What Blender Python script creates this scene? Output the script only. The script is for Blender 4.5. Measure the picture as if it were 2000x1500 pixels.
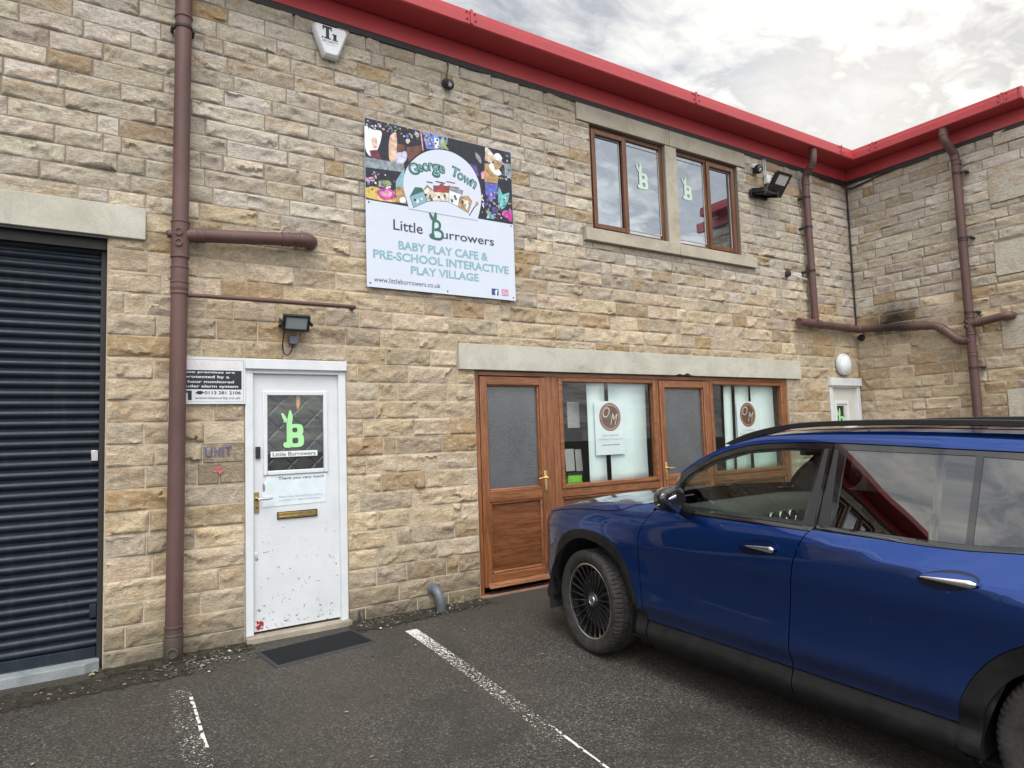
import bpy, bmesh, math, random
import numpy as np
from mathutils import Vector, Matrix

for o in list(bpy.data.objects):
    bpy.data.objects.remove(o)
scene = bpy.context.scene
COL = scene.collection

# ------------------------------------------------------------------ camera, sky, sun, exposure
cam_d = bpy.data.cameras.new('camera')
cam = bpy.data.objects.new('camera', cam_d)
COL.objects.link(cam)
RX = Vector((0.83652687, -0.54692781, -0.03305693))
UX = Vector((-0.01368284, -0.08116396, 0.99660684))
FX = Vector((0.54775503, 0.83323609, 0.07537936))
m = Matrix.Identity(4)
for r in range(3):
    m[r][0], m[r][1], m[r][2] = RX[r], UX[r], -FX[r]
m[0][3], m[1][3], m[2][3] = -1.12713, -5.46807, 1.49086
cam.matrix_world = m
cam_d.sensor_fit = 'HORIZONTAL'
cam_d.sensor_width = 36.0
cam_d.lens = 36.0 * 1313.0 / 2000.0
cam_d.clip_start = 0.05
cam_d.clip_end = 1000.0
scene.camera = cam

scene.view_settings.view_transform = 'Standard'
scene.view_settings.look = 'None'
scene.view_settings.exposure = 0.72
scene.view_settings.gamma = 1.0
scene.view_settings.use_curve_mapping = False
scene.cycles.use_denoising = True
scene.cycles.max_bounces = 8
scene.cycles.transparent_max_bounces = 16

SUN_EL, SUN_AZ = math.radians(58), math.radians(205)     # azimuth clockwise from +y
world = bpy.data.worlds.new('World')
scene.world = world
world.use_nodes = True
wt = world.node_tree
wt.nodes.clear()
def wn(t, **k):
    n = wt.nodes.new(t)
    for a, b in k.items():
        setattr(n, a, b)
    return n
wl = wt.links.new
wout = wn('ShaderNodeOutputWorld')
wbg = wn('ShaderNodeBackground')
wbg.inputs['Strength'].default_value = 0.10
wl(wbg.outputs[0], wout.inputs[0])
sky = wn('ShaderNodeTexSky', sky_type='NISHITA', sun_disc=False, sun_elevation=SUN_EL, sun_rotation=SUN_AZ)
tc = wn('ShaderNodeTexCoord')
sep = wn('ShaderNodeSeparateXYZ')
wl(tc.outputs['Generated'], sep.inputs[0])
def wmath(op, a, b=None, clamp=False):
    n = wn('ShaderNodeMath', operation=op, use_clamp=clamp)
    for i, v in enumerate((a, b)):
        if v is None:
            continue
        if isinstance(v, (int, float)):
            n.inputs[i].default_value = v
        else:
            wl(v, n.inputs[i])
    return n.outputs[0]
zc_ = wmath('ADD', wmath('MAXIMUM', sep.outputs[2], 0.0), 0.16)
cx_ = wmath('DIVIDE', sep.outputs[0], zc_)
cy_ = wmath('DIVIDE', sep.outputs[1], zc_)
comb = wn('ShaderNodeCombineXYZ')
wl(cx_, comb.inputs[0]); wl(cy_, comb.inputs[1])
def wnoise(scale, detail, rough, dist, off):
    mp = wn('ShaderNodeMapping')
    mp.inputs['Location'].default_value = off
    mp.inputs['Rotation'].default_value = (0, 0, 0.5)
    mp.inputs['Scale'].default_value = (1.0, 1.5, 1.0)
    wl(comb.outputs[0], mp.inputs[0])
    n = wn('ShaderNodeTexNoise')
    n.inputs['Scale'].default_value = scale
    n.inputs['Detail'].default_value = detail
    n.inputs['Roughness'].default_value = rough
    n.inputs['Distortion'].default_value = dist
    wl(mp.outputs[0], n.inputs['Vector'])
    return n.outputs[0]
n1 = wnoise(1.9, 10, 0.60, 0.35, (3.1, 1.7, 0))
n2 = wnoise(7.5, 7, 0.62, 0.7, (0.4, 7.2, 0))
mixn = wmath('ADD', wmath('MULTIPLY', n1, 0.66), wmath('MULTIPLY', n2, 0.34))
def wramp(fac, stops):
    n = wn('ShaderNodeValToRGB')
    e = n.color_ramp.elements
    while len(e) < len(stops):
        e.new(0.5)
    for el, (p, c) in zip(e, stops):
        el.position = p; el.color = (*c, 1)
    wl(fac, n.inputs[0])
    return n.outputs[0]
cloud = wramp(mixn, [(0.36, (7.8, 7.35, 6.6)), (0.44, (6.0, 5.85, 5.5)), (0.495, (4.5, 4.5, 4.5)), (0.55, (3.05, 3.12, 3.3)), (0.68, (3.9, 4.0, 4.2))])
# the bright patch of cloud that hides the low sun beyond the roof
def wdot(d):
    n = wn('ShaderNodeVectorMath', operation='DOT_PRODUCT')
    wl(tc.outputs['Generated'], n.inputs[0])
    n.inputs[1].default_value = d
    return n.outputs['Value']
glow = wmath('POWER', wmath('MAXIMUM', wdot((0.787, 0.468, 0.401)), 0.0), 26.0)
gl = wmath('MULTIPLY', glow, 2.6)
gcol = wn('ShaderNodeMix', data_type='RGBA', blend_type='ADD')
gcol.inputs[0].default_value = 1.0
wl(cloud, gcol.inputs[6])
gs = wn('ShaderNodeCombineXYZ')
wl(gl, gs.inputs[0]); wl(wmath('MULTIPLY', gl, 0.92), gs.inputs[1]); wl(wmath('MULTIPLY', gl, 0.74), gs.inputs[2])
wl(gs.outputs[0], gcol.inputs[7])
cover = wramp(wnoise(0.8, 5, 0.5, 0.2, (1.2, 0.3, 0)), [(0.30, (0.72,) * 3), (0.52, (1.0,) * 3)])
fin = wn('ShaderNodeMix', data_type='RGBA', blend_type='MIX')
wl(cover, fin.inputs[0])
wl(sky.outputs[0], fin.inputs[6]); wl(gcol.outputs[2], fin.inputs[7])
# extra brightness added to the sky behind the camera to light the wall
back = wmath('MAXIMUM', wmath('ADD', wmath('MULTIPLY', wdot((-0.36, -0.72, 0.60)), 1.0), 0.12), 0.0)
lift = wmath('ADD', 1.0, wmath('MULTIPLY', back, 1.6))
vs_w = wn('ShaderNodeVectorMath', operation='SCALE')
wl(fin.outputs[2], vs_w.inputs[0]); wl(lift, vs_w.inputs['Scale'])
wl(vs_w.outputs[0], wbg.inputs['Color'])

sun_d = bpy.data.lights.new('sun', 'SUN')
sun_d.energy = 1.5
sun_d.angle = math.radians(32)
sun_d.color = (1.0, 0.965, 0.91)
sun = bpy.data.objects.new('sun', sun_d)
COL.objects.link(sun)
sd = Vector((math.sin(SUN_AZ) * math.cos(SUN_EL), math.cos(SUN_AZ) * math.cos(SUN_EL), math.sin(SUN_EL)))
sun.rotation_euler = sd.to_track_quat('Z', 'Y').to_euler()
sun.location = (0, -8, 12)
# ------------------------------------------------------------------ helpers
RNG = random.Random(7)
SLOPE = 0.04282                                   # the car park falls away from the wall
def gz(y):
    return SLOPE * y

class MB:
    """collects shapes and links them as one mesh object"""
    def __init__(s):
        s.v, s.f, s.m = [], [], []
    def add(s, vs, fs, mat=0):
        o = len(s.v)
        s.v += [tuple(map(float, p)) for p in vs]
        for f in fs:
            s.f.append(tuple(o + i for i in f)); s.m.append(mat)
        return s
    def quad(s, a, b, c, d, mat=0):
        return s.add([a, b, c, d], [(0, 1, 2, 3)], mat)
    def box(s, x0, x1, y0, y1, z0, z1, mat=0):
        v = [(x, y, z) for z in (z0, z1) for y in (y0, y1) for x in (x0, x1)]
        return s.add(v, [(0, 2, 3, 1), (4, 5, 7, 6), (0, 1, 5, 4), (1, 3, 7, 5), (3, 2, 6, 7), (2, 0, 4, 6)], mat)
    def obox(s, c, ax, ay, az, mat=0):
        c, ax, ay, az = map(Vector, (c, ax, ay, az))
        v = [c + ax * i + ay * j + az * k for k in (-1, 1) for j in (-1, 1) for i in (-1, 1)]
        return s.add(v, [(0, 2, 3, 1), (4, 5, 7, 6), (0, 1, 5, 4), (1, 3, 7, 5), (3, 2, 6, 7), (2, 0, 4, 6)], mat)
    def tube(s, path, r, n=16, cap=True, mat=0, sy=1.0, ref=None):
        P = [Vector(p) for p in path]
        k = len(P)
        R = list(r) if hasattr(r, '__len__') else [r] * k
        T = []
        for i in range(k):
            t = (P[min(i + 1, k - 1)] - P[max(i - 1, 0)])
            T.append(t.normalized() if t.length > 1e-9 else (T[-1] if T else Vector((0, 0, 1))))
        up = Vector((0, 0, 1)) if abs(T[0].z) < 0.9 else Vector((1, 0, 0))
        if ref is not None:
            up = Vector(ref)
        a = T[0].cross(up).normalized()
        vs = []
        for i in range(k):
            a = (a - T[i] * a.dot(T[i])).normalized()
            b = T[i].cross(a)
            for j in range(n):
                q = 2 * math.pi * j / n
                vs.append(P[i] + a * (R[i] * math.cos(q)) + b * (R[i] * sy * math.sin(q)))
        fs = [(i * n + j, i * n + (j + 1) % n, (i + 1) * n + (j + 1) % n, (i + 1) * n + j) for i in range(k - 1) for j in range(n)]
        if cap:
            fs += [tuple(range(n - 1, -1, -1)), tuple((k - 1) * n + j for j in range(n))]
        return s.add(vs, fs, mat)
    def lathe(s, prof, org, axis, n=32, mat=0, cap=False):
        org, w = Vector(org), Vector(axis).normalized()
        u = w.orthogonal().normalized(); v = w.cross(u)
        vs = []
        for r, h in prof:
            for j in range(n):
                q = 2 * math.pi * j / n
                vs.append(org + w * h + u * (r * math.cos(q)) + v * (r * math.sin(q)))
        k = len(prof)
        fs = [(i * n + j, i * n + (j + 1) % n, (i + 1) * n + (j + 1) % n, (i + 1) * n + j) for i in range(k - 1) for j in range(n)]
        if cap:
            fs += [tuple(range(n - 1, -1, -1)), tuple((k - 1) * n + j for j in range(n))]
        return s.add(vs, fs, mat)
    def prism(s, poly, org, u, v, w, d0, d1, mat=0):
        """2-D outline (counter-clockwise seen against w) swept from d0 to d1 along w"""
        org, u, v, w = map(Vector, (org, u, v, w))
        n = len(poly)
        vs = [org + u * a + v * b + w * d for d in (d0, d1) for a, b in poly]
        fs = [tuple(range(n - 1, -1, -1)), tuple(range(n, 2 * n))]
        fs += [(i, (i + 1) % n, n + (i + 1) % n, n + i) for i in range(n)]
        return s.add(vs, fs, mat)
    def flat(s, poly, org, u, v, mat=0):
        org, u, v = map(Vector, (org, u, v))
        return s.add([org + u * a + v * b for a, b in poly], [tuple(range(len(poly)))], mat)
    def pieces(s, near=0.02):
        """the separate solids in this collector, each in a collector of its own (solids closer than near stay together)"""
        up = list(range(len(s.v)))
        def find(i):
            while up[i] != i:
                up[i] = up[up[i]]; i = up[i]
            return i
        for f in s.f:
            for i in f[1:]:
                up[find(i)] = find(f[0])
        boxes = {}
        for i, p in enumerate(s.v):
            b = boxes.setdefault(find(i), [list(p), list(p)])
            for k in range(3):
                b[0][k] = min(b[0][k], p[k]); b[1][k] = max(b[1][k], p[k])
        keys = list(boxes)
        for i, a in enumerate(keys):
            for b in keys[i + 1:]:
                if all(boxes[a][0][k] - near < boxes[b][1][k] and boxes[b][0][k] - near < boxes[a][1][k] for k in range(3)):
                    up[find(a)] = find(b)
        out = {}
        for f, mt in zip(s.f, s.m):
            q, mp = out.setdefault(find(f[0]), (MB(), {}))
            g = []
            for i in f:
                if i not in mp:
                    mp[i] = len(q.v); q.v.append(s.v[i])
                g.append(mp[i])
            q.f.append(tuple(g)); q.m.append(mt)
        return [q for q, _ in out.values()]
    def build(s, name, mats, parent=None, bevel=0.0, smooth=True, angle=35):
        me = bpy.data.meshes.new(name)
        me.from_pydata(s.v, [], s.f)
        for mt in (mats if isinstance(mats, (list, tuple)) else [mats]):
            me.materials.append(mt)
        if len(me.materials) > 1:
            me.polygons.foreach_set('material_index', s.m)
        bm = bmesh.new(); bm.from_mesh(me)
        bmesh.ops.recalc_face_normals(bm, faces=bm.faces)
        bm.to_mesh(me); bm.free()
        if smooth:
            me.polygons.foreach_set('use_smooth', [True] * len(me.polygons))
            me.set_sharp_from_angle(angle=math.radians(angle))
        o = bpy.data.objects.new(name, me)
        COL.objects.link(o)
        if parent is not None:
            o.parent = parent
        if bevel:
            b = o.modifiers.new('edge', 'BEVEL')
            b.width = bevel; b.segments = 2; b.limit_method = 'ANGLE'; b.angle_limit = math.radians(40)
            b.harden_normals = False
        return o

def empty(name, label, cat, loc=(0, 0, 0), group=None):
    o = bpy.data.objects.new(name, None)
    COL.objects.link(o)
    o.empty_display_size = 0.2
    o.location = loc
    o['label'] = label; o['category'] = cat
    if group:
        o['group'] = group
    return o
def at(o, parent_loc):
    """children are modelled in world space: undo the parent's offset"""
    o.matrix_parent_inverse = Matrix.Translation(-Vector(parent_loc))
    return o
def tag(o, label, cat, group=None):
    o['label'] = label; o['category'] = cat
    if group:
        o['group'] = group
    return o
def struct(o):
    o['kind'] = 'structure'
    return o
def seat(root):
    """keep the world-space modelling of everything under a thing whose Empty is not at the origin"""
    for c in root.children:
        c.matrix_parent_inverse = Matrix.Translation(-root.location)
    return root

def catmull(P, n=8, closed=False):
    P = [Vector(p) for p in P]
    k = len(P); out = []
    rng = range(k) if closed else range(k - 1)
    for i in rng:
        if closed:
            a, b, c, d = P[(i - 1) % k], P[i], P[(i + 1) % k], P[(i + 2) % k]
        else:
            a, b, c, d = P[max(i - 1, 0)], P[i], P[i + 1], P[min(i + 2, k - 1)]
        for j in range(n):
            t = j / n
            out.append(0.5 * ((2 * b) + (c - a) * t + (2 * a - 5 * b + 4 * c - d) * t * t + (3 * b - a - 3 * c + d) * t ** 3))
    if not closed:
        out.append(P[-1])
    return out
def cat2(P, n=6, closed=True):
    return [(p.x, p.y) for p in catmull([(a, b, 0) for a, b in P], n, closed)]
def ell(cx, cz, rx, rz, n=40, a0=0.0, a1=2 * math.pi, rot=0.0):
    out = []
    for i in range(n):
        q = a0 + (a1 - a0) * i / n
        x, y = rx * math.cos(q), rz * math.sin(q)
        out.append((cx + x * math.cos(rot) - y * math.sin(rot), cz + x * math.sin(rot) + y * math.cos(rot)))
    return out

_txt = {}
def text_mesh(body, bold=0.0, shear=0.0):
    key = (body, bold, shear)
    if key in _txt:
        return _txt[key]
    cu = bpy.data.curves.new('lettering', 'FONT')
    cu.body = body; cu.size = 1.0; cu.offset = bold; cu.shear = shear
    cu.resolution_u = 3
    ob = bpy.data.objects.new('lettering', cu)
    COL.objects.link(ob)
    dg = bpy.context.evaluated_depsgraph_get()
    me = bpy.data.meshes.new_from_object(ob.evaluated_get(dg))
    v = [(q.co.x, q.co.y) for q in me.vertices]
    f = [tuple(p.vertices) for p in me.polygons]
    bpy.data.objects.remove(ob); bpy.data.curves.remove(cu); bpy.data.meshes.remove(me)
    _txt[key] = (v, f)
    return v, f
def text(mb, body, x0, x1, z0, z1, put, mat=0, bold=0.0, shear=0.0, rot=0.0):
    """lettering stretched to fill the box x0..x1, z0..z1 on a flat face; put(u, v) gives the 3-D point"""
    v, f = text_mesh(body, bold, shear)
    a = np.array(v); lo, hi = a.min(0), a.max(0)
    a = (a - lo) / np.maximum(hi - lo, 1e-6) * (x1 - x0, z1 - z0) + (x0, z0)
    if rot:
        c = np.array(((x0 + x1) / 2, (z0 + z1) / 2)); d = a - c
        a = c + np.stack([d[:, 0] * math.cos(rot) - d[:, 1] * math.sin(rot), d[:, 0] * math.sin(rot) + d[:, 1] * math.cos(rot)], 1)
    mb.add([put(p, q) for p, q in a], f, mat)
def face_y(y):
    return lambda u, v: (u, y, v)

# numpy noise used for the shapes of the stones
def _h(ix, iy, seed):
    n = (ix.astype(np.int64) * 374761393 + iy.astype(np.int64) * 668265263 + seed * 1442695041) & 0x7fffffff
    n = ((n ^ (n >> 13)) * 1274126177) & 0x7fffffff
    return ((n ^ (n >> 16)) & 0xffff) / 65535.0
def vnoise(x, y, seed=0):
    ix, iy = np.floor(x), np.floor(y)
    fx, fy = x - ix, y - iy
    fx = fx * fx * (3 - 2 * fx); fy = fy * fy * (3 - 2 * fy)
    a, b = _h(ix, iy, seed), _h(ix + 1, iy, seed)
    c, d = _h(ix, iy + 1, seed), _h(ix + 1, iy + 1, seed)
    return (a * (1 - fx) + b * fx) * (1 - fy) + (c * (1 - fx) + d * fx) * fy
def fbm(x, y, seed=0, o=3):
    s, a, t = 0, 1.0, 0
    for i in range(o):
        s = s + a * vnoise(x * 2 ** i, y * 2 ** i, seed + i * 17); t += a; a *= 0.55
    return s / t
# ------------------------------------------------------------------ materials
class NT:
    def __init__(s, name):
        s.mat = bpy.data.materials.new(name); s.mat.use_nodes = True
        s.t = s.mat.node_tree; s.t.nodes.clear()
        s.out = s.n('ShaderNodeOutputMaterial')
        s._pos = None
    def n(s, t, **k):
        x = s.t.nodes.new(t)
        for a, b in k.items():
            setattr(x, a, b)
        return x
    def l(s, a, b):
        s.t.links.new(a, b)
    def setv(s, sock, v):
        if isinstance(v, bpy.types.NodeSocket):
            s.l(v, sock)
        elif v is not None:
            if isinstance(v, (tuple, list)) and len(v) == 3 and sock.type == 'RGBA':
                v = (*v, 1)
            sock.default_value = v
    def pos(s):
        if s._pos is None:
            s._pos = s.n('ShaderNodeTexCoord').outputs['Object']
        return s._pos
    def map(s, scale=(1, 1, 1), rot=(0, 0, 0), vec=None, loc=(0, 0, 0)):
        mp = s.n('ShaderNodeMapping')
        s.l(vec or s.pos(), mp.inputs[0])
        mp.inputs['Scale'].default_value = scale; mp.inputs['Rotation'].default_value = rot; mp.inputs['Location'].default_value = loc
        return mp.outputs[0]
    def noise(s, scale, detail=4, rough=0.55, dist=0.0, vec=None, col=False):
        x = s.n('ShaderNodeTexNoise')
        x.inputs['Scale'].default_value = scale; x.inputs['Detail'].default_value = detail
        x.inputs['Roughness'].default_value = rough; x.inputs['Distortion'].default_value = dist
        s.l(vec or s.pos(), x.inputs['Vector'])
        return x.outputs[1 if col else 0]
    def voro(s, scale, vec=None, feature='F1', out='Distance', rnd=1.0):
        x = s.n('ShaderNodeTexVoronoi', feature=feature)
        x.inputs['Scale'].default_value = scale; x.inputs['Randomness'].default_value = rnd
        s.l(vec or s.pos(), x.inputs['Vector'])
        return x.outputs[out]
    def ramp(s, fac, stops, interp='LINEAR'):
        x = s.n('ShaderNodeValToRGB'); e = x.color_ramp.elements
        x.color_ramp.interpolation = interp
        while len(e) < len(stops):
            e.new(0.5)
        for el, (p, c) in zip(e, stops):
            el.position = p
            el.color = (c, c, c, 1) if isinstance(c, (int, float)) else (*c, 1)
        s.l(fac, x.inputs[0])
        return x.outputs[0]
    def mix(s, fac, a, b, blend='MIX'):
        x = s.n('ShaderNodeMix', data_type='RGBA', blend_type=blend)
        s.setv(x.inputs[0], fac); s.setv(x.inputs[6], a); s.setv(x.inputs[7], b)
        return x.outputs[2]
    def math(s, op, a, b=None, clamp=False):
        x = s.n('ShaderNodeMath', operation=op, use_clamp=clamp)
        s.setv(x.inputs[0], a)
        if b is not None:
            s.setv(x.inputs[1], b)
        return x.outputs[0]
    def sep(s, vec=None):
        x = s.n('ShaderNodeSeparateXYZ'); s.l(vec or s.pos(), x.inputs[0])
        return x.outputs
    def bump(s, h, strength=0.3, dist=0.01, normal=None):
        x = s.n('ShaderNodeBump')
        x.inputs['Strength'].default_value = strength; x.inputs['Distance'].default_value = dist
        s.l(h, x.inputs['Height'])
        if normal is not None:
            s.l(normal, x.inputs['Normal'])
        return x.outputs[0]
    def bsdf(s, color, rough=0.6, metal=0.0, normal=None, spec=0.5, coat=0.0, coat_rough=0.03, trans=0.0, ior=1.5):
        p = s.n('ShaderNodeBsdfPrincipled')
        s.setv(p.inputs['Base Color'], color); s.setv(p.inputs['Roughness'], rough); s.setv(p.inputs['Metallic'], metal)
        p.inputs['Specular IOR Level'].default_value = spec; p.inputs['IOR'].default_value = ior
        p.inputs['Coat Weight'].default_value = coat; p.inputs['Coat Roughness'].default_value = coat_rough
        p.inputs['Transmission Weight'].default_value = trans
        if normal is not None:
            s.l(normal, p.inputs['Normal'])
        return p.outputs[0]
    def schlick(s, f0):
        """reflectance of a thin pane, the same from both sides"""
        lw = s.n('ShaderNodeLayerWeight'); lw.inputs[0].default_value = 0.5
        f5 = s.math('POWER', lw.outputs['Facing'], 5.0)
        return s.math('ADD', s.math('MULTIPLY', f5, 1.0 - f0), f0, clamp=True)
    def done(s, shader):
        s.l(shader, s.out.inputs[0])
        return s.mat

def simple(name, color, rough=0.5, metal=0.0, var=0.12, scale=6.0, bump=0.0, bscale=60.0, spec=0.5, coat=0.0, rvar=0.1):
    t = NT(name)
    nz = t.noise(scale, 5, 0.6)
    c = t.mix(t.ramp(nz, [(0.3, 0.0), (0.7, 1.0)]), tuple(x * (1 - var) for x in color), tuple(min(1, x * (1 + var)) for x in color))
    r = t.math('ADD', t.math('MULTIPLY', t.math('SUBTRACT', t.noise(scale * 2.3, 3), 0.5), rvar * 2), rough, clamp=True)
    nrm = t.bump(t.noise(bscale, 4, 0.6), bump, 0.004) if bump else None
    return t.done(t.bsdf(c, r, metal, nrm, spec, coat))

def glass(name, tint, f0=0.05, rough=0.0, gtint=(1, 1, 1)):
    t = NT(name)
    tr = t.n('ShaderNodeBsdfTransparent'); t.setv(tr.inputs[0], tint)
    gl = t.n('ShaderNodeBsdfGlossy'); gl.inputs['Roughness'].default_value = rough; t.setv(gl.inputs[0], gtint)
    mx = t.n('ShaderNodeMixShader'); t.l(t.schlick(f0), mx.inputs[0]); t.l(tr.outputs[0], mx.inputs[1]); t.l(gl.outputs[0], mx.inputs[2])
    return t.done(mx.outputs[0])

M = {}
def stone_mat(name, smooth=False):
    t = NT(name)
    at_ = t.n('ShaderNodeAttribute'); at_.attribute_name = 'tone'
    base = at_.outputs['Color']
    # grain, bedding and iron veins of the sandstone
    off = t.n('ShaderNodeCombineXYZ'); al = at_.outputs['Alpha']
    t.l(t.math('MULTIPLY', al, 37.0), off.inputs[0]); t.l(t.math('MULTIPLY', al, 91.0), off.inputs[1]); t.l(t.math('MULTIPLY', al, 53.0), off.inputs[2])
    va = t.n('ShaderNodeVectorMath', operation='ADD'); t.l(t.pos(), va.inputs[0]); t.l(off.outputs[0], va.inputs[1])
    own = va.outputs[0]                                    # every stone has its own piece of the pattern
    bed = t.noise(4.0, 6, 0.62, 1.2, t.map((1.0, 1.0, 4.5), (0.05, 0.35, 0.0), own))
    vein = t.ramp(bed, [(0.40, 1.0), (0.455, 0.35), (0.47, 0.0), (0.52, 0.0), (0.56, 0.5), (0.66, 0.0)])
    c = t.mix(t.math('MULTIPLY', vein, t.math('MULTIPLY', t.ramp(al, [(0.3, 0.15), (0.9, 1.0)]), 0.55)), base, (0.33, 0.20, 0.095))
    warmth = t.noise(3.2, 4, 0.6, 0.8, own)
    c = t.mix(t.ramp(warmth, [(0.50, 0.0), (0.68, 0.5)]), c, (0.40, 0.275, 0.145))
    blot = t.noise(9.0, 5, 0.6, 0.4, own)
    c = t.mix(t.ramp(blot, [(0.33, 0.30), (0.44, 0.0)]), c, (0.25, 0.225, 0.18))
    c = t.mix(t.ramp(t.noise(13.0, 5, 0.62, 0.7, own), [(0.52, 0.0), (0.70, 0.6)]), c, (0.58, 0.52, 0.43))
    fine = t.ramp(t.noise(120.0, 4, 0.7), [(0.25, 0.74), (0.5, 1.03), (0.75, 1.28)])
    c = t.mix(1.0, c, fine, 'MULTIPLY')
    z = t.sep()[2]
    # rising damp and splash dirt along the foot of the wall, grime streaks higher up
    foot = t.ramp(t.math('ADD', z, t.math('MULTIPLY', t.noise(5.0, 4), 0.25)), [(0.14, 0.72), (0.62, 0.0)])
    c = t.mix(foot, c, (0.115, 0.105, 0.075))
    streak = t.ramp(t.noise(2.2, 6, 0.65, 0.0, t.map((3.0, 3.0, 0.35))), [(0.55, 0.0), (0.76, 0.28)])
    c = t.mix(streak, c, (0.20, 0.18, 0.145))
    h1 = t.noise(34.0, 6, 0.70, 0.5, t.map((1, 1, 1.8), (0, 0, 0), own))
    rid = t.math('ABSOLUTE', t.math('SUBTRACT', t.noise(15.0, 5, 0.65, 0.6, t.map((1, 1, 2.4), (0, 0.3, 0), own)), 0.5))
    nb = t.bump(t.math('MINIMUM', t.math('MULTIPLY', rid, 5.0), 1.0), 0.45, 0.012)
    nb = t.bump(h1, 0.70, 0.013, nb)
    nb = t.bump(t.noise(170.0, 3, 0.6), 0.45, 0.004, nb)
    crease_shade = t.ramp(rid, [(0.0, 0.50), (0.030, 0.0)])  # shade painted into the colour along the creases of the bump
    c = t.mix(crease_shade, c, (0.15, 0.12, 0.085))
    return t, c, nb
t, c, nb = stone_mat('rock_faced_sandstone')
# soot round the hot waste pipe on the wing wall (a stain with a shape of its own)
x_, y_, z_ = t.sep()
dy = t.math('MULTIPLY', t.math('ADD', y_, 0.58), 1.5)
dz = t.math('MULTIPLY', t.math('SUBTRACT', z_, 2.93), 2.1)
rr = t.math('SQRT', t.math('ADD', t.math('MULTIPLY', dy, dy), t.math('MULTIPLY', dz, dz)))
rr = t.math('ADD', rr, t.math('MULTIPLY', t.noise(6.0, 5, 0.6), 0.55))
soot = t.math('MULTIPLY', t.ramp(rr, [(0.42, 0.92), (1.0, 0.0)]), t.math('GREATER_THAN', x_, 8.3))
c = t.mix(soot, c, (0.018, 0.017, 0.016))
M['stone'] = t.done(t.bsdf(c, 0.92, 0, nb, 0.25))
t = NT('lime_mortar')
z = t.sep()[2]
c = t.mix(t.ramp(t.math('ADD', z, t.math('MULTIPLY', t.noise(1.5, 3), 1.2)), [(0.55, 0.0), (0.8, 1.0)]), (0.36, 0.30, 0.22), (0.21, 0.185, 0.15))
zz = t.math('MULTIPLY', z, 0.2)
c = t.mix(t.ramp(t.math('ADD', zz, t.math('MULTIPLY', t.noise(1.2, 3), 0.2)), [(0.62, 0.0), (0.80, 1.0)]), (0.50, 0.43, 0.325), (0.235, 0.21, 0.175))
c = t.mix(t.ramp(t.noise(14, 4), [(0.36, 0.5), (0.5, 0.0)]), c, (0.20, 0.175, 0.14))
M['mortar'] = t.done(t.bsdf(c, 0.95, 0, t.bump(t.noise(120, 4, 0.7), 0.5, 0.004), 0.2))
def dressed(name, a, b, stain=(0.20, 0.195, 0.165)):
    t = NT(name)
    c = t.mix(t.ramp(t.noise(3.0, 6, 0.65, 0.6), [(0.35, 0.0), (0.65, 1.0)]), a, b)
    c = t.mix(t.ramp(t.noise(2.0, 6, 0.7, 0.3, t.map((1, 1, 2.5))), [(0.56, 0.0), (0.72, 0.55)]), c, stain)
    c = t.mix(t.ramp(t.noise(2.6, 6, 0.7, 0.2, t.map((4.5, 4.5, 0.6))), [(0.55, 0.0), (0.75, 0.35)]), c, stain)
    c = t.mix(1.0, c, t.ramp(t.noise(150, 3, 0.7), [(0.3, 0.82), (0.7, 1.12)]), 'MULTIPLY')
    return t.done(t.bsdf(c, 0.9, 0, t.bump(t.noise(70, 5, 0.7), 0.35, 0.004), 0.25))
M['dressed'] = dressed('dressed_stone', (0.42, 0.405, 0.34), (0.53, 0.515, 0.445))
M['dressed_tan'] = dressed('dressed_stone_tan', (0.36, 0.325, 0.255), (0.46, 0.42, 0.34))
t = NT('red_painted_steel')
c = t.mix(t.ramp(t.noise(1.5, 6, 0.65, 0.0, t.map((1.2, 1.2, 4.0))), [(0.35, 0.0), (0.7, 1.0)]), (0.46, 0.052, 0.060), (0.39, 0.042, 0.050))
c = t.mix(t.ramp(t.noise(22, 5, 0.7), [(0.62, 0.0), (0.75, 0.35)]), c, (0.55, 0.20, 0.18))
c = t.mix(t.ramp(t.noise(3.0, 6, 0.7, 0.0, t.map((4.0, 4.0, 0.5))), [(0.54, 0.0), (0.74, 0.40)]), c, (0.20, 0.075, 0.07))
M['red'] = t.done(t.bsdf(c, 0.42, 0, t.bump(t.noise(2.5, 2), 0.05, 0.02), 0.5))
t = NT('brown_pipe_paint')
c = t.mix(t.ramp(t.noise(2.5, 6, 0.65, 0.2, t.map((1, 1, 0.5))), [(0.35, 0.0), (0.68, 1.0)]), (0.088, 0.046, 0.042), (0.130, 0.072, 0.065))
c = t.mix(t.ramp(t.noise(11, 5, 0.7, 0, t.map((1, 1, 0.3))), [(0.60, 0.0), (0.75, 0.4)]), c, (0.20, 0.13, 0.115))
zf = t.math('ADD', t.sep()[2], t.math('MULTIPLY', t.noise(12, 4), 0.2))
c = t.mix(t.ramp(zf, [(0.20, 0.85), (0.42, 0.0)]), c, (0.060, 0.053, 0.045))
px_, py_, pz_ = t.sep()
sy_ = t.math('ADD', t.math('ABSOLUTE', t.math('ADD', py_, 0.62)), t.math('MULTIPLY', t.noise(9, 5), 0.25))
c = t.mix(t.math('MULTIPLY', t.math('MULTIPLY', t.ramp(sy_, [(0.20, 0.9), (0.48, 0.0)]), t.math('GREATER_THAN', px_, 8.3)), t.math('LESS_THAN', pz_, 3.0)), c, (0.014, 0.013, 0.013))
M['pipe'] = t.done(t.bsdf(c, t.ramp(t.noise(5, 4), [(0.3, 0.42), (0.7, 0.62)]), 0, t.bump(t.noise(30, 4), 0.06, 0.004), 0.4))
M['black'] = simple('black_plastic', (0.012, 0.012, 0.013), 0.45, bump=0.1)
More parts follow.
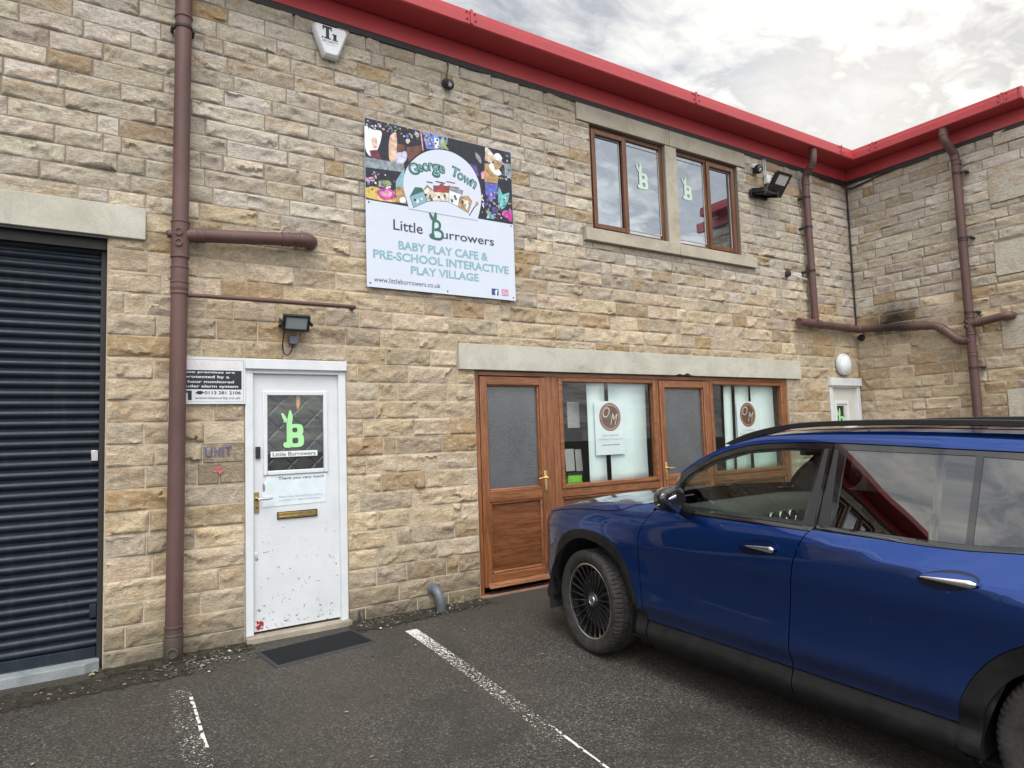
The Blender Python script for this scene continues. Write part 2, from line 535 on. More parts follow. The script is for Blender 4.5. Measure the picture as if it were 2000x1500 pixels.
M['dark_gap'] = simple('dark_trim', (0.02, 0.019, 0.02), 0.6)
t = NT('white_door_paint')
z = t.sep()
nz = t.noise(26, 5, 0.65, 0.3)
c = t.mix(t.ramp(t.noise(3, 6, 0.65), [(0.4, 0.0), (0.7, 1.0)]), (0.64, 0.665, 0.69), (0.57, 0.595, 0.62))
c = t.mix(t.ramp(t.noise(7, 6, 0.75, 0.4), [(0.60, 0.0), (0.78, 0.4)]), c, (0.45, 0.45, 0.45))
low = t.ramp(z[2], [(0.10, 1.0), (0.30, 0.55), (0.95, 0.18), (1.2, 0.0)])
chip = t.math('GREATER_THAN', t.math('ADD', t.noise(30, 4, 0.6, 0.8, t.map((1, 1, 1.3))), t.math('MULTIPLY', low, 0.10)), 0.715)
c = t.mix(chip, c, t.mix(t.math('GREATER_THAN', t.noise(9, 2), 0.55), (0.07, 0.06, 0.055), (0.24, 0.22, 0.20)))
rx = t.math('MULTIPLY', t.math('SUBTRACT', z[0], 0.10), 9.0); rz = t.math('MULTIPLY', t.math('SUBTRACT', z[2], 0.10), 8.0)
rd = t.math('ADD', t.math('SQRT', t.math('ADD', t.math('MULTIPLY', rx, rx), t.math('MULTIPLY', rz, rz))), t.math('MULTIPLY', t.noise(34, 4, 0.6), 1.1))
c = t.mix(t.math('LESS_THAN', rd, 0.80), c, (0.30, 0.022, 0.03))
M['whitepaint'] = t.done(t.bsdf(c, 0.42, 0, t.bump(t.noise(60, 5, 0.6), 0.1, 0.003), 0.5))
M['whiteframe'] = simple('white_frame_paint', (0.63, 0.655, 0.68), 0.45, var=0.06, scale=8, bump=0.06)
M['wornwood'] = dressed('worn_timber_sill', (0.27, 0.235, 0.185), (0.37, 0.33, 0.27), (0.13, 0.115, 0.095))
def woodgrain(name, vertical=True, dark=1.0):
    t = NT(name)
    sc = (16, 16, 1.2) if vertical else (1.2, 16, 16)
    g = t.noise(1.6, 7, 0.65, 0.9, t.map(sc))
    g2 = t.noise(6.0, 5, 0.6, 0.3, t.map(sc))
    c = t.ramp(g, [(0.30, tuple(dark * q for q in (0.150, 0.052, 0.020))), (0.5, tuple(dark * q for q in (0.285, 0.108, 0.042))), (0.70, tuple(dark * q for q in (0.39, 0.160, 0.066)))])
    c = t.mix(t.ramp(g2, [(0.40, 0.45), (0.52, 0.0)]), c, tuple(dark * q for q in (0.075, 0.026, 0.010)))
    return t.done(t.bsdf(c, 0.36, 0, t.bump(g2, 0.08, 0.003), 0.5))
M['woodv'] = woodgrain('brown_woodgrain_vertical', True, 0.86); M['woodh'] = woodgrain('brown_woodgrain_horizontal', False, 0.86)
M['panelwood'] = woodgrain('brown_woodgrain_panel', False, 0.62)
M['upwood'] = woodgrain('dark_oak_woodgrain', True, 0.50)
t = NT('obscure_glass')
vb = t.noise(55, 4, 0.6, 0.5, t.map((0.55, 0.55, 1.5)))
c = t.mix(t.ramp(t.noise(3, 3), [(0.3, 0.0), (0.7, 1.0)]), (0.050, 0.054, 0.058), (0.085, 0.090, 0.094))
c = t.mix(t.ramp(vb, [(0.40, 0.0), (0.62, 0.5)]), c, (0.105, 0.112, 0.12))
M['obscure'] = t.done(t.bsdf(c, 0.20, 0, t.bump(vb, 0.22, 0.006), 0.9))
M['clear'] = glass('clear_window_glass', (0.93, 0.97, 0.955), 0.06)
t = NT('upstairs_window_glass')
df = t.n('ShaderNodeBsdfTransparent'); t.setv(df.inputs[0], (0.55, 0.60, 0.66))
gl = t.n('ShaderNodeBsdfGlossy'); gl.inputs['Roughness'].default_value = 0.0; t.setv(gl.inputs[0], (0.86, 0.93, 1.0))
nb = t.bump(t.noise(1.6, 2), 0.02, 0.05)
t.l(nb, gl.inputs['Normal'])
mx = t.n('ShaderNodeMixShader'); t.l(t.schlick(0.42), mx.inputs[0]); t.l(df.outputs[0], mx.inputs[1]); t.l(gl.outputs[0], mx.inputs[2])
M['upglass'] = t.done(mx.outputs[0])
t = NT('slate_blue_shutter')
c = t.mix(t.ramp(t.noise(3, 5, 0.65, 0, t.map((0.5, 1, 3))), [(0.35, 0.0), (0.7, 1.0)]), (0.008, 0.014, 0.024), (0.013, 0.022, 0.035))
c = t.mix(t.ramp(t.noise(40, 5, 0.7), [(0.55, 0.0), (0.75, 0.35)]), c, (0.035, 0.048, 0.064))
c = t.mix(t.ramp(t.noise(2.5, 6, 0.7, 0.3, t.map((5.0, 1, 0.6))), [(0.52, 0.0), (0.72, 0.30)]), c, (0.06, 0.065, 0.068))
M['shutter'] = t.done(t.bsdf(c, t.ramp(t.noise(9, 4), [(0.3, 0.38), (0.7, 0.55)]), 0.0, t.bump(t.noise(220, 3), 0.12, 0.002), 0.38))
M['concrete'] = dressed('painted_concrete', (0.19, 0.215, 0.23), (0.29, 0.32, 0.335), (0.09, 0.095, 0.095))
M['interior'] = simple('dark_room', (0.075, 0.068, 0.06), 0.8)
M['pale_wall'] = simple('pale_room', (0.50, 0.52, 0.55), 0.8)
M['blind'] = simple('white_fabric_blind', (0.66, 0.75, 0.745), 0.8, var=0.05, bump=0.15, bscale=300)
M['paper'] = simple('white_paper', (0.66, 0.72, 0.74), 0.7, var=0.04)
M['greypaper'] = simple('grey_paper', (0.40, 0.39, 0.38), 0.8, var=0.1)
M['greenbox'] = simple('green_plastic', (0.20, 0.55, 0.05), 0.4)
M['brass'] = simple('worn_brass', (0.42, 0.30, 0.12), 0.35, 1.0, var=0.25, scale=30)
M['goldbrass'] = simple('polished_brass', (0.85, 0.62, 0.26), 0.22, 1.0, var=0.1)
M['steel'] = simple('brushed_steel', (0.55, 0.55, 0.54), 0.3, 1.0)
M['ink'] = simple('black_ink', (0.012, 0.013, 0.018), 0.55)
M['lime'] = simple('pale_green_vinyl', (0.36, 0.72, 0.34), 0.5, var=0.05)
M['paleletter'] = simple('pale_frosted_vinyl', (0.50, 0.66, 0.55), 0.5, var=0.05)
t = NT('black_quilted_fabric')
px = t.sep()
d1 = t.math('PINGPONG', t.math('ADD', t.math('MULTIPLY', t.math('ADD', px[0], px[2]), 5.2), 0.35), 0.5)
d2 = t.math('PINGPONG', t.math('MULTIPLY', t.math('SUBTRACT', px[0], px[2]), 5.2), 0.5)
q = t.math('MINIMUM', d1, d2)
qh = t.math('ADD', t.ramp(q, [(0.0, 0.0), (0.10, 0.75), (0.5, 1.0)]), t.math('MULTIPLY', t.noise(24, 4), 0.5))
c = t.mix(t.ramp(t.noise(18, 4), [(0.3, 0.0), (0.7, 1.0)]), (0.012, 0.013, 0.013), (0.030, 0.032, 0.032))
M['quilt'] = t.done(t.bsdf(c, 0.42, 0, t.bump(qh, 0.6, 0.02), 0.5))
t = NT('chocolate_disc')
M['choc'] = simple('chocolate_brown_print', (0.115, 0.045, 0.028), 0.5, var=0.2, scale=40)
M['chocrim'] = simple('chocolate_rim_print', (0.34, 0.18, 0.13), 0.5, var=0.3, scale=60)
M['letterpale'] = simple('pale_script_print', (0.62, 0.58, 0.56), 0.5)
M['rubber'] = simple('rubber_mat_edge', (0.028, 0.029, 0.031), 0.75, bump=0.3, bscale=120)
t = NT('mat_pile')
c = t.mix(t.ramp(t.noise(190, 3, 0.7), [(0.35, 0.0), (0.65, 1.0)]), (0.008, 0.009, 0.011), (0.030, 0.032, 0.036))
c = t.mix(t.ramp(t.noise(70, 5, 0.8), [(0.66, 0.0), (0.72, 0.8)]), c, (0.22, 0.20, 0.17))
M['pile'] = t.done(t.bsdf(c, 0.95, 0, t.bump(t.noise(260, 3), 0.9, 0.008), 0.1))
# asphalt of rolled chippings
def asphalt(name, dirty=0.0):
    t = NT(name)
    cellc = t.voro(95.0, out='Color'); celld = t.voro(95.0)
    g = t.sep(cellc)[0]
    ch = t.ramp(g, [(0.0, (0.026, 0.024, 0.021)), (0.40, (0.062, 0.057, 0.050)), (0.72, (0.098, 0.091, 0.080)), (0.94, (0.145, 0.136, 0.121)), (0.995, (0.24, 0.23, 0.21))])
    ch = t.mix(t.ramp(celld, [(0.34, 0.0), (0.66, 0.65)]), ch, (0.024, 0.022, 0.019))
    big = t.noise(1.1, 6, 0.62, 0.3)
    ch = t.mix(1.0, ch, t.ramp(big, [(0.30, 0.68), (0.5, 0.95), (0.72, 1.28)]), 'MULTIPLY')
    film = t.ramp(t.noise(0.55, 5, 0.6, 0.5), [(0.42, 0.10), (0.62, 0.55)])
    ch = t.mix(film, ch, (0.070, 0.063, 0.052))
    oil = t.ramp(t.noise(0.9, 4, 0.55, 0.9, t.map((1, 1, 1), (0, 0, 0), None, (5.3, 2.2, 0))), [(0.60, 0.0), (0.72, 0.55)])
    ch = t.mix(oil, ch, (0.030, 0.028, 0.025))
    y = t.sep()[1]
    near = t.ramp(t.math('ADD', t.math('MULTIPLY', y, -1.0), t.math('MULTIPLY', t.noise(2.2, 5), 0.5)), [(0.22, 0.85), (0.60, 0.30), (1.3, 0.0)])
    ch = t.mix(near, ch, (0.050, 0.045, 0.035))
    hb = t.math('ADD', t.math('MULTIPLY', t.ramp(celld, [(0.1, 1.0), (0.7, 0.0)]), 0.8), t.noise(210, 3, 0.6))
    nb = t.bump(hb, 0.75, 0.008)
    nb = t.bump(t.noise(4, 4), 0.12, 0.05, nb)
    return t.done(t.bsdf(ch, t.ramp(t.noise(60, 3), [(0.3, 0.62), (0.7, 0.92)]), 0, nb, 0.35))
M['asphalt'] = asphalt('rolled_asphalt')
t = NT('dirty_patch')
c = t.mix(t.ramp(t.noise(16, 6, 0.7, 0.5), [(0.35, 0.0), (0.65, 1.0)]), (0.020, 0.018, 0.014), (0.060, 0.054, 0.042))
c = t.mix(t.ramp(t.noise(45, 5, 0.7), [(0.60, 0.0), (0.72, 0.8)]), c, (0.14, 0.125, 0.10))
uvn = t.n('ShaderNodeUVMap'); uvn.uv_map = 'run'
s_ = t.sep(uvn.outputs[0])
e1 = t.math('MULTIPLY', t.math('PINGPONG', s_[0], 0.5), 2.0); e2 = t.math('MULTIPLY', t.math('PINGPONG', s_[1], 0.5), 6.0)
edge = t.math('MINIMUM', e1, e2)
fac = t.ramp(t.math('ADD', edge, t.math('MULTIPLY', t.math('SUBTRACT', t.noise(22, 6, 0.72, 0.3), 0.5), 1.5)), [(0.30, 0.0), (0.46, 0.92)])
tr = t.n('ShaderNodeBsdfTransparent')
mx = t.n('ShaderNodeMixShader'); t.l(fac, mx.inputs[0]); t.l(tr.outputs[0], mx.inputs[1]); t.l(t.bsdf(c, 0.95, 0, t.bump(t.noise(50, 5, 0.7), 0.9, 0.012), 0.2), mx.inputs[2])
M['dirt'] = t.done(mx.outputs[0])
def worn_paint(name, lo, hi, edge):
    """road paint worn to specks; how much is left runs along the line, and one edge keeps a solid seam"""
    t = NT(name)
    uvn = t.n('ShaderNodeUVMap'); uvn.uv_map = 'run'
    s_ = t.sep(uvn.outputs[0])
    keep = t.ramp(s_[1], lo)
    rag = t.math('ADD', t.math('MULTIPLY', t.noise(62, 4, 0.6, 0.4), 0.62), t.math('MULTIPLY', t.noise(150, 2, 0.5), 0.38))
    body = t.math('LESS_THAN', rag, keep)
    wob = t.math('ADD', s_[0], t.math('MULTIPLY', t.math('SUBTRACT', t.noise(7, 4), 0.5), 0.35))
    seam = t.math('MULTIPLY', t.math('MULTIPLY', t.math('GREATER_THAN', wob, edge), t.math('GREATER_THAN', t.noise(24, 5, 0.65), 0.46)), t.ramp(s_[1], hi, 'CONSTANT'))
    fac = t.math('MAXIMUM', body, seam)
    c = t.mix(t.ramp(t.noise(30, 4), [(0.3, 0.0), (0.7, 1.0)]), (0.50, 0.49, 0.45), (0.74, 0.73, 0.69))
    pb = t.bsdf(c, 0.8, 0, t.bump(t.noise(120, 3), 0.5, 0.004), 0.3)
    tr = t.n('ShaderNodeBsdfTransparent')
    mx = t.n('ShaderNodeMixShader'); t.l(fac, mx.inputs[0]); t.l(tr.outputs[0], mx.inputs[1]); t.l(pb, mx.inputs[2])
    return t.done(mx.outputs[0])
M['line_a'] = worn_paint('worn_line_paint', [(0.0, 0.575), (0.14, 0.545), (0.24, 0.495), (0.45, 0.455), (0.70, 0.435), (0.82, 0.40), (0.9, 0.36)], [(0.0, 0.0), (0.80, 1.0)], 0.84)
M['line_b'] = worn_paint('thin_line_paint', [(0.0, 0.405), (0.3, 0.395), (0.7, 0.42), (0.9, 0.38), (1.0, 0.30)], [(0.0, 0.0), (0.16, 1.0), (0.72, 0.0)], 0.86)
# ------------------------------------------------------------------ ground
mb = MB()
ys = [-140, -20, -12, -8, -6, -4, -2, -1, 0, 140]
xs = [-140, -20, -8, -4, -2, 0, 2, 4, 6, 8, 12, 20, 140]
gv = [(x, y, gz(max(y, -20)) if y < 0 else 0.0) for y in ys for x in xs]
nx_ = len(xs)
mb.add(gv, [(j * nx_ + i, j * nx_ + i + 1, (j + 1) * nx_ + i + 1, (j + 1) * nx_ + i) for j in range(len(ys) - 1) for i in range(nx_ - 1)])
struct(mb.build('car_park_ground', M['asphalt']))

def strip(name, path, width, mat, lift=0.004):
    """a painted or dirty strip laid on the sloping ground, with a uv running along it"""
    P = catmull([(x, y, 0) for x, y in path], 10)
    n = len(P); vs, fs, uv = [], [], []
    for i, p in enumerate(P):
        tdir = (P[min(i + 1, n - 1)] - P[max(i - 1, 0)]).normalized()
        nrm = Vector((-tdir.y, tdir.x, 0))
        for k in range(5):
            q = p + nrm * width * (k / 4 - 0.5)
            vs.append((q.x, q.y, gz(q.y) + lift)); uv.append((k / 4, i / (n - 1)))
    for i in range(n - 1):
        for k in range(4):
            fs.append((i * 5 + k, i * 5 + k + 1, (i + 1) * 5 + k + 1, (i + 1) * 5 + k))
    me = bpy.data.meshes.new(name); me.from_pydata(vs, [], fs)
    ul = me.uv_layers.new(name='run')
    for lp in me.loops:
        ul.data[lp.index].uv = uv[lp.vertex_index]
    me.materials.append(mat)
    o = bpy.data.objects.new(name, me); COL.objects.link(o)
    return struct(o)
LINE_A = [(1.135, -0.458), (1.12, -1.0), (1.075, -1.9), (1.005, -2.95)]
# path runs away from the wall; u = 1 is the edge nearer the car
strip('parking_line', LINE_A, 0.100, M['line_a'])
strip('parking_line', [(-0.545, -0.69), (-0.555, -1.05), (-0.57, -1.46), (-0.58, -2.1)], 0.125, M['line_b'])

# broken, dirty margin between the tarmac and the foot of the wall
strip('wall_margin', [(-0.95, -0.07), (-0.5, -0.09), (0.05, -0.10)], 0.34, M['dirt'], 0.007)
strip('wall_margin', [(0.72, -0.12), (1.1, -0.13), (1.6, -0.09), (2.12, -0.03)], 0.46, M['dirt'], 0.007)
strip('wet_dirt_patch', [(-3.2, -0.40), (-2.2, -0.36), (-1.4, -0.32), (-0.9, -0.30), (-0.35, -0.32)], 0.40, M['dirt'], 0.005)

# loose chippings
def pebble(mb, x, y, s, mat, rnd):
    vs = []
    for (a, b, c) in ((1, 0, 0), (-1, 0, 0), (0, 1, 0), (0, -1, 0), (0, 0, 1), (0, 0, -.6), (.6, .6, .5), (-.6, -.55, .45), (.6, -.6, .4), (-.6, .6, .45)):
        k = s * rnd.uniform(0.75, 1.2)
        vs.append(Vector((a * k * 1.15, b * k, c * k * 0.7)))
    rz = Matrix.Rotation(rnd.uniform(0, 6.28), 3, 'Z')
    z = gz(y) + 0.006 + s * 0.35
    vs = [rz @ v + Vector((x, y, z)) for v in vs]
    fs = [(4, 6, 2), (4, 2, 9), (4, 9, 1), (4, 1, 7), (4, 7, 3), (4, 3, 8), (4, 8, 0), (4, 0, 6), (5, 0, 8), (5, 8, 3), (5, 3, 7), (5, 7, 1), (5, 1, 9), (5, 9, 2), (5, 2, 6), (5, 6, 0)]
    mb.add(vs, fs, mat)
M['chip_dark'] = simple('grey_chippings', (0.085, 0.078, 0.066), 0.9, var=0.5, scale=25)
M['chip_mid'] = simple('buff_chippings', (0.20, 0.18, 0.14), 0.9, var=0.4, scale=25)
M['chip_pale'] = simple('pale_chippings', (0.55, 0.53, 0.49), 0.9, var=0.2, scale=25)
mb = MB(); rnd = random.Random(11)
for i in range(620):
    r = rnd.random()
    if r < 0.34:
        x, y = rnd.gauss(-0.28, 0.22), -0.30 + rnd.gauss(0, 0.10)
    elif r < 0.52:
        x, y = rnd.uniform(-0.45, 0.02), rnd.uniform(-0.30, -0.05)
    elif r < 0.80:
        x, y = rnd.uniform(0.80, 2.0), -0.05 - abs(rnd.gauss(0, 0.12))
    elif r < 0.92:
        x, y = rnd.uniform(-2.3, -0.7), -0.33 + rnd.gauss(0, 0.06)
    else:
        x, y = rnd.uniform(-1.5, 2.2), rnd.uniform(-4.0, -0.3)
    if y > -0.03 or (0.0 < x < 0.82 and -0.66 < y < -0.2):
        continue
    s = min(abs(rnd.gauss(0.004, 0.003)) + 0.003, 0.012)
    q = rnd.random()
    pebble(mb, x, y, s, 2 if q < 0.035 else (1 if q < 0.30 else 0), rnd)
for x, y, s in ((-0.36, -0.36, 0.018), (-0.50, -0.10, 0.014), (0.84, -0.16, 0.016), (1.98, -0.10, 0.02), (0.95, -0.3, 0.012), (-0.97, -0.06, 0.022), (-0.99, -0.11, 0.018)):
    pebble(mb, x, y, s, 1 if s > 0.015 else 2, rnd)
o = mb.build('loose_gravel', [M['chip_dark'], M['chip_mid'], M['chip_pale']], smooth=False)
o['kind'] = 'stuff'; o['label'] = 'loose chippings and grit gathered along the foot of the wall'

# ------------------------------------------------------------------ the stone building
BLD = empty('stone_building', 'two storey sandstone unit with red eaves, roller shutter and brown shopfront', 'building', (4.0, 0.0, 0.0))
X0 = 8.613                                       # the wing wall stands on this line
WEND = -2.46                                     # its outer corner

def courses(z0, z1):
    out = []; z = z0
    k = 0
    while z < z1 - 0.02:
        h = 0.1557 if z < 2.77 else (0.145 if z < 3.2 else 0.1345)
        out.append((z, min(z + h, z1))); z += h
        k += 1
    return out

def lay(u0, u1, cs, opens, rnd, lmin=0.27, lmax=0.58):
    """split the courses into stones round the openings"""
    st = []
    for ci, (va, vb) in enumerate(cs):
        hit = [o for o in opens if o[2] < vb - 0.012 and o[3] > va + 0.012]
        cuts = sorted({u0, u1} | {max(u0, min(u1, e)) for o in hit for e in o[:2]})
        for a, b in zip(cuts[:-1], cuts[1:]):
            if b - a < 0.02:
                continue
            lo, hi = va, vb
            mid = (a + b) / 2
            for o in hit:
                if o[0] < mid < o[1]:
                    if o[2] <= lo + 0.012 and o[3] < hi:
                        lo = o[3]
                    elif o[3] >= hi - 0.012 and o[2] > lo:
                        hi = o[2]
                    else:
                        lo = hi
            if hi - lo < 0.03:
                continue
            x = a
            first = True
            while x < b - 1e-4:
                w = rnd.uniform(lmin, lmax)
                if rnd.random() < 0.13:
                    w = rnd.uniform(0.11, 0.2)
                if first:
                    w *= rnd.uniform(0.35, 1.0); first = False
                    w = max(w, 0.11)
                if b - (x + w) < 0.15:
                    w = b - x
                if w > 0.68:
                    w = w / 2
                st.append((x, x + w, lo, hi))
                x += w
    return st

def stone_wall(name, stones, place, res, tone, rnd, smoothed=(), big=(), joint=0.0045):
    V, F, C = [], [], []
    base = 0
    for si, (a, b, c, d) in enumerate(stones):
        j = joint
        w, h = b - a - 2 * j, d - c - 2 * j
        rs = res(a, c)
        nu, nv = max(4, int(w / rs)), max(4, int(h / rs))
        # rows crowd towards the arrises
        def axis(n, L):
            q = np.linspace(0, 1, n + 1)
            q = q - 0.10 * np.sin(2 * np.pi * q)
            return np.r_[0, q, 1] * L
        uu, vv = axis(nu, w), axis(nv, h)
        U, Vv = np.meshgrid(uu, vv)
        sd = rnd.randrange(1, 60000)
        ox, oy = rnd.uniform(0, 50), rnd.uniform(0, 50)
        flat = any(s[0] < (a + b) / 2 < s[1] and s[2] < (c + d) / 2 < s[3] for s in smoothed)
        bigb = any(abs(s[0] - a) < 1e-3 and abs(s[2] - c) < 1e-3 for s in big)
        wob = 0.0045 * (fbm(U * 22 + ox, Vv * 22 + oy, sd + 91, 2) - 0.5)
        if bigb:
            H = 0.024 + 0.002 * (fbm(U * 8 + ox, Vv * 8 + oy, sd) - .5)
        elif flat:
            H = 0.016 + 0.004 * (fbm(U * 14 + ox, Vv * 14 + oy, sd) - .5)
        else:
            t = np.minimum(np.minimum(U, w - U), np.minimum(Vv, h - Vv))
            A = rnd.uniform(0.003, 0.013)
            # split facets: every point takes the plane of its nearest (warped) seed, which leaves small ledges
            wx = 0.045 * (fbm(U * 26 + ox, Vv * 26 + oy, sd + 1, 3) - 0.5) * 2
            wy = 0.032 * (fbm(U * 26 + oy, Vv * 26 + ox, sd + 2, 3) - 0.5) * 2
            k = max(3, int(w / 0.07))
            best = np.full(U.shape, 9.0); fac = np.zeros(U.shape)
            for q in range(k):
                px, py = rnd.uniform(0, w), rnd.uniform(0, h)
                ang = rnd.uniform(-0.35, 0.35)
                du, dv = U + wx - px, Vv + wy - py
                e = ((du * math.cos(ang) + dv * math.sin(ang)) * 0.42) ** 2 + (-du * math.sin(ang) + dv * math.cos(ang)) ** 2
                pl = rnd.uniform(-1, 1) * 0.0075 + du * rnd.gauss(0, 0.06) + dv * rnd.gauss(0.0, 0.12)
                fac = np.where(e < best, pl, fac); best = np.minimum(best, e)
            N = fbm(U * 11 + ox, Vv * 15 + oy, sd + 3, 3) - 0.5
            N2 = fbm(U * 48 + ox, Vv * 62 + oy, sd + 4, 2) - 0.5
            rise = 1 - np.exp(-t / rnd.uniform(0.005, 0.012))
            H = 0.004 + rise * (A * 0.6 + 0.004 + fac + 0.020 * N + 0.010 * N2)
            # a ragged bed split: the stone below the line has sheared away
            for _ in range(rnd.choice((0, 0, 1, 1, 2))):
                y0 = rnd.uniform(0.25, 0.7) * h; sl = rnd.uniform(-0.25, 0.25)
                line = y0 + sl * (U - w / 2) * 0.4 + 0.030 * (fbm(U * 13 + ox, U * 0 + oy, sd + 7, 3) - 0.5) * 2
                x0, x1 = sorted((rnd.uniform(-0.1, 0.6) * w, rnd.uniform(0.4, 1.1) * w))
                win = (U > x0) & (U < x1)
                H = H - np.where(win & (Vv < line), rnd.uniform(0.006, 0.015) * np.clip((Vv / np.maximum(line, 1e-3)), 0.0, 1.0) ** 0.9, 0)
            H = np.maximum(H, 0.0045)
        UU, VV = a + j + U + wob * 0, c + j + Vv
        # ragged arrises
        edge = np.zeros_like(U, bool); edge[1, :] = edge[-2, :] = True; edge[:, 1] = edge[:, -2] = True
        H = np.where(edge & ~bool(bigb), np.minimum(H, 0.0065 + 0.003 * wob / 0.0045), H)
        H[0, :] = H[-1, :] = -0.012; H[:, 0] = H[:, -1] = -0.012
        r, cN = U.shape
        V.append(np.stack([UU.ravel(), VV.ravel(), H.ravel()], 1))
        idx = base + np.arange(r * cN).reshape(r, cN)
        F.append(np.stack([idx[:-1, :-1], idx[:-1, 1:], idx[1:, 1:], idx[1:, :-1]], -1).reshape(-1, 4))
        C.append(np.tile(np.r_[tone(a, b, c, d, flat, bigb), rnd.random()], (r * cN, 1)))
        base += r * cN
    V = np.concatenate(V); F = np.concatenate(F); C = np.concatenate(C)
    W = place(V[:, 0], V[:, 1], V[:, 2])
    me = bpy.data.meshes.new(name)
    me.vertices.add(len(W)); me.vertices.foreach_set('co', W.astype(np.float32).ravel())
    me.loops.add(F.size); me.loops.foreach_set('vertex_index', F.astype(np.int32).ravel())
    me.polygons.add(len(F)); me.polygons.foreach_set('loop_start', np.arange(0, F.size, 4, dtype=np.int32))
    me.update(calc_edges=True)
    ca = me.color_attributes.new('tone', 'FLOAT_COLOR', 'POINT')
    ca.data.foreach_set('color', C.astype(np.float32).ravel())
    me.materials.append(M['stone'])
    me.polygons.foreach_set('use_smooth', np.ones(len(F), bool))
    me.set_sharp_from_angle(angle=math.radians(48))
    o = bpy.data.objects.new(name, me); COL.objects.link(o)
    o.parent = BLD; o.matrix_parent_inverse = Matrix.Translation(-BLD.location)
    return o

def sstep(a, b, x):
    t = min(1, max(0, (x - a) / (b - a)))
    return t * t * (3 - 2 * t)
def make_tone(rnd, warm_top):
    def tone(a, b, c, d, flat, bigb):
        z = (c + d) / 2
        if bigb:
            k = rnd.uniform(0.92, 1.06)
            return np.array((0.52 * k, 0.49 * k, 0.42 * k))
        w = 1 - sstep(warm_top - 0.5, warm_top + 0.25, z + rnd.uniform(-0.3, 0.3))
        w = max(w, 0.12)
        g = np.array((0.475, 0.438, 0.378)); tn = np.array((0.525, 0.430, 0.305))
        col = g * (1 - w) + tn * w
        q = rnd.random()
        if q < 0.07 * (0.2 + w):
            col = np.array((0.40, 0.285, 0.165))
        elif q < 0.15 * (0.3 + w):
            col = np.array((0.37, 0.285, 0.185))
        elif q < 0.28:
            col = col * np.array((1.18, 1.19, 1.22))
        elif q < 0.44:
            col = col * 0.6 + np.array((0.32, 0.295, 0.255)) * 0.4
        elif q < 0.50:
            col = col * 0.5 + np.array((0.28, 0.235, 0.185)) * 0.5
        if flat:
            col = np.array((0.27, 0.225, 0.165))
        col = col * rnd.uniform(0.89, 1.11)
        col[2] *= rnd.uniform(0.93, 1.07)
        return col
    return tone

ZTOP = 5.10
OPEN = [(-4.2, -0.928, -0.3, 3.223), (-4.6, -0.693, 2.984, 3.223), (-0.012, 0.79, -0.3, 2.148),
        (1.863, 7.124, 2.11, 2.36), (2.046, 6.852, -0.3, 2.2), (7.815, 8.585, -0.3, 2.146),
        (3.588, 6.07, 3.682, 4.876), (3.441, 6.315, 3.541, 3.682), (3.40, 6.22, 4.876, 5.075),
        (-5.9, -3.9, 3.682, 4.876), (-6.1, -3.7, 3.541, 3.682), (-9.4, -7.4, 3.682, 4.876)]
rnd = random.Random(5)
cs = courses(-0.048, ZTOP)
near = lay(-2.3, X0 + 0.0, cs, OPEN, rnd)
fars = lay(-44.0, -2.3, cs, OPEN, rnd)
PAINT = [(-0.345, -0.06, 1.18, 1.54)]
stone_wall('wall', near, lambda u, v, h: np.stack([u, -h, v], 1), lambda a, c: 0.0105 if a < 3.2 else 0.0145, make_tone(rnd, 3.35), rnd, PAINT)
stone_wall('wall', fars, lambda u, v, h: np.stack([u, -h, v], 1), lambda a, c: 0.05 if a > -6 else 0.11, make_tone(rnd, 3.35), rnd)
# wing wall: u runs towards the camera
QU = [(1.862, 2.46, 4.204, 4.67), (1.862, 2.46, 3.278, 3.704), (1.866, 2.46, 2.352, 2.754), (1.866, 2.46, 1.42, 1.854), (1.866, 2.46, 0.48, 0.95), (1.95, 2.46, 4.93, 5.10)]
wst = lay(0.0, -WEND, courses(-0.22, ZTOP), QU, rnd, 0.26, 0.55) + QU
stone_wall('wall', wst, lambda u, v, h: np.stack([X0 - h, -u, v], 1), lambda a, c: 0.0155, make_tone(rnd, 3.3), rnd, (), QU)
wst2 = lay(X0, 13.5, courses(-0.22, ZTOP), [], rnd, 0.24, 0.5)
stone_wall('wall', wst2, lambda u, v, h: np.stack([u, WEND - h, v], 1), lambda a, c: 0.06, make_tone(rnd, 3.3), rnd)

def part(mb, name, mats, parent=None, **k):
    o = mb.build(name, mats, parent or BLD, **k)
    if parent is None:
        o.matrix_parent_inverse = Matrix.Translation(-BLD.location)
    return o

def each(mb, name, mats, parent=None, near=-0.001, **k):
    return [part(q, name, mats, parent, **k) for q in mb.pieces(near)]

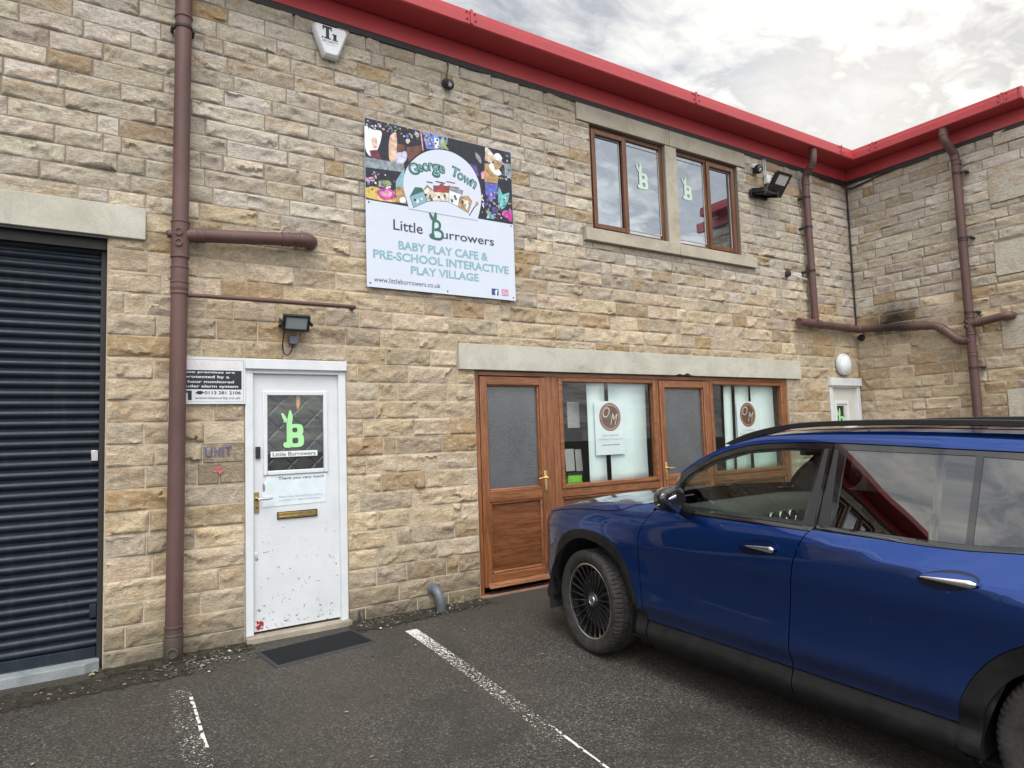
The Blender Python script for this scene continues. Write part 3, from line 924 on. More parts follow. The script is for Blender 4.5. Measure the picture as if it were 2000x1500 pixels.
# mortar bed, reveals and core of the walls
mb = MB()
us = sorted({-44.0, X0 + 0.3} | {e for o in OPEN for e in o[:2]})
vs_ = sorted({-0.3, ZTOP + 0.3} | {e for o in OPEN for e in o[2:] if e > -0.25})
HOLES = [OPEN[0], OPEN[2], OPEN[4], OPEN[5], (3.588, 4.745, 3.682, 4.876), (4.94, 6.07, 3.682, 4.876), OPEN[9], OPEN[11]]
us = sorted(set(us) | {4.745, 4.94})
def inside(u, v):
    return any(h[0] < u < h[1] and h[2] < v < h[3] for h in HOLES)
for a, b in zip(us[:-1], us[1:]):
    for c, d in zip(vs_[:-1], vs_[1:]):
        if not inside((a + b) / 2, (c + d) / 2):
            mb.quad((a, -0.0032, c), (b, -0.0032, c), (b, -0.0032, d), (a, -0.0032, d))
for h in HOLES:
    a, b, c, d = h; c = max(c, -0.05)
    mb.quad((a, 0.002, c), (a, 0.30, c), (a, 0.30, d), (a, 0.002, d)); mb.quad((b, 0.002, c), (b, 0.30, c), (b, 0.30, d), (b, 0.002, d))
    mb.quad((a, 0.002, d), (a, 0.30, d), (b, 0.30, d), (b, 0.002, d)); mb.quad((a, 0.002, c), (a, 0.30, c), (b, 0.30, c), (b, 0.002, c))
mb.quad((X0 - 0.0031, 0, -0.3), (X0 - 0.0031, WEND, -0.3), (X0 - 0.0031, WEND, ZTOP + 0.2), (X0 - 0.0031, 0, ZTOP + 0.2))
mb.quad((X0, WEND + 0.003, -0.3), (13.5, WEND + 0.003, -0.3), (13.5, WEND + 0.003, ZTOP + 0.2), (X0, WEND + 0.003, ZTOP + 0.2))
mb.quad((13.5, WEND, -0.3), (13.5, 9, -0.3), (13.5, 9, ZTOP), (13.5, WEND, ZTOP))
mb.quad((-44, 9, -0.3), (13.5, 9, -0.3), (13.5, 9, ZTOP), (-44, 9, ZTOP))
mb.quad((-44, 0, -0.3), (-44, 9, -0.3), (-44, 9, ZTOP), (-44, 0, ZTOP))
part(mb, 'wall_core', M['mortar'], smooth=False)

# rooms behind the glass
mb = MB()
for (a, b, c, d, dep) in ((1.9, 7.0, -0.02, 2.6, 4.0), (-0.05, 0.85, 0.0, 2.3, 1.2), (7.7, 8.6, 0.0, 2.3, 1.2)):
    mb.quad((a, 0.30, c), (a, dep, c), (a, dep, d), (a, 0.30, d)); mb.quad((b, 0.30, c), (b, dep, c), (b, dep, d), (b, 0.30, d))
    mb.quad((a, dep, c), (b, dep, c), (b, dep, d), (a, dep, d)); mb.quad((a, 0.30, d), (b, 0.30, d), (b, dep, d), (a, dep, d)); mb.quad((a, 0.30, c), (b, 0.30, c), (b, dep, c), (a, dep, c))
part(mb, 'inner_room', M['interior'], smooth=False)
mb = MB()
for a, b in ((3.4, 6.3), (-9.6, -3.7)):
    c, d, dep = 3.5, 5.0, 0.42
    mb.quad((a, dep, c), (b, dep, c), (b, dep, d), (a, dep, d)); mb.quad((a, 0.30, c), (b, 0.30, c), (b, dep, c), (a, dep, c)); mb.quad((a, 0.30, d), (b, 0.30, d), (b, dep, d), (a, dep, d))
    mb.quad((a, 0.30, c), (a, dep, c), (a, dep, d), (a, 0.30, d)); mb.quad((b, 0.30, c), (b, dep, c), (b, dep, d), (b, 0.30, d))
each(mb, 'upstairs_net_curtain', M['pale_wall'], smooth=False)

# dressed stone: lintels, head, sill, mullion
def block(name, boxes, mat, **k):
    mb = MB()
    for q in boxes:
        mb.box(*q)
    return part(mb, name, mat, bevel=0.005, **k)
o = block('lintel', [(-4.6, -0.693, -0.042, 0.28, 2.987, 3.220)], M['dressed']); o['label'] = 'pale stone lintel over the roller shutter'
# the long lintel has a chip broken off its lower edge
mb = MB()
pr = [(1.866, 2.113)]
for i, x in enumerate(np.linspace(4.70, 5.02, 17)):
    pr.append((float(x), 2.113 + 0.030 * max(0, math.sin((x - 4.70) / 0.32 * math.pi)) * (0.6 + 0.4 * math.sin(x * 40))))
pr += [(7.121, 2.113), (7.121, 2.357), (1.866, 2.357)]
mb.prism(pr, (0, 0, 0), (1, 0, 0), (0, 0, 1), (0, -1, 0), -0.28, 0.045)
o = part(mb, 'lintel', M['dressed'], bevel=0.004, smooth=False); o['label'] = 'long pale stone lintel over the brown shopfront, chipped on its lower edge'
o = block('window_head', [(3.403, 4.818, -0.026, 0.25, 4.879, 5.072), (4.824, 6.217, -0.026, 0.25, 4.879, 5.072)], M['dressed_tan'])
o = block('window_sill', [(3.444, 4.875, -0.062, 0.05, 3.545, 3.680), (4.880, 6.312, -0.062, 0.05, 3.545, 3.680)], M['dressed_tan'])
o = block('mullion', [(4.748, 4.937, -0.018, 0.25, 3.684, 4.875)], M['dressed_tan'])
block('window_sill', [(-6.1, -3.7, -0.06, 0.05, 3.545, 3.680)], M['dressed_tan'])

# ------------------------------------------------------------------ eaves
XL = -44.0
mb = MB()
mb.box(XL, X0 - 0.03, -0.03, 0.05, 5.122, 5.293)
for x in (-3.2, 0.1, 3.4, 5.62):
    mb.box(x, x + 0.008, -0.034, -0.03, 5.125, 5.29)
part(mb, 'fascia', M['red'], bevel=0.004)
mb = MB(); mb.box(X0 - 0.03, X0 + 0.05, WEND - 0.3, -0.03, 5.122, 5.293); mb.box(X0 - 0.03, 13.6, WEND - 0.03, WEND + 0.05, 5.123, 5.292)
part(mb, 'fascia', M['red'], bevel=0.004)
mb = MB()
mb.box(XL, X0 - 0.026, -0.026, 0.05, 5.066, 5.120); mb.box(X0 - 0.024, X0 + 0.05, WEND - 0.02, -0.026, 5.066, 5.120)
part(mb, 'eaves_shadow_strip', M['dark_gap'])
# soffit and gutter are one folded profile: soffit, front face, rolled lip
def profile_run(pts, path_fn, n):
    mb = MB(); k = len(pts)
    vs = []
    for i in range(n):
        vs += [path_fn(i, d, z) for d, z in pts]
    fs = [(i * k + j, i * k + j + 1, (i + 1) * k + j + 1, (i + 1) * k + j) for i in range(n - 1) for j in range(k - 1)]
    return mb.add(vs, fs)
G = 0.335
PROF = [(0.03, 5.296), (G - 0.012, 5.290), (G, 5.300), (G + 0.004, 5.385), (G - 0.012, 5.398), (G - 0.012, 5.436), (G - 0.022, 5.446), (G - 0.05, 5.446), (G - 0.06, 5.40), (G - 0.30, 5.40)]
part(profile_run(PROF, lambda i, d, z: ((XL, X0 - d)[i], -d, z), 2), 'gutter', M['red'], angle=25)
WG = -2.37
part(profile_run(PROF, lambda i, d, z: (X0 - d, (-d, WG)[i], z), 2), 'gutter', M['red'], angle=25)
mb = MB(); mb.prism([(d, z) for d, z in PROF[:8]] + [(0.03, 5.44)], (X0, WG, 0), (-1, 0, 0), (0, 0, 1), (0, -1, 0), -0.01, 0.03)
part(mb, 'gutter_end', M['red'], smooth=False)
mb = MB()
def joint(x, y, ax):
    ax = Vector(ax); nrm = Vector((ax.y, -ax.x, 0)) if ax.x else Vector((-1, 0, 0))
    c = Vector((x, y, 5.37))
    mb.obox(c + nrm * 0.004, ax * 0.012, nrm * 0.006, (0, 0, 0.068))
    for s in (-1, 1):
        for dz in (-0.03, 0.045):
            p = c + ax * (s * 0.045) + Vector((0, 0, dz)) + nrm * (0.002 if dz < 0 else -0.010)
            mb.lathe([(0.0, 0.009), (0.007, 0.007), (0.008, 0.0)], p, nrm, 10, 1)
for x in (-1.2, 1.93, 4.97, 7.98):
    joint(x, -G - 0.003, (1, 0, 0))
joint(X0 - G - 0.003, -0.62, (0, -1, 0)); joint(X0 - G - 0.003, -2.2, (0, -1, 0))
each(mb, 'gutter_joint', [M['red'], M['dark_gap']], None, 0.08)
# shallow metal roof
M['roof'] = simple('grey_metal_roof', (0.12, 0.12, 0.125), 0.5, 0.2)
mb = MB()
mb.quad((XL, -G + 0.26, 5.41), (X0 - 0.06, -0.06, 5.41), (10.8, 4.4, 5.95), (XL, 4.4, 5.95)); mb.quad((XL, 9, 5.4), (13.5, 9, 5.4), (10.8, 4.4, 5.95), (XL, 4.4, 5.95))
mb.quad((X0 - 0.06, -0.06, 5.41), (X0 - 0.06, WEND - 0.2, 5.41), (11, WEND - 0.2, 5.80), (10.8, 4.4, 5.95)); mb.quad((13.6, WEND - 0.2, 5.4), (11, WEND - 0.2, 5.80), (10.8, 4.4, 5.95), (13.6, 9, 5.4))
part(mb, 'roof', M['roof'], smooth=False)

# ------------------------------------------------------------------ roller shutter
mb = MB()
prof = []
z = 0.135; per = 0.0685
while z < 2.93:
    for k in range(11):
        q = k / 10
        prof.append((0.120 - 0.022 * math.sin(math.pi * min(1, q / 0.80)) ** 0.8 if q < 0.80 else 0.120 + 0.004 * (1 if q < 0.97 else 0), z + per * q))
    z += per
k = len(prof)
vs = [(x, y, zz) for x in (-4.2, -0.952) for y, zz in prof]
mb.add(vs, [(i, i + 1, k + i + 1, k + i) for i in range(k - 1)])
SH = part(mb, 'roller_shutter', M['shutter'], angle=50)
mb = MB(); mb.box(-0.962, -0.930, 0.075, 0.16, 0.0, 2.984); part(mb, 'guide_rail', M['dark_gap'], SH, bevel=0.003)
mb = MB(); mb.box(-4.2, -0.964, 0.100, 0.13, 0.066, 0.134); mb.box(-4.2, -0.964, 0.090, 0.10, 0.060, 0.070); part(mb, 'bottom_bar', M['shutter'], SH, bevel=0.003)
mb = MB(); mb.box(-1.008, -0.965, 0.085, 0.10, 1.405, 1.480); part(mb, 'lock_tab', M['steel'], SH, bevel=0.003)
mb = MB(); mb.box(-1.005, -0.965, 0.085, 0.10, 0.335, 0.425); part(mb, 'lock_tab', M['shutter'], SH, bevel=0.003)
mb = MB(); mb.box(-4.2, -0.93, 0.03, 0.28, 2.900, 2.986); mb.box(-4.2, -0.93, -0.03, 0.03, 2.968, 2.986)
part(mb, 'shutter_head', M['dark_gap'], SH)
mb = MB()
pr = [(-4.2, 0.13), (-0.945, 0.13), (-0.945, 0.02), (-0.99, -0.005), (-1.03, -0.03), (-1.4, -0.035), (-4.2, -0.04)]
mb.prism(pr, (0, 0, 0), (1, 0, 0), (0, 1, 0), (0, 0, 1), -0.12, 0.062)
part(mb, 'shutter_step', M['concrete'], bevel=0.006, smooth=False)

# ------------------------------------------------------------------ white door
def frame_boxes(mb, x0, x1, z0, z1, w, y0, y1, mat=0, bottom=True, top=True):
    mb.box(x0, x0 + w, y0, y1, z0, z1, mat); mb.box(x1 - w, x1, y0, y1, z0, z1, mat)
    if top:
        mb.box(x0 + w, x1 - w, y0, y1, z1 - w, z1, mat)
    if bottom:
        mb.box(x0 + w, x1 - w, y0, y1, z0, z0 + w, mat)
mb = MB()
mb.box(0.050, 0.728, 0.012, 0.055, 0.060, 1.262); mb.box(0.050, 0.160, 0.012, 0.055, 1.262, 1.866); mb.box(0.608, 0.728, 0.012, 0.055, 1.262, 1.866); mb.box(0.050, 0.728, 0.012, 0.055, 1.866, 2.032)
DOOR = part(mb, 'door', M['whitepaint'], smooth=False); DOOR['label'] = 'scuffed white door with a black quilted window'
mb = MB()
mb.box(-0.008, 0.050, -0.022, 0.10, 0.042, 2.058); mb.box(0.728, 0.788, -0.022, 0.10, 0.036, 2.058); mb.box(0.050, 0.728, -0.022, 0.10, 2.034, 2.058)
part(mb, 'door_frame', M['whiteframe'], DOOR, bevel=0.004)
mb = MB(); mb.box(-0.012, 0.792, -0.050, 0.10, 2.066, 2.146); mb.box(-0.004, 0.784, -0.030, 0.10, 2.056, 2.067)
part(mb, 'door_head_trim', M['whiteframe'], DOOR, bevel=0.006)
mb = MB(); frame_boxes(mb, 0.128, 0.640, 1.238, 1.898, 0.034, -0.002, 0.02)
part(mb, 'glazing_bead', M['whiteframe'], DOOR, bevel=0.006)
mb = MB(); n = 24
for i in range(n):
    for j in range(n):
        pass
mb.quad((0.155, 0.030, 1.255), (0.615, 0.030, 1.255), (0.615, 0.030, 1.875), (0.155, 0.030, 1.875))
part(mb, 'quilted_cover', M['quilt'], DOOR, smooth=False)
mb = MB(); mb.quad((0.160, 0.020, 1.260), (0.610, 0.020, 1.260), (0.610, 0.020, 1.870), (0.160, 0.020, 1.870))
part(mb, 'door_pane', M['clear'], DOOR, smooth=False)
def bunny_b(mb, ox, oz, s, y, mat=0):
    """the rabbit-eared letter B of the sign, drawn from outline points; ox, oz is the lower left, s the height"""
    k = s / 0.296
    def P(l):
        return [(ox + (a - 0.273) * k, oz + (b - 1.450) * k) for a, b in l]
    put = face_y(y)
    def poly(l):
        mb.add([put(a, b) for a, b in l], [tuple(range(len(l)))], mat)
    poly(P(cat2([(0.318, 1.640), (0.290, 1.665), (0.271, 1.715), (0.281, 1.724), (0.300, 1.706), (0.318, 1.672), (0.326, 1.640)], 5)))
    poly(P(cat2([(0.322, 1.640), (0.321, 1.690), (0.336, 1.745), (0.349, 1.738), (0.360, 1.700), (0.357, 1.650), (0.345, 1.630)], 5)))
    # the B: outer outline with two counters, built as strips between outline and counters
    def ring(outer, inner):
        n = len(outer)
        mb.add([put(a, b) for a, b in outer] + [put(a, b) for a, b in inner], [(i, (i + 1) % n, n + (i + 1) % n, n + i) for i in range(n)], mat)
    def lobe(x0, x1, z0, z1, ix0, ix1, iz0, iz1):
        o, i = [], []
        for q in np.linspace(0, 2 * math.pi, 48, endpoint=False):
            c, s_ = math.cos(q), math.sin(q)
            ex = 3.2
            f = lambda v: math.copysign(abs(v) ** (2 / ex), v)
            o.append((x0 + (x1 - x0) * (0.5 + 0.5 * f(c)), z0 + (z1 - z0) * (0.5 + 0.5 * f(s_))))
            i.append((ix0 + (ix1 - ix0) * (0.5 + 0.5 * f(c)), iz0 + (iz1 - iz0) * (0.5 + 0.5 * f(s_))))
        ring(P(o), P(i))
    lobe(0.312, 0.444, 1.540, 1.636, 0.357, 0.396, 1.568, 1.606)
    put = face_y(y - 0.0004)
    lobe(0.312, 0.449, 1.450, 1.560, 0.357, 0.404, 1.480, 1.526)
    put = face_y(y - 0.0008)
    poly(P([(0.312, 1.460), (0.354, 1.460), (0.354, 1.655), (0.330, 1.662), (0.312, 1.640)]))
    put = face_y(y - 0.0014)
    poly(P(cat2([(0.288, 1.462), (0.300, 1.450), (0.345, 1.451), (0.345, 1.490), (0.300, 1.492), (0.286, 1.480)], 5)))
mb = MB(); bunny_b(mb, 0.273, 1.450, 0.296, 0.0165); mb.box(0.286, 0.316, 0.0155, 0.0163, 1.649, 1.658, 1)
part(mb, 'rabbit_letter_sticker', [M['lime'], M['greypaper']], DOOR, smooth=False)
mb = MB(); mb.box(0.187, 0.556, 0.013, 0.0185, 1.376, 1.421)
text(mb, 'Little Burrowers', 0.203, 0.540, 1.384, 1.414, face_y(0.0120), 1, 0.004)
part(mb, 'name_label', [M['paper'], M['ink']], DOOR, smooth=False)
M['orange'] = simple('orange_strip', (0.52, 0.26, 0.10), 0.6)
mb = MB(); mb.flat([(0.394, 1.862), (0.393, 1.790), (0.399, 1.750), (0.422, 1.785), (0.424, 1.862)], (0, 0.027, 0), (1, 0, 0), (0, 0, 1)); part(mb, 'orange_tag', M['orange'], DOOR, smooth=False)
mb = MB(); mb.box(0.072, 0.106, -0.008, 0.012, 1.372, 1.464); mb.lathe([(0.0, 0.003), (0.008, 0.002), (0.009, 0)], (0.089, -0.008, 1.44), (0, -1, 0), 14); part(mb, 'doorbell', M['black'], DOOR, bevel=0.005)
mb = MB(); mb.box(0.062, 0.096, 0.004, 0.012, 0.952, 1.115); mb.lathe([(0.0, 0.0), (0.0065, 0.001), (0.0065, -0.002)], (0.079, 0.003, 0.995), (0, -1, 0), 12, 2)
mb.lathe([(0.016, 0), (0.016, 0.008), (0.010, 0.012), (0.008, 0.042)], (0.080, 0.004, 1.062), (0, -1, 0), 20)
mb.tube(catmull([(0.080, -0.036, 1.062), (0.105, -0.042, 1.062), (0.150, -0.042, 1.060), (0.188, -0.038, 1.064)], 4), [0.009] * 8 + [0.0085] * 4 + [0.006], 12, mat=1)
part(mb, 'door_handle', [M['brass'], M['steel'], M['ink']], DOOR, bevel=0.002)
mb = MB(); mb.box(0.232, 0.548, 0.002, 0.012, 0.889, 0.948, 1); mb.box(0.240, 0.540, -0.004, 0.004, 0.896, 0.941); mb.box(0.246, 0.534, -0.007, -0.003, 0.902, 0.915)
part(mb, 'letter_plate', [M['brass'], M['ink']], DOOR, bevel=0.003)
mb = MB(); mb.lathe([(0.0, 0.006), (0.016, 0.004), (0.020, 0)], (0.071, 0.012, 0.640), (0, -1, 0), 18); mb.lathe([(0.0, 0.006), (0.010, 0.005), (0.013, 0)], (0.078, 0.012, 0.606), (0, -1, 0), 14, 1)
part(mb, 'lock_cylinder', [M['whiteframe'], M['steel']], DOOR)
mb = MB(); mb.box(-0.010, 0.802, -0.075, 0.10, -0.03, 0.040)
part(mb, 'door_sill', M['wornwood'], DOOR, bevel=0.008)
# the half torn notice on the door
nt = MB()
nt.flat([(0.122, 0.994), (0.624, 0.999), (0.627, 1.232), (0.150, 1.232), (0.148, 1.205), (0.136, 1.190), (0.128, 1.14), (0.120, 1.10), (0.130, 1.05)], (0, 0.0085, 0), (1, 0, 0), (0, 0, 1), 0)
fy = face_y(0.0075)
text(nt, 'Thank you very much', 0.243, 0.606, 1.192, 1.220, fy, 1, 0.012)
for i, (a, b, zz) in enumerate(((0.245, 0.42, 1.155), (0.25, 0.60, 1.128))):
    pass
text(nt, 'Please ring the bell if you have a', 0.243, 0.590, 1.052, 1.073, fy, 2, 0.0, 0.35)
text(nt, 'pushchair or require assistance', 0.243, 0.575, 1.026, 1.046, fy, 2, 0.0, 0.35)
nt.flat(ell(0.182, 1.155, 0.030, 0.034), (0, 0.0078, 0), (1, 0, 0), (0, 0, 1), 3)
nt.flat(cat2([(0.125, 1.175), (0.140, 1.165), (0.142, 1.125), (0.127, 1.115)], 5), (0, 0.0072, 0), (1, 0, 0), (0, 0, 1), 4)
M['faded'] = simple('faded_grey_ink', (0.32, 0.36, 0.40), 0.7); M['palepaper'] = simple('laminated_notice', (0.62, 0.70, 0.76), 0.5, var=0.08, scale=12); M['faintgreen'] = simple('faint_green_print', (0.55, 0.70, 0.66), 0.6); M['torn'] = simple('torn_backing', (0.24, 0.21, 0.19), 0.8)
o = nt.build('paper_notice', [M['palepaper'], M['ink'], M['faded'], M['faintgreen'], M['torn']], smooth=False)
tag(o, 'faded laminated thank you notice stuck under the white door window', 'notice')

# second white door, half hidden by the wing corner and the car
mb = MB(); mb.box(7.885, 8.500, 0.012, 0.055, 0.05, 1.20); mb.box(7.885, 7.985, 0.012, 0.055, 1.20, 1.75); mb.box(8.190, 8.500, 0.012, 0.055, 1.20, 1.75); mb.box(7.885, 8.500, 0.012, 0.055, 1.75, 2.03)
M['creamdoor'] = simple('cream_door_paint', (0.58, 0.58, 0.54), 0.45, var=0.06)
D2 = part(mb, 'door', M['creamdoor'], smooth=False); D2['label'] = 'cream door in the corner behind the car roof'
mb = MB(); mb.box(7.815, 7.885, -0.02, 0.10, 0.0, 2.03); mb.box(8.500, 8.585, -0.02, 0.10, 0.0, 2.03); mb.box(7.80, 8.590, -0.05, 0.10, 2.035, 2.146); mb.box(7.815, 8.585, -0.025, 0.10, 2.01, 2.035)
part(mb, 'door_frame', M['whiteframe'], D2, bevel=0.005)
mb = MB(); frame_boxes(mb, 7.945, 8.305, 1.16, 1.82, 0.045, 0.0, 0.02); part(mb, 'glazing_bead', M['whiteframe'], D2, bevel=0.005)
mb = MB(); mb.quad((7.985, 0.03, 1.2), (8.265, 0.03, 1.2), (8.265, 0.03, 1.78), (7.985, 0.03, 1.78)); part(mb, 'quilted_cover', M['quilt'], D2, smooth=False)
mb = MB(); bunny_b(mb, 8.005, 1.40, 0.32, 0.022); part(mb, 'rabbit_letter_sticker', M['lime'], D2, smooth=False)

# ------------------------------------------------------------------ brown shopfront
FY0, FY1 = 0.012, 0.085
mb = MB(); mb.box(2.098, 6.768, FY0 + 0.002, FY1, 2.065, 2.108)
SHOP = part(mb, 'shopfront', M['woodh'], bevel=0.004); SHOP['label'] = 'brown woodgrain shopfront of two doors and two windows'
for a, b, z in ((2.049, 2.098, 2.108), (6.768, 6.850, 2.108), (2.870, 2.958, 2.065), (2.960, 3.040, 2.065), (4.425, 4.470, 2.065), (5.290, 5.335, 2.065)):
    mb = MB(); mb.box(a, b, FY0, FY1, 0.02, z); part(mb, 'shop_post', M['woodv'], SHOP, bevel=0.004)
for a, b in ((3.040, 4.425), (5.335, 6.768)):
    for c, d in ((0.845, 0.925), (0.02, 0.11)):
        mb = MB(); mb.box(a, b, FY0 + 0.002, FY1, c, d); part(mb, 'shop_rail', M['woodh'], SHOP, bevel=0.004)
def shop_window(x0, x1):
    mb = MB(); frame_boxes(mb, x0, x1, 0.925, 2.063, 0.046, FY0 - 0.012, FY1 - 0.01)
    f = part(mb, 'window_frame', M['woodh'], SHOP, bevel=0.008)
    mb = MB(); mb.quad((x0 + .03, 0.045, 0.95), (x1 - .03, 0.045, 0.95), (x1 - .03, 0.045, 2.05), (x0 + .03, 0.045, 2.05)); part(mb, 'window_pane', M['clear'], SHOP, smooth=False)
    mb = MB(); mb.box(x0, x1, 0.050, 0.07, 0.11, 0.845); part(mb, 'lower_panel', M['panelwood'], SHOP, smooth=False)
    mb = MB(); frame_boxes(mb, x0, x1, 0.11, 0.845, 0.03, FY0 + 0.012, 0.05); part(mb, 'panel_bead', M['woodh'], SHOP, bevel=0.01)
shop_window(3.040, 4.425); shop_window(5.335, 6.768)
def shop_door(x0, x1, left):
    w = 0.078
    mb = MB(); mb.box(x0, x0 + w, FY0 - 0.018, FY1 - 0.01, 0.085, 2.055); mb.box(x1 - w, x1, FY0 - 0.018, FY1 - 0.01, 0.085, 2.055)
    each(mb, 'door_stile', M['woodv'], SHOP, bevel=0.007)
    mb = MB(); mb.box(x0 + w, x1 - w, FY0 - 0.017, FY1 - 0.01, 1.975, 2.055); mb.box(x0 + w, x1 - w, FY0 - 0.017, FY1 - 0.01, 0.862, 0.968); mb.box(x0 + w, x1 - w, FY0 - 0.017, FY1 - 0.01, 0.085, 0.195)
    mb.prism([(-0.022, 0.10), (-0.050, 0.086), (-0.050, 0.078), (-0.005, 0.078), (-0.005, 0.125)], (x0 + 0.03, 0, 0), (0, 1, 0), (0, 0, 1), (1, 0, 0), 0, x1 - x0 - 0.06)
    each(mb, 'door_rail', M['woodh'], SHOP, bevel=0.006)
    mb = MB(); frame_boxes(mb, x0 + w - 0.006, x1 - w + 0.006, 0.962, 1.982, 0.022, FY0 + 0.002, 0.05); frame_boxes(mb, x0 + w - 0.006, x1 - w + 0.006, 0.190, 0.868, 0.030, FY0 - 0.006, 0.05)
    each(mb, 'door_bead', M['woodh'], SHOP, bevel=0.009)
    mb = MB(); mb.box(x0 + w, x1 - w, 0.040, 0.052, 0.968, 1.975); part(mb, 'door_pane', M['obscure'], SHOP, smooth=False)
    mb = MB(); mb.box(x0 + w, x1 - w, 0.028, 0.06, 0.195, 0.862); part(mb, 'lower_panel', M['panelwood'], SHOP, smooth=False)
    hx = x1 - 0.042 if left else x0 + 0.042
    mb = MB(); mb.box(hx - 0.017, hx + 0.017, -0.016, -0.006, 0.925, 1.125)
    mb.lathe([(0.014, 0), (0.012, 0.012), (0.009, 0.045)], (hx, -0.016, 1.06), (0, -1, 0), 16)
    sgn = -1 if left else 1
    mb.tube(catmull([(hx, -0.058, 1.06), (hx + sgn * 0.03, -0.062, 1.058), (hx + sgn * 0.075, -0.060, 1.060), (hx + sgn * 0.115, -0.056, 1.052)], 4), 0.0085, 12)
    part(mb, 'door_handle', M['goldbrass'], SHOP, bevel=0.003)
shop_door(2.100, 2.868, True); shop_door(4.472, 5.288, False)
mb = MB(); mb.box(2.049, 6.85, -0.028, 0.10, -0.05, 0.018)
M['pinksill'] = simple('pinkish_threshold', (0.30, 0.165, 0.125), 0.6, var=0.2)
part(mb, 'threshold', M['pinksill'], SHOP, bevel=0.004)

# things behind the shop glass
def blind(x0, x1, z0, z1, y, lean, label):
    n = 10; vs = []
    mb = MB()
    for i in range(n + 1):
        t = i / n
        z = z0 + (z1 - z0) * t
        dx = lean * (t - 0.5) + 0.004 * math.sin(t * 5 + x0)
        vs += [(x0 + dx, y + 0.006 * math.sin(t * 4 + x1), z), ((x0 + x1) / 2 + dx, y - 0.006, z), (x1 + dx, y + 0.004 * math.sin(t * 3), z)]
    mb.add(vs, [(i * 3 + j, i * 3 + j + 1, i * 3 + j + 4, i * 3 + j + 3) for i in range(n) for j in range(2)])
    o = mb.build('fabric_blind', M['blind'])
    sm = o.modifiers.new('thick', 'SOLIDIFY'); sm.thickness = 0.002
    return tag(o, label, 'blind', 'white fabric blind panels in the shop windows')
blind(3.470, 3.716, 0.93, 2.10, 0.085, 0.0, 'narrow white blind panel left of the first chocolate poster')
blind(3.776, 4.328, 0.93, 2.10, 0.088, 0.0, 'widest white blind panel, behind the first chocolate poster')
blind(5.665, 5.815, 0.93, 2.10, 0.085, 0.03, 'slim leaning blind panel left of the second chocolate poster')
blind(5.880, 6.150, 0.93, 2.10, 0.09, 0.04, 'white blind panel half behind the left of the second chocolate poster')
blind(6.200, 6.662, 0.93, 2.10, 0.088, 0.0, 'white blind panel behind the right of the second chocolate poster')
blind(6.790, 6.975, 0.93, 2.10, 0.095, 0.0, 'end blind panel against the right jamb of the shopfront')
def poster(x0, x1, z0, z1, label):
    cx, cz = x0 + (x1 - x0) * 0.515, z0 + (z1 - z0) * 0.705
    mb = MB(); y = 0.052
    mb.box(x0, x1, y, y + 0.003, z0, z1)
    d = 1.0
    mb.flat(ell(cx, cz, 0.152, 0.153, 56), (0, y - 0.0015, 0), (1, 0, 0), (0, 0, 1), 1)
    n = 56
    a, b = ell(cx, cz, 0.140, 0.141, n), ell(cx, cz, 0.122, 0.123, n)
    mb.add([(p, y - 0.0025, q) for p, q in a + b], [(i, (i + 1) % n, n + (i + 1) % n, n + i) for i in range(n)], 2)
    text(mb, 'O', cx - 0.105, cx - 0.005, cz - 0.005, cz + 0.105, face_y(y - 0.0035), 3, -0.012, 0.35)
    text(mb, 'M', cx + 0.000, cx + 0.105, cz - 0.085, cz + 0.035, face_y(y - 0.0035), 3, -0.012, 0.45)
    text(mb, 'OLLIE  MORRIS', cx - 0.118, cx + 0.118, z0 + 0.197, z0 + 0.218, face_y(y - 0.0015), 4, 0.006)
    text(mb, 'ARTISAN CHOCOLATES', cx - 0.178, cx + 0.178, z0 + 0.157, z0 + 0.178, face_y(y - 0.0015), 4, 0.006)
    mb.box(cx - 0.125, cx + 0.125, y - 0.0015, y, z0 + 0.103, z0 + 0.108, 5)
    o = mb.build('chocolate_poster', [M['paper'], M['choc'], M['chocrim'], M['letterpale'], M['greypaper'], M['ink']], smooth=False)
    return tag(o, label, 'poster', 'white posters with a chocolate disc')
poster(3.542, 3.961, 1.243, 1.820, 'white poster with brown disc in the wider window beside the brass handled door')
poster(5.864, 6.272, 1.243, 1.815, 'white poster with brown disc in the far window, cut off by the car roof')
def sheet(x0, x1, z0, z1, y, lean, mat, name, label, cat, group=None):
    mb = MB(); mb.prism([(x0 - lean, z0), (x1 - lean, z0), (x1 + lean, z1), (x0 + lean, z1)], (0, y, 0), (1, 0, 0), (0, 0, 1), (0, -1, 0), 0, 0.004)
    return tag(mb.build(name, mat, smooth=False), label, cat, group)
g = 'grey paper sheets pinned behind the shop window'
sheet(3.335, 3.500, 1.545, 1.825, 0.26, 0.0, M['greypaper'], 'paper_sheet', 'upper grey paper sheet behind the left edge of the shop window', 'paper', g)
sheet(3.285, 3.405, 1.084, 1.320, 0.26, -0.006, M['greypaper'], 'paper_sheet', 'lower left grey paper sheet above the green box', 'paper', g)
sheet(3.425, 3.512, 1.078, 1.311, 0.262, -0.008, M['greypaper'], 'paper_sheet', 'lower right grey paper sheet beside the blind panel', 'paper', g)
mb = MB(); mb.box(3.270, 3.458, 0.20, 0.34, 0.925, 1.046); mb.box(3.262, 3.466, 0.19, 0.35, 1.046, 1.066, 1); mb.box(3.30, 3.43, 0.194, 0.20, 0.965, 1.02)
tag(mb.build('green_box', [M['greenbox'], M['ink']], bevel=0.004), 'bright green box with a black lid on the shop window ledge', 'box')
mb = MB(); mb.tube([(4.405, 0.18, 2.05), (4.398, 0.18, 1.10)], 0.006, 8); mb.tube([(4.398, 0.18, 1.10), (4.396, 0.18, 0.96)], 0.011, 10, mat=1)
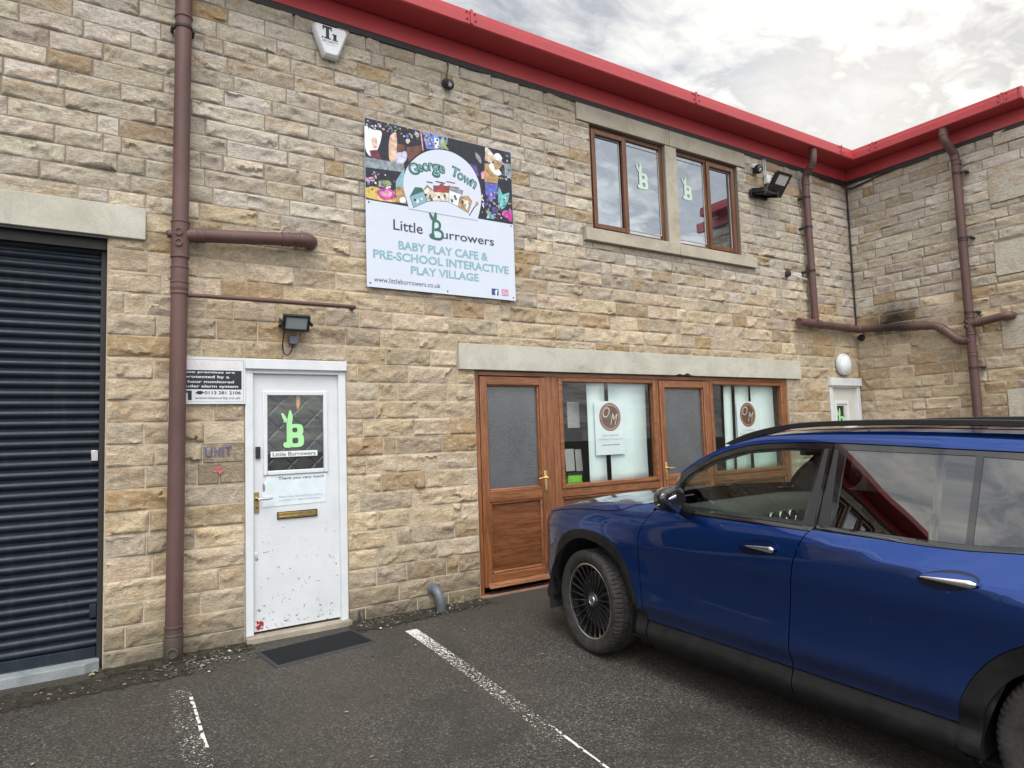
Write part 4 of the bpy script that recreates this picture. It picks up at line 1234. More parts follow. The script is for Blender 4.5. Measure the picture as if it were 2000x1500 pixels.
tag(mb.build('blind_wand', [M['greypaper'], M['paper']]), 'thin blind wand with white grip hanging right of the widest blind', 'wand')
mb = MB(); mb.box(3.06, 6.75, 0.20, 0.9, 0.86, 0.915); part(mb, 'window_ledge', M['interior'], SHOP)

# ------------------------------------------------------------------ upstairs windows
def casement(x0, x1, split, open_left, label):
    z0, z1 = 3.684, 4.874
    mb = MB(); frame_boxes(mb, x0, x1, z0, z1, 0.052, 0.035, 0.10); mb.box(split - 0.03, split + 0.03, 0.035, 0.10, z0 + 0.052, z1 - 0.052)
    f = part(mb, 'upstairs_window', M['upwood'], bevel=0.006); f['label'] = label
    a, b = (x0 + 0.04, split - 0.0) if open_left else (split + 0.0, x1 - 0.04)
    mb = MB(); frame_boxes(mb, a, b, z0 + 0.035, z1 - 0.035, 0.055, 0.012, 0.05); part(mb, 'sash', M['upwood'], f, bevel=0.007)
    for p, q, yy in ((x0 + 0.05, split - 0.02, 0.055), (split + 0.02, x1 - 0.05, 0.056)):
        mb = MB(); mb.quad((p, yy, z0 + .04), (q, yy, z0 + .04), (q, yy, z1 - .04), (p, yy, z1 - .04)); part(mb, 'pane', M['upglass'], f, smooth=False)
    mb = MB()
    for p, q in ((x0 + 0.052, split - 0.03), (split + 0.03, x1 - 0.052)):
        frame_boxes(mb, p + 0.045 * ((p < split) == open_left), q - 0.045 * ((p < split) == open_left), z0 + 0.09, z1 - 0.09, 0.010, 0.048, 0.054)
    part(mb, 'glazing_gasket', M['greypaper'], f)
    return f
f1 = casement(3.590, 4.744, 4.140, True, 'left brown casement window with a pale rabbit letter')
mb = MB(); bunny_b(mb, 4.325, 4.30, 0.305, 0.050); part(mb, 'rabbit_letter_sticker', M['paleletter'], f1, smooth=False)
f2 = casement(4.942, 6.068, 5.505, False, 'right brown casement window reflecting the red eaves of the wing')
mb = MB(); bunny_b(mb, 5.080, 4.295, 0.29, 0.050); part(mb, 'rabbit_letter_sticker', M['paleletter'], f2, smooth=False)
for x in (-5.88, -4.88, -9.38, -8.38):
    casement(x, x + 0.96, x + 0.48, True, 'brown casement window over the roller shutter')
mb = MB(); mb.box(-4.92, -4.88, 0.0, 0.2, 3.68, 4.87); mb.box(-8.42, -8.38, 0.0, 0.2, 3.68, 4.87); part(mb, 'mullion', M['dressed_tan'])
# painted unit number
M['bluepaint'] = simple('blue_brush_paint', (0.10, 0.10, 0.24), 0.7, var=0.3, scale=60); M['pinkpaint'] = simple('faded_red_paint', (0.42, 0.12, 0.14), 0.7, var=0.3, scale=60)
mb = MB()
def stroke(pts, w, mat):
    w = w * 0.72
    mb.tube([(a, -0.0215, b) for a, b in pts], w, 8, mat=mat, sy=0.10, ref=(0, 1, 0))
B = 0.0075
stroke([(-0.286, 1.470), (-0.284, 1.415), (-0.268, 1.404), (-0.250, 1.412), (-0.247, 1.470)], B, 0)
stroke([(-0.226, 1.402), (-0.224, 1.468), (-0.190, 1.406), (-0.190, 1.470)], B, 0)
stroke([(-0.170, 1.404), (-0.169, 1.470)], B, 0)
stroke([(-0.155, 1.470), (-0.108, 1.472)], B, 0); stroke([(-0.132, 1.470), (-0.133, 1.404)], B, 0)
part(mb, 'painted_unit_word', [M['bluepaint']]); mb = MB()
stroke([(-0.188, 1.268), (-0.190, 1.345), (-0.240, 1.290), (-0.165, 1.288)], 0.013, 1); stroke([(-0.230, 1.286), (-0.196, 1.325), (-0.196, 1.290)], 0.012, 1)
part(mb, 'painted_unit_number', [M['bluepaint'], M['pinkpaint']])
# ------------------------------------------------------------------ sign board
SIG = empty('sign_board', 'large white play cafe sign with a photo collage across its top', 'sign', (1.76, -0.045, 2.80))
BX0, BZ0, BX1, BZ1 = 0.980, 2.802, 2.512, 4.304
SY = -0.050
mb = MB(); mb.box(BX0, BX1, SY, SY + 0.005, BZ0, BZ1)
M['signwhite'] = simple('printed_sign_panel', (0.58, 0.63, 0.73), 0.35, var=0.02)
def spart(mb, name, mats, **k):
    o = mb.build(name, mats, SIG, **k); o.matrix_parent_inverse = Matrix.Translation(-SIG.location); return o
spart(mb, 'panel', M['signwhite'], smooth=False)
def inkm(name, c, r=0.4, v=0.15, s=30):
    M[name] = simple('print_' + name, c, r, var=v, scale=s)
    return M[name]
pal = dict(night=(0.012, 0.014, 0.026), skin=(0.62, 0.42, 0.33), white=(0.74, 0.78, 0.84), maroon=(0.16, 0.025, 0.05), brown=(0.13, 0.05, 0.035), lav=(0.50, 0.52, 0.72), blue=(0.10, 0.13, 0.50), sky=(0.16, 0.25, 0.55),
           green=(0.28, 0.38, 0.14), purple=(0.10, 0.06, 0.26), tan=(0.40, 0.25, 0.12), teal=(0.14, 0.44, 0.44), pink=(0.55, 0.05, 0.32), rose=(0.62, 0.30, 0.42), yellow=(0.55, 0.42, 0.10), grey=(0.22, 0.27, 0.30), cream=(0.62, 0.56, 0.46), darkgreen=(0.03, 0.13, 0.10), roofred=(0.30, 0.055, 0.06), navy=(0.03, 0.04, 0.08), aqua=(0.22, 0.40, 0.47), fb=(0.035, 0.07, 0.22), insta=(0.55, 0.08, 0.20))
keys = list(pal)
SM = [inkm(k, v, 0.55, 0.5 if k not in ('white', 'navy', 'darkgreen', 'aqua', 'fb', 'insta') else 0.12, 22) for k, v in pal.items()]
I_ = {k: i for i, k in enumerate(keys)}
POL={'balloon':[(-0.017,1.408),(0.059,1.398),(0.139,1.399),(0.134,1.319),(0.104,1.231),(0.076,1.177),(0.027,1.153),(-0.013,1.226)],'hand':[(0.047,1.3),(0.064,1.331),(0.092,1.324),(0.101,1.244),(0.063,1.236)],'sleeve':[(0.027,1.201),(0.097,1.222),(0.138,1.146),(0.04,1.143)],'face':[(0.22,1.366),(0.25,1.407),(0.286,1.401),(0.281,1.171),(0.216,1.151),(0.208,1.26)],'child':[(0.29,1.235),(0.371,1.266),(0.384,1.213),(0.339,1.141),(0.28,1.136)],'hair':[(0.291,1.312),(0.357,1.319),(0.356,1.263),(0.29,1.242)],'brown':[(0.379,1.303),(0.537,1.358),(0.528,1.299),(0.398,1.174)],'heart':[(0.373,1.372),(0.403,1.389),(0.417,1.371),(0.391,1.34)],'heart2':[(0.468,1.463),(0.506,1.465),(0.505,1.433),(0.478,1.423)],'stage':[(0.541,1.49),(0.805,1.49),(0.794,1.377),(0.582,1.332)],'stageb':[(0.593,1.47),(0.655,1.462),(0.644,1.352),(0.598,1.357)],'green':[(0.733,1.465),(0.796,1.457),(0.794,1.377),(0.73,1.363)],'white1':[(0.662,1.457),(0.709,1.46),(0.707,1.365),(0.667,1.357)],'pole':[(0.518,1.49),(0.533,1.49),(0.551,1.311),(0.54,1.309)],'purple':[(1.025,1.285),(1.108,1.279),(1.138,1.173),(1.088,1.178)],'ghost':[(1.104,1.412),(1.161,1.364),(1.16,1.311),(1.111,1.354)],'tan':[(1.202,1.32),(1.28,1.328),(1.362,1.207),(1.342,1.143),(1.2,1.132)],'plate':[(1.253,1.3),(1.297,1.339),(1.39,1.266),(1.38,1.23),(1.311,1.236)],'cup':[(1.317,1.396),(1.412,1.385),(1.383,1.31),(1.317,1.282)],'foam':[(1.322,1.435),(1.371,1.453),(1.413,1.408),(1.403,1.375),(1.321,1.389)],'stair':[(1.216,1.481),(1.242,1.487),(1.334,1.407),(1.28,1.335),(1.208,1.351)],'clutter':[(1.429,1.365),(1.51,1.373),(1.508,1.211),(1.434,1.251)],'jug':[(1.424,1.472),(1.512,1.49),(1.512,1.436),(1.449,1.431)],'blue':[(1.204,1.125),(1.35,1.137),(1.329,1.027),(1.257,0.94),(1.2,1.02)],'teal':[(1.358,1.108),(1.4,1.047),(1.48,1.069),(1.439,0.94),(1.367,0.883),(1.343,0.924)],'pink':[(1.393,0.872),(1.455,0.889),(1.461,0.814),(1.4,0.828)],'mag':[(1.473,0.892),(1.502,0.904),(1.499,0.78),(1.46,0.791)],'blue2':[(1.264,0.896),(1.342,0.901),(1.339,0.826),(1.279,0.839)],'green2':[(1.212,0.858),(1.296,0.827),(1.294,0.778),(1.217,0.778)],'ceil':[(-0.016,1.135),(0.353,1.144),(0.351,1.067),(-0.018,1.043)],'table':[(-0.016,0.856),(0.091,0.882),(0.263,0.816),(0.261,0.775),(-0.016,0.775)],'cake':[(0.09,0.848),(0.175,0.89),(0.26,0.864),(0.244,0.807),(0.159,0.779),(0.103,0.803)],'cakein':[(0.118,0.846),(0.175,0.87),(0.231,0.852),(0.209,0.818),(0.138,0.812)],'white2':[(0.269,0.969),(0.356,1.11),(0.345,0.927),(0.268,0.92)],'wood':[(0.268,0.92),(0.345,0.924),(0.37,0.778),(0.265,0.778)],'ball':[(0.302,0.816),(0.346,0.838),(0.36,0.798),(0.316,0.78)],'green3':[(0.106,0.939),(0.198,0.962),(0.226,0.926),(0.14,0.891)],'pk2':[(-0.018,0.949),(0.058,0.964),(0.064,0.931),(-0.005,0.918)],'dots':[(1.166,1.007),(1.18,0.935),(1.178,0.868),(1.156,0.953)],'pk3':[(1.157,1.221),(1.2,1.244),(1.197,1.161),(1.163,1.155)]}
PC = dict(balloon='white', hand='skin', sleeve='maroon', face='skin', child='lav', hair='brown', brown='brown', heart='cream', heart2='cream', stage='sky', stageb='blue', green='green', white1='white', pole='rose', purple='purple', ghost='grey', tan='tan', plate='white', cup='tan', foam='white', stair='cream', clutter='grey', jug='navy', blue='blue', teal='teal', pink='pink', mag='pink', blue2='purple', green2='teal', ceil='grey', table='yellow', cake='pink', cakein='rose', white2='aqua', wood='tan', ball='white', green3='green', pk2='rose', dots='white', pk3='rose')
mb = MB(); lay_ = 0
mb.add([(BX0 + .002, SY - .0006, 3.568), (BX1 - .002, SY - .0006, 3.568), (BX1 - .002, SY - .0006, BZ1 - .002), (BX0 + .002, SY - .0006, BZ1 - .002)], [(0, 1, 2, 3)], I_['night'])
def cl(p):
    return (min(max(p[0] + 0.997, BX0 + .003), BX1 - .003), min(max(p[1] + 2.811, 3.572), BZ1 - .003))
for i, (k, v) in enumerate(POL.items()):
    pts = [cl(p) for p in v]
    if k in ('balloon', 'hand', 'face', 'child', 'hair', 'heart', 'heart2', 'plate', 'cup', 'foam', 'cake', 'cakein', 'ball', 'green3', 'pk2', 'ghost', 'teal', 'dots', 'table', 'pink'):
        pts = [cl((a - 0.997, b - 2.811)) for a, b in cat2(pts, 5)]
    mb.flat(pts, (0, SY - 0.0008 - 0.00002 * i, 0), (1, 0, 0), (0, 0, 1), I_[PC[k]])
rs = random.Random(3)
for i in range(300):          # little lights, baubles and figures in the photographs
    x, z = rs.choice(((rs.uniform(0.0, 0.26), rs.uniform(0.85, 1.03)), (rs.uniform(1.15, 1.36), rs.uniform(0.78, 1.0)), (rs.uniform(0, 0.5), rs.uniform(1.40, 1.485)), (rs.uniform(1.38, 1.5), rs.uniform(1.2, 1.46)), (rs.uniform(0.55, 0.8), rs.uniform(1.36, 1.48)), (rs.uniform(1.2, 1.5), rs.uniform(0.78, 1.1))))
    x, z = cl((x, z)); r = rs.uniform(0.004, 0.013)
    mb.flat(ell(x, z, r, r * rs.uniform(0.7, 1.4), 12), (0, SY - 0.0018 - 0.000003 * i, 0), (1, 0, 0), (0, 0, 1), I_[rs.choice(['white', 'rose', 'aqua', 'green', 'cream', 'grey', 'lav', 'darkgreen', 'tan', 'purple', 'night', 'night', 'brown', 'night', 'purple', 'blue'])])
for a in range(7):            # banister rods
    x = 1.216 + 0.997 + a * 0.012
    mb.box(x, x + 0.003, SY - 0.0031, SY - 0.0029, 2.811 + 1.35 + 0.002 * a, 2.811 + 1.44 - 0.010 * a, I_['roofred'])
spart(mb, 'photo_collage', SM, smooth=False)
mb = MB()
arch = [(1.388, 3.548), (1.358, 3.651), (1.337, 3.744), (1.352, 3.865), (1.41, 3.974), (1.532, 4.09), (1.688, 4.159), (1.862, 4.162), (2.022, 4.088), (2.117, 3.958), (2.148, 3.815), (2.138, 3.687), (2.098, 3.548)]
ap = [(p.x, p.y) for p in catmull([(a, b, 0) for a, b in arch], 6)]
mb.flat(ap, (0, SY - 0.0034, 0), (1, 0, 0), (0, 0, 1), 0)
spart(mb, 'arch_panel', [M['signwhite']], smooth=False)
mb = MB(); ty = SY - 0.0040
def let(ch, x0, x1, z0, z1, rot):
    text(mb, ch, x0, x1, z0, z1, face_y(ty), I_['darkgreen'], 0.045, 0, rot)
    dx, dz = (x1 - x0) * 0.16, (z1 - z0) * 0.14
    text(mb, ch, x0 + dx * 1.2, x1 - dx * 0.8, z0 + dz * 1.2, z1 - dz * 0.8, face_y(ty - 0.0006), I_['aqua'], -0.01, 0, rot)
for ch, x0, x1, z0, z1, r in (('G', 1.388, 1.492, 3.868, 3.985, .30), ('e', 1.470, 1.538, 3.905, 3.985, .25), ('o', 1.528, 1.598, 3.922, 4.008, .15), ('r', 1.592, 1.642, 3.935, 4.020, .1), ('g', 1.622, 1.712, 3.885, 4.020, .05), ('e', 1.692, 1.764, 3.935, 4.018, -.05),
                              ('T', 1.826, 1.915, 3.925, 4.030, -.28), ('o', 1.890, 1.962, 3.905, 3.985, -.35), ('w', 1.948, 2.042, 3.880, 3.955, -.42), ('n', 2.030, 2.100, 3.855, 3.940, -.48)):
    let(ch, x0, x1, z0, z1, r)
def house(pts, wall, roof=None, roofpts=None):
    c = np.mean(np.array(pts), 0)
    mb.flat([(c[0] + (p[0] - c[0]) * 1.05, c[1] + (p[1] - c[1]) * 1.05) for p in pts], (0, ty, 0), (1, 0, 0), (0, 0, 1), I_['navy'])
    mb.flat(pts, (0, ty - 0.0005, 0), (1, 0, 0), (0, 0, 1), I_[wall])
    if roofpts:
        mb.flat(roofpts, (0, ty - 0.0010, 0), (1, 0, 0), (0, 0, 1), I_[roof])
    for i in range(5):
        x, z = c[0] + rs.uniform(-.035, .035), c[1] + rs.uniform(-.05, .01)
        w, h = rs.uniform(.007, .013), rs.uniform(.010, .018)
        mb.box(x - w, x + w, ty - 0.0018 - 0.0001 * i, ty - 0.0016 - 0.0001 * i, z - h, z + h, I_[rs.choice(['navy', 'white', 'darkgreen', 'brown', 'aqua', 'cream'])])
house([(1.433, 3.566), (1.57, 3.645), (1.538, 3.738), (1.456, 3.731), (1.399, 3.665)], 'aqua', 'darkgreen', [(1.395, 3.660), (1.540, 3.735), (1.520, 3.765), (1.450, 3.758)])
house([(1.566, 3.644), (1.643, 3.664), (1.638, 3.755), (1.574, 3.797), (1.531, 3.737)], 'cream', 'roofred', [(1.528, 3.735), (1.574, 3.797), (1.640, 3.752), (1.574, 3.780)])
house([(1.643, 3.664), (1.800, 3.683), (1.804, 3.828), (1.639, 3.805)], 'cream', 'roofred', [(1.640, 3.745), (1.802, 3.765), (1.804, 3.828), (1.760, 3.822), (1.725, 3.850), (1.690, 3.812), (1.639, 3.805)])
house([(1.795, 3.675), (1.886, 3.654), (1.948, 3.81), (1.80, 3.834)], 'white', 'grey', [(1.800, 3.790), (1.940, 3.770), (1.948, 3.812), (1.80, 3.836)])
house([(1.886, 3.65), (1.998, 3.606), (2.043, 3.724), (2.003, 3.768), (1.913, 3.746)], 'tan', 'cream', [(1.930, 3.69), (1.985, 3.665), (2.010, 3.72), (1.945, 3.73)])
mb.tube([(2.01, ty, 3.58), (2.06, ty, 3.66), (2.10, ty, 3.71)], 0.005, 6, mat=I_['navy'], sy=0.1, ref=(0, 1, 0))
mb.flat(ell(2.10, 3.715, .016, .02, 14), (0, ty - .001, 0), (1, 0, 0), (0, 0, 1), I_['tan'])
for x, z, w in ((1.60, 3.83, .03), (1.71, 3.85, .05), (1.82, 3.87, .045), (1.87, 3.83, .035)):
    mb.box(x - w, x + w, ty - .001, ty, z - .005, z + .005, I_['navy' if x < 1.8 else 'roofred'])
spart(mb, 'town_emblem', SM, smooth=False)
mb = MB(); fy = face_y(SY - 0.0012)
text(mb, 'Little', 1.233, 1.520, 3.333, 3.428, fy, 0, 0.008, 0, -0.01)
text(mb, 'urrowers', 1.716, 2.279, 3.320, 3.378, fy, 0, 0.010)
def path_b(pts, r):
    mb.tube([(a, SY - 0.0014, b) for a, b in cat2(pts, 6, False)], r * 0.85, 8, mat=1, sy=0.06, ref=(0, 1, 0))
path_b([(1.622, 3.335), (1.625, 3.40), (1.632, 3.465), (1.665, 3.478), (1.694, 3.455), (1.690, 3.415), (1.660, 3.395), (1.640, 3.392)], 0.0145)
path_b([(1.650, 3.397), (1.695, 3.390), (1.722, 3.360), (1.712, 3.322), (1.680, 3.308), (1.630, 3.310), (1.600, 3.318)], 0.0145)
mb.flat(ell(1.612, 3.330, .028, .024, 20), (0, SY - .0030, 0), (1, 0, 0), (0, 0, 1), 1)
mb.flat(cat2([(1.630, 3.465), (1.598, 3.500), (1.586, 3.545), (1.604, 3.540), (1.630, 3.505), (1.641, 3.470)], 5), (0, SY - .0032, 0), (1, 0, 0), (0, 0, 1), 1)
mb.flat(cat2([(1.636, 3.468), (1.634, 3.515), (1.650, 3.555), (1.664, 3.545), (1.665, 3.505), (1.652, 3.470)], 5), (0, SY - .0034, 0), (1, 0, 0), (0, 0, 1), 1)
for body, a, b, c, d in (('BABY PLAY CAFE &', 1.278, 2.205, 3.163, 3.243), ('PRE-SCHOOL INTERACTIVE', 1.040, 2.440, 3.057, 3.137), ('PLAY VILLAGE', 1.392, 2.096, 2.951, 3.028)):
    text(mb, body, a, b, c, d, fy, 2, 0.030)
text(mb, 'www.littleburrowers.co.uk', 1.044, 1.686, 2.850, 2.894, fy, 0, 0.0)
mb.box(2.236, 2.314, SY - .0012, SY, 2.838, 2.901, 3); text(mb, 'f', 2.272, 2.304, 2.838, 2.893, face_y(SY - .0018), 4, 0.04)
n = 4
a, b = [(2.352, 2.840), (2.425, 2.840), (2.425, 2.903), (2.352, 2.903)], [(2.360, 2.848), (2.417, 2.848), (2.417, 2.895), (2.360, 2.895)]
mb.add([(p, SY - .0012, q) for p, q in a + b], [(i, (i + 1) % n, n + (i + 1) % n, n + i) for i in range(n)], 5)
n = 20; a, b = ell(2.3885, 2.8715, .019, .017, n), ell(2.3885, 2.8715, .012, .010, n)
mb.add([(p, SY - .0012, q) for p, q in a + b], [(i, (i + 1) % n, n + (i + 1) % n, n + i) for i in range(n)], 5)
mb.flat(ell(2.406, 2.888, .004, .004, 10), (0, SY - .0012, 0), (1, 0, 0), (0, 0, 1), 5)
spart(mb, 'lettering', [SM[I_['navy']], SM[I_['darkgreen']], SM[I_['aqua']], SM[I_['fb']], SM[I_['white']], SM[I_['insta']]], smooth=False)
for x, z in ((1.010, 3.548), (2.485, 3.548), (1.010, 2.835), (1.76, 2.83), (2.485, 2.83)):
    mb = MB(); mb.lathe([(0.0, 0.004), (0.006, 0.003), (0.008, 0)], (x, SY, z), (0, -1, 0), 12); spart(mb, 'screw', M['ink'])

# alarm company warning sign, part hidden behind the downpipe
AL = empty('warning_sign', 'white intruder alarm warning sign half hidden behind the brown downpipe', 'sign', (-0.25, -0.03, 1.80))
mb = MB(); mb.box(-0.515, -0.008, -0.030, -0.026, 1.796, 2.149)
def apart(mb, name, mats, **k):
    o = mb.build(name, mats, AL, **k); o.matrix_parent_inverse = Matrix.Translation(-AL.location); return o
apart(mb, 'panel', M['whiteframe'], smooth=False)
mb = MB(); y = -0.0306
mb.box(-0.505, -0.036, y, -0.03, 1.905, 2.050)
for q in ((-0.507, -0.022, 2.128, 2.1295), (-0.507, -0.022, 1.812, 1.8135)):
    mb.box(q[0], q[1], y, -0.03, q[2], q[3])
mb.box(-0.0235, -0.022, y, -0.03, 1.8135, 2.128)
fy = face_y(y - 0.0006)
text(mb, 'WARNING', -0.49, -0.05, 2.062, 2.118, fy, 2, 0.03)
text(mb, 'These premises are', -0.485, -0.085, 2.022, 2.043, fy, 1, 0.018)
text(mb, 'protected by a', -0.435, -0.125, 1.984, 2.010, fy, 1, 0.018)
text(mb, '24 hour monitored', -0.478, -0.092, 1.953, 1.973, fy, 1, 0.018)
text(mb, 'intruder alarm system', -0.495, -0.062, 1.913, 1.939, fy, 1, 0.018)
text(mb, '0113 281 2106', -0.298, -0.042, 1.868, 1.893, fy, 0, 0.02)
text(mb, 'www.tisecurity.co.uk', -0.362, -0.044, 1.826, 1.852, fy, 0, 0.004)
text(mb, 'TI', -0.50, -0.385, 1.825, 1.895, fy, 0, 0.05)
mb.flat(cat2([(-0.362, 1.870), (-0.352, 1.888), (-0.330, 1.894), (-0.308, 1.888), (-0.303, 1.876), (-0.315, 1.876), (-0.318, 1.868), (-0.345, 1.868), (-0.350, 1.876)], 3), (0, y - 0.0006, 0), (1, 0, 0), (0, 0, 1), 0)
M['faintred'] = simple('sun_faded_red_print', (0.70, 0.62, 0.64), 0.5)
apart(mb, 'lettering', [M['ink'], M['paper'], M['faintred']], smooth=False)

# alarm bell box under the eaves
BB = empty('alarm_box', 'white shield shaped alarm bell box under the red eaves', 'alarm', (0.665, -0.03, 4.86))
def bpart(mb, name, mats, **k):
    o = mb.build(name, mats, BB, **k); o.matrix_parent_inverse = Matrix.Translation(-BB.location); return o
mb = MB()
out = [(0.537, 5.010), (0.553, 5.026), (0.820, 5.026), (0.834, 5.006), (0.830, 4.975), (0.752, 4.765), (0.735, 4.748), (0.628, 4.748), (0.612, 4.765), (0.534, 4.975)]
c = (0.683, 4.89)
inn = [(c[0] + (a - c[0]) * 0.86, c[1] + (b - c[1]) * 0.86 + 0.004) for a, b in out]
n = len(out)
vs = [(a, -0.028, b) for a, b in out] + [(a, -0.065, b) for a, b in out] + [(a, -0.092, b) for a, b in inn]
mb.add(vs, [(i, (i + 1) % n, n + (i + 1) % n, n + i) for i in range(n)] + [(n + i, n + (i + 1) % n, 2 * n + (i + 1) % n, 2 * n + i) for i in range(n)] + [tuple(range(2 * n, 3 * n))])
bpart(mb, 'housing', M['whiteframe'], bevel=0.004)
mb = MB(); fy = face_y(-0.0926)
mb.box(0.607, 0.688, -0.0928, -0.0920, 4.985, 5.006); mb.box(0.636, 0.664, -0.0928, -0.0920, 4.905, 4.985); mb.box(0.622, 0.678, -0.0928, -0.0920, 4.893, 4.906); mb.box(0.607, 0.618, -0.0928, -0.0920, 4.970, 4.986); mb.box(0.677, 0.688, -0.0928, -0.0920, 4.970, 4.986)
mb.box(0.700, 0.728, -0.0928, -0.0920, 4.900, 4.950); mb.box(0.690, 0.740, -0.0928, -0.0920, 4.893, 4.902); mb.box(0.690, 0.728, -0.0928, -0.0920, 4.940, 4.950); mb.box(0.600, 0.615, -0.0928, -0.0920, 4.893, 4.907)
text(mb, 'SECURITY', 0.604, 0.742, 4.863, 4.884, fy, 0, 0.01)
mb.box(0.628, 0.724, -0.0926, -0.092, 4.846, 4.850, 1)
bpart(mb, 'lettering', [M['ink'], M['greypaper']], smooth=False)

# ------------------------------------------------------------------ drainpipes
def mk(root):
    def f(mb, name, mats, **k):
        for q in (mb.pieces(0.03) if name in ('pipe_collar', 'pipe_bracket') else [mb]):
            o = q.build(name, mats, root, **k); o.matrix_parent_inverse = Matrix.Translation(-root.location)
        return o
    return f
def collar(mb, p, ax, r, h, lip=0.006):
    mb.lathe([(r - 0.004, -h / 2), (r + 0.003, -h / 2 + 0.001), (r + lip, -h / 2 + 0.004), (r + lip, -h / 2 + 0.014), (r + 0.003, -h / 2 + 0.018), (r + 0.003, h / 2 - 0.018), (r + lip, h / 2 - 0.014), (r + lip, h / 2 - 0.004), (r + 0.003, h / 2 - 0.001), (r - 0.004, h / 2)], p, ax, 32)
DP = empty('soil_pipe', 'tall brown soil pipe running down beside the roller shutter', 'drainpipe', (-0.48, -0.1, 0.0))
P_ = mk(DP)
def lx(z):
    return -0.489 + (z - 1.7) * 0.0106
ax = Vector((0.0106, 0, 1)).normalized()
mb = MB(); mb.tube([(lx(-0.02), -0.1, -0.02), (lx(5.35), -0.1, 5.35)], 0.0565, 36); P_(mb, 'pipe', M['pipe'])
mb = MB()
for z, h in ((4.80, 0.19), (2.715, 0.17), (0.20, 0.075)):
    collar(mb, (lx(z), -0.1, z), ax, 0.0565, h, 0.007)
collar(mb, (lx(2.62), -0.1, 2.615), ax, 0.0565, 0.05, 0.005); collar(mb, (lx(2.68), -0.1, 2.665), ax, 0.0565, 0.05, 0.006)
P_(mb, 'pipe_collar', M['pipe'])
mb = MB()
collar(mb, (lx(3.0), -0.1, 3.000), ax, 0.058, 0.28, 0.008)
mb.tube([(lx(3.02), -0.1, 3.035), (lx(3.02) + 0.13, -0.1, 3.045)], 0.050, 28)
for z in (3.045, 2.965):
    mb.lathe([(0.0, 0.054), (0.018, 0.054), (0.020, 0.062), (0.027, 0.062), (0.028, 0.045), (0.026, 0.04)], (lx(z) - 0.004, -0.112, z), (-0.25, -1, 0), 24)
mb.tube([(lx(3.02), -0.1, 3.035), (lx(3.02) - 0.085, -0.1, 3.033)], 0.026, 20)
mb.lathe([(0.0, 0.012), (0.014, 0.010), (0.016, 0)], (lx(3.1) - 0.07, -0.03, 3.07), (0, -1, 0), 10)
P_(mb, 'branch_junction', M['pipe'])
mb = MB(); mb.tube([(lx(3) + 0.06, -0.1, 3.044), (0.30, -0.1, 3.108)], 0.0505, 32)
mb.tube(catmull([(0.28, -0.1, 3.106), (0.40, -0.1, 3.117), (0.455, -0.095, 3.121), (0.492, -0.07, 3.122), (0.505, -0.02, 3.122), (0.506, 0.03, 3.122)], 6), 0.055, 32)
collar(mb, (lx(3) + 0.135, -0.1, 3.049), (1, 0, 0.085), 0.0505, 0.06, 0.006); collar(mb, (0.285, -0.1, 3.1065), (1, 0, 0.085), 0.052, 0.07, 0.006); collar(mb, (0.395, -0.1, 3.1155), (1, 0, 0.07), 0.053, 0.05, 0.005)
P_(mb, 'branch_pipe', M['pipe'])
mb = MB(); mb.tube(catmull([(lx(2.6) + 0.05, -0.1, 2.595), (0.2, -0.1, 2.600), (0.80, -0.1, 2.603), (0.838, -0.095, 2.603), (0.850, -0.06, 2.603), (0.850, 0.02, 2.603)], 6), 0.0165, 18)
mb.lathe([(0.0165, 0), (0.021, 0.002), (0.021, 0.03), (0.0165, 0.032)], (lx(2.6) + 0.05, -0.1, 2.5955), (1, 0, 0.005), 18)
P_(mb, 'waste_pipe', M['pipe'])
mb = MB()
mb.lathe([(0.058, -0.02), (0.062, -0.01), (0.064, 0.15), (0.060, 0.165)], (lx(0.0), -0.1, 0.0), (0, 0, 1), 32)
mb.lathe([(0.0, 0.066), (0.026, 0.068), (0.029, 0.076), (0.038, 0.074), (0.040, 0.05), (0.038, 0.04)], (lx(0.05), -0.102, 0.062), (-0.22, -1, 0), 26)
P_(mb, 'access_shoe', M['pipe'])
mb = MB()
for z in (4.63,):
    for s in (-1, 1):
        mb.tube([(lx(z) + s * 0.07, -0.105, z), (lx(z) + s * 0.07, 0.0, z)], 0.013, 10)
mb.lathe([(0.058, -0.012), (0.064, -0.010), (0.064, 0.010), (0.058, 0.012)], (lx(4.63), -0.1, 4.63), ax, 28)
P_(mb, 'pipe_bracket', M['dark_gap'])

# corner rainwater pipe with its run into the wing pipe
CP = empty('rainwater_pipe', 'brown rainwater pipe in the corner turning along to the wing pipe', 'drainpipe', (7.43, -0.1, 2.8))
P_ = mk(CP)
mb = MB(); mb.tube(catmull([(7.39, -0.262, 5.30), (7.39, -0.262, 5.17), (7.40, -0.24, 5.09), (7.415, -0.17, 5.02), (7.425, -0.11, 4.96), (7.427, -0.1, 4.86)], 6), 0.049, 28)
collar(mb, (7.405, -0.215, 5.065), (-0.1, -0.45, 0.7), 0.049, 0.05)
P_(mb, 'swan_neck', M['pipe'])
mb = MB(); mb.tube([(7.427, -0.1, 4.88), (7.440, -0.1, 2.86)], 0.0475, 28); collar(mb, (7.427, -0.1, 4.86), (0, 0, 1), 0.0475, 0.06); collar(mb, (7.44, -0.1, 2.95), (0, 0, 1), 0.0475, 0.07)
P_(mb, 'pipe', M['pipe'])
mb = MB(); HX = 8.51
mb.tube(catmull([(7.06, -0.1, 2.882), (7.2, -0.1, 2.880), (8.40, -0.1, 2.862), (8.47, -0.105, 2.860), (HX, -0.15, 2.858), (HX, -0.25, 2.853), (HX, -0.65, 2.815), (HX, -1.06, 2.770), (HX, -1.16, 2.745), (HX, -1.25, 2.68), (HX, -1.38, 2.555), (HX, -1.45, 2.515), (HX, -1.54, 2.505)], 6), 0.0545, 28)
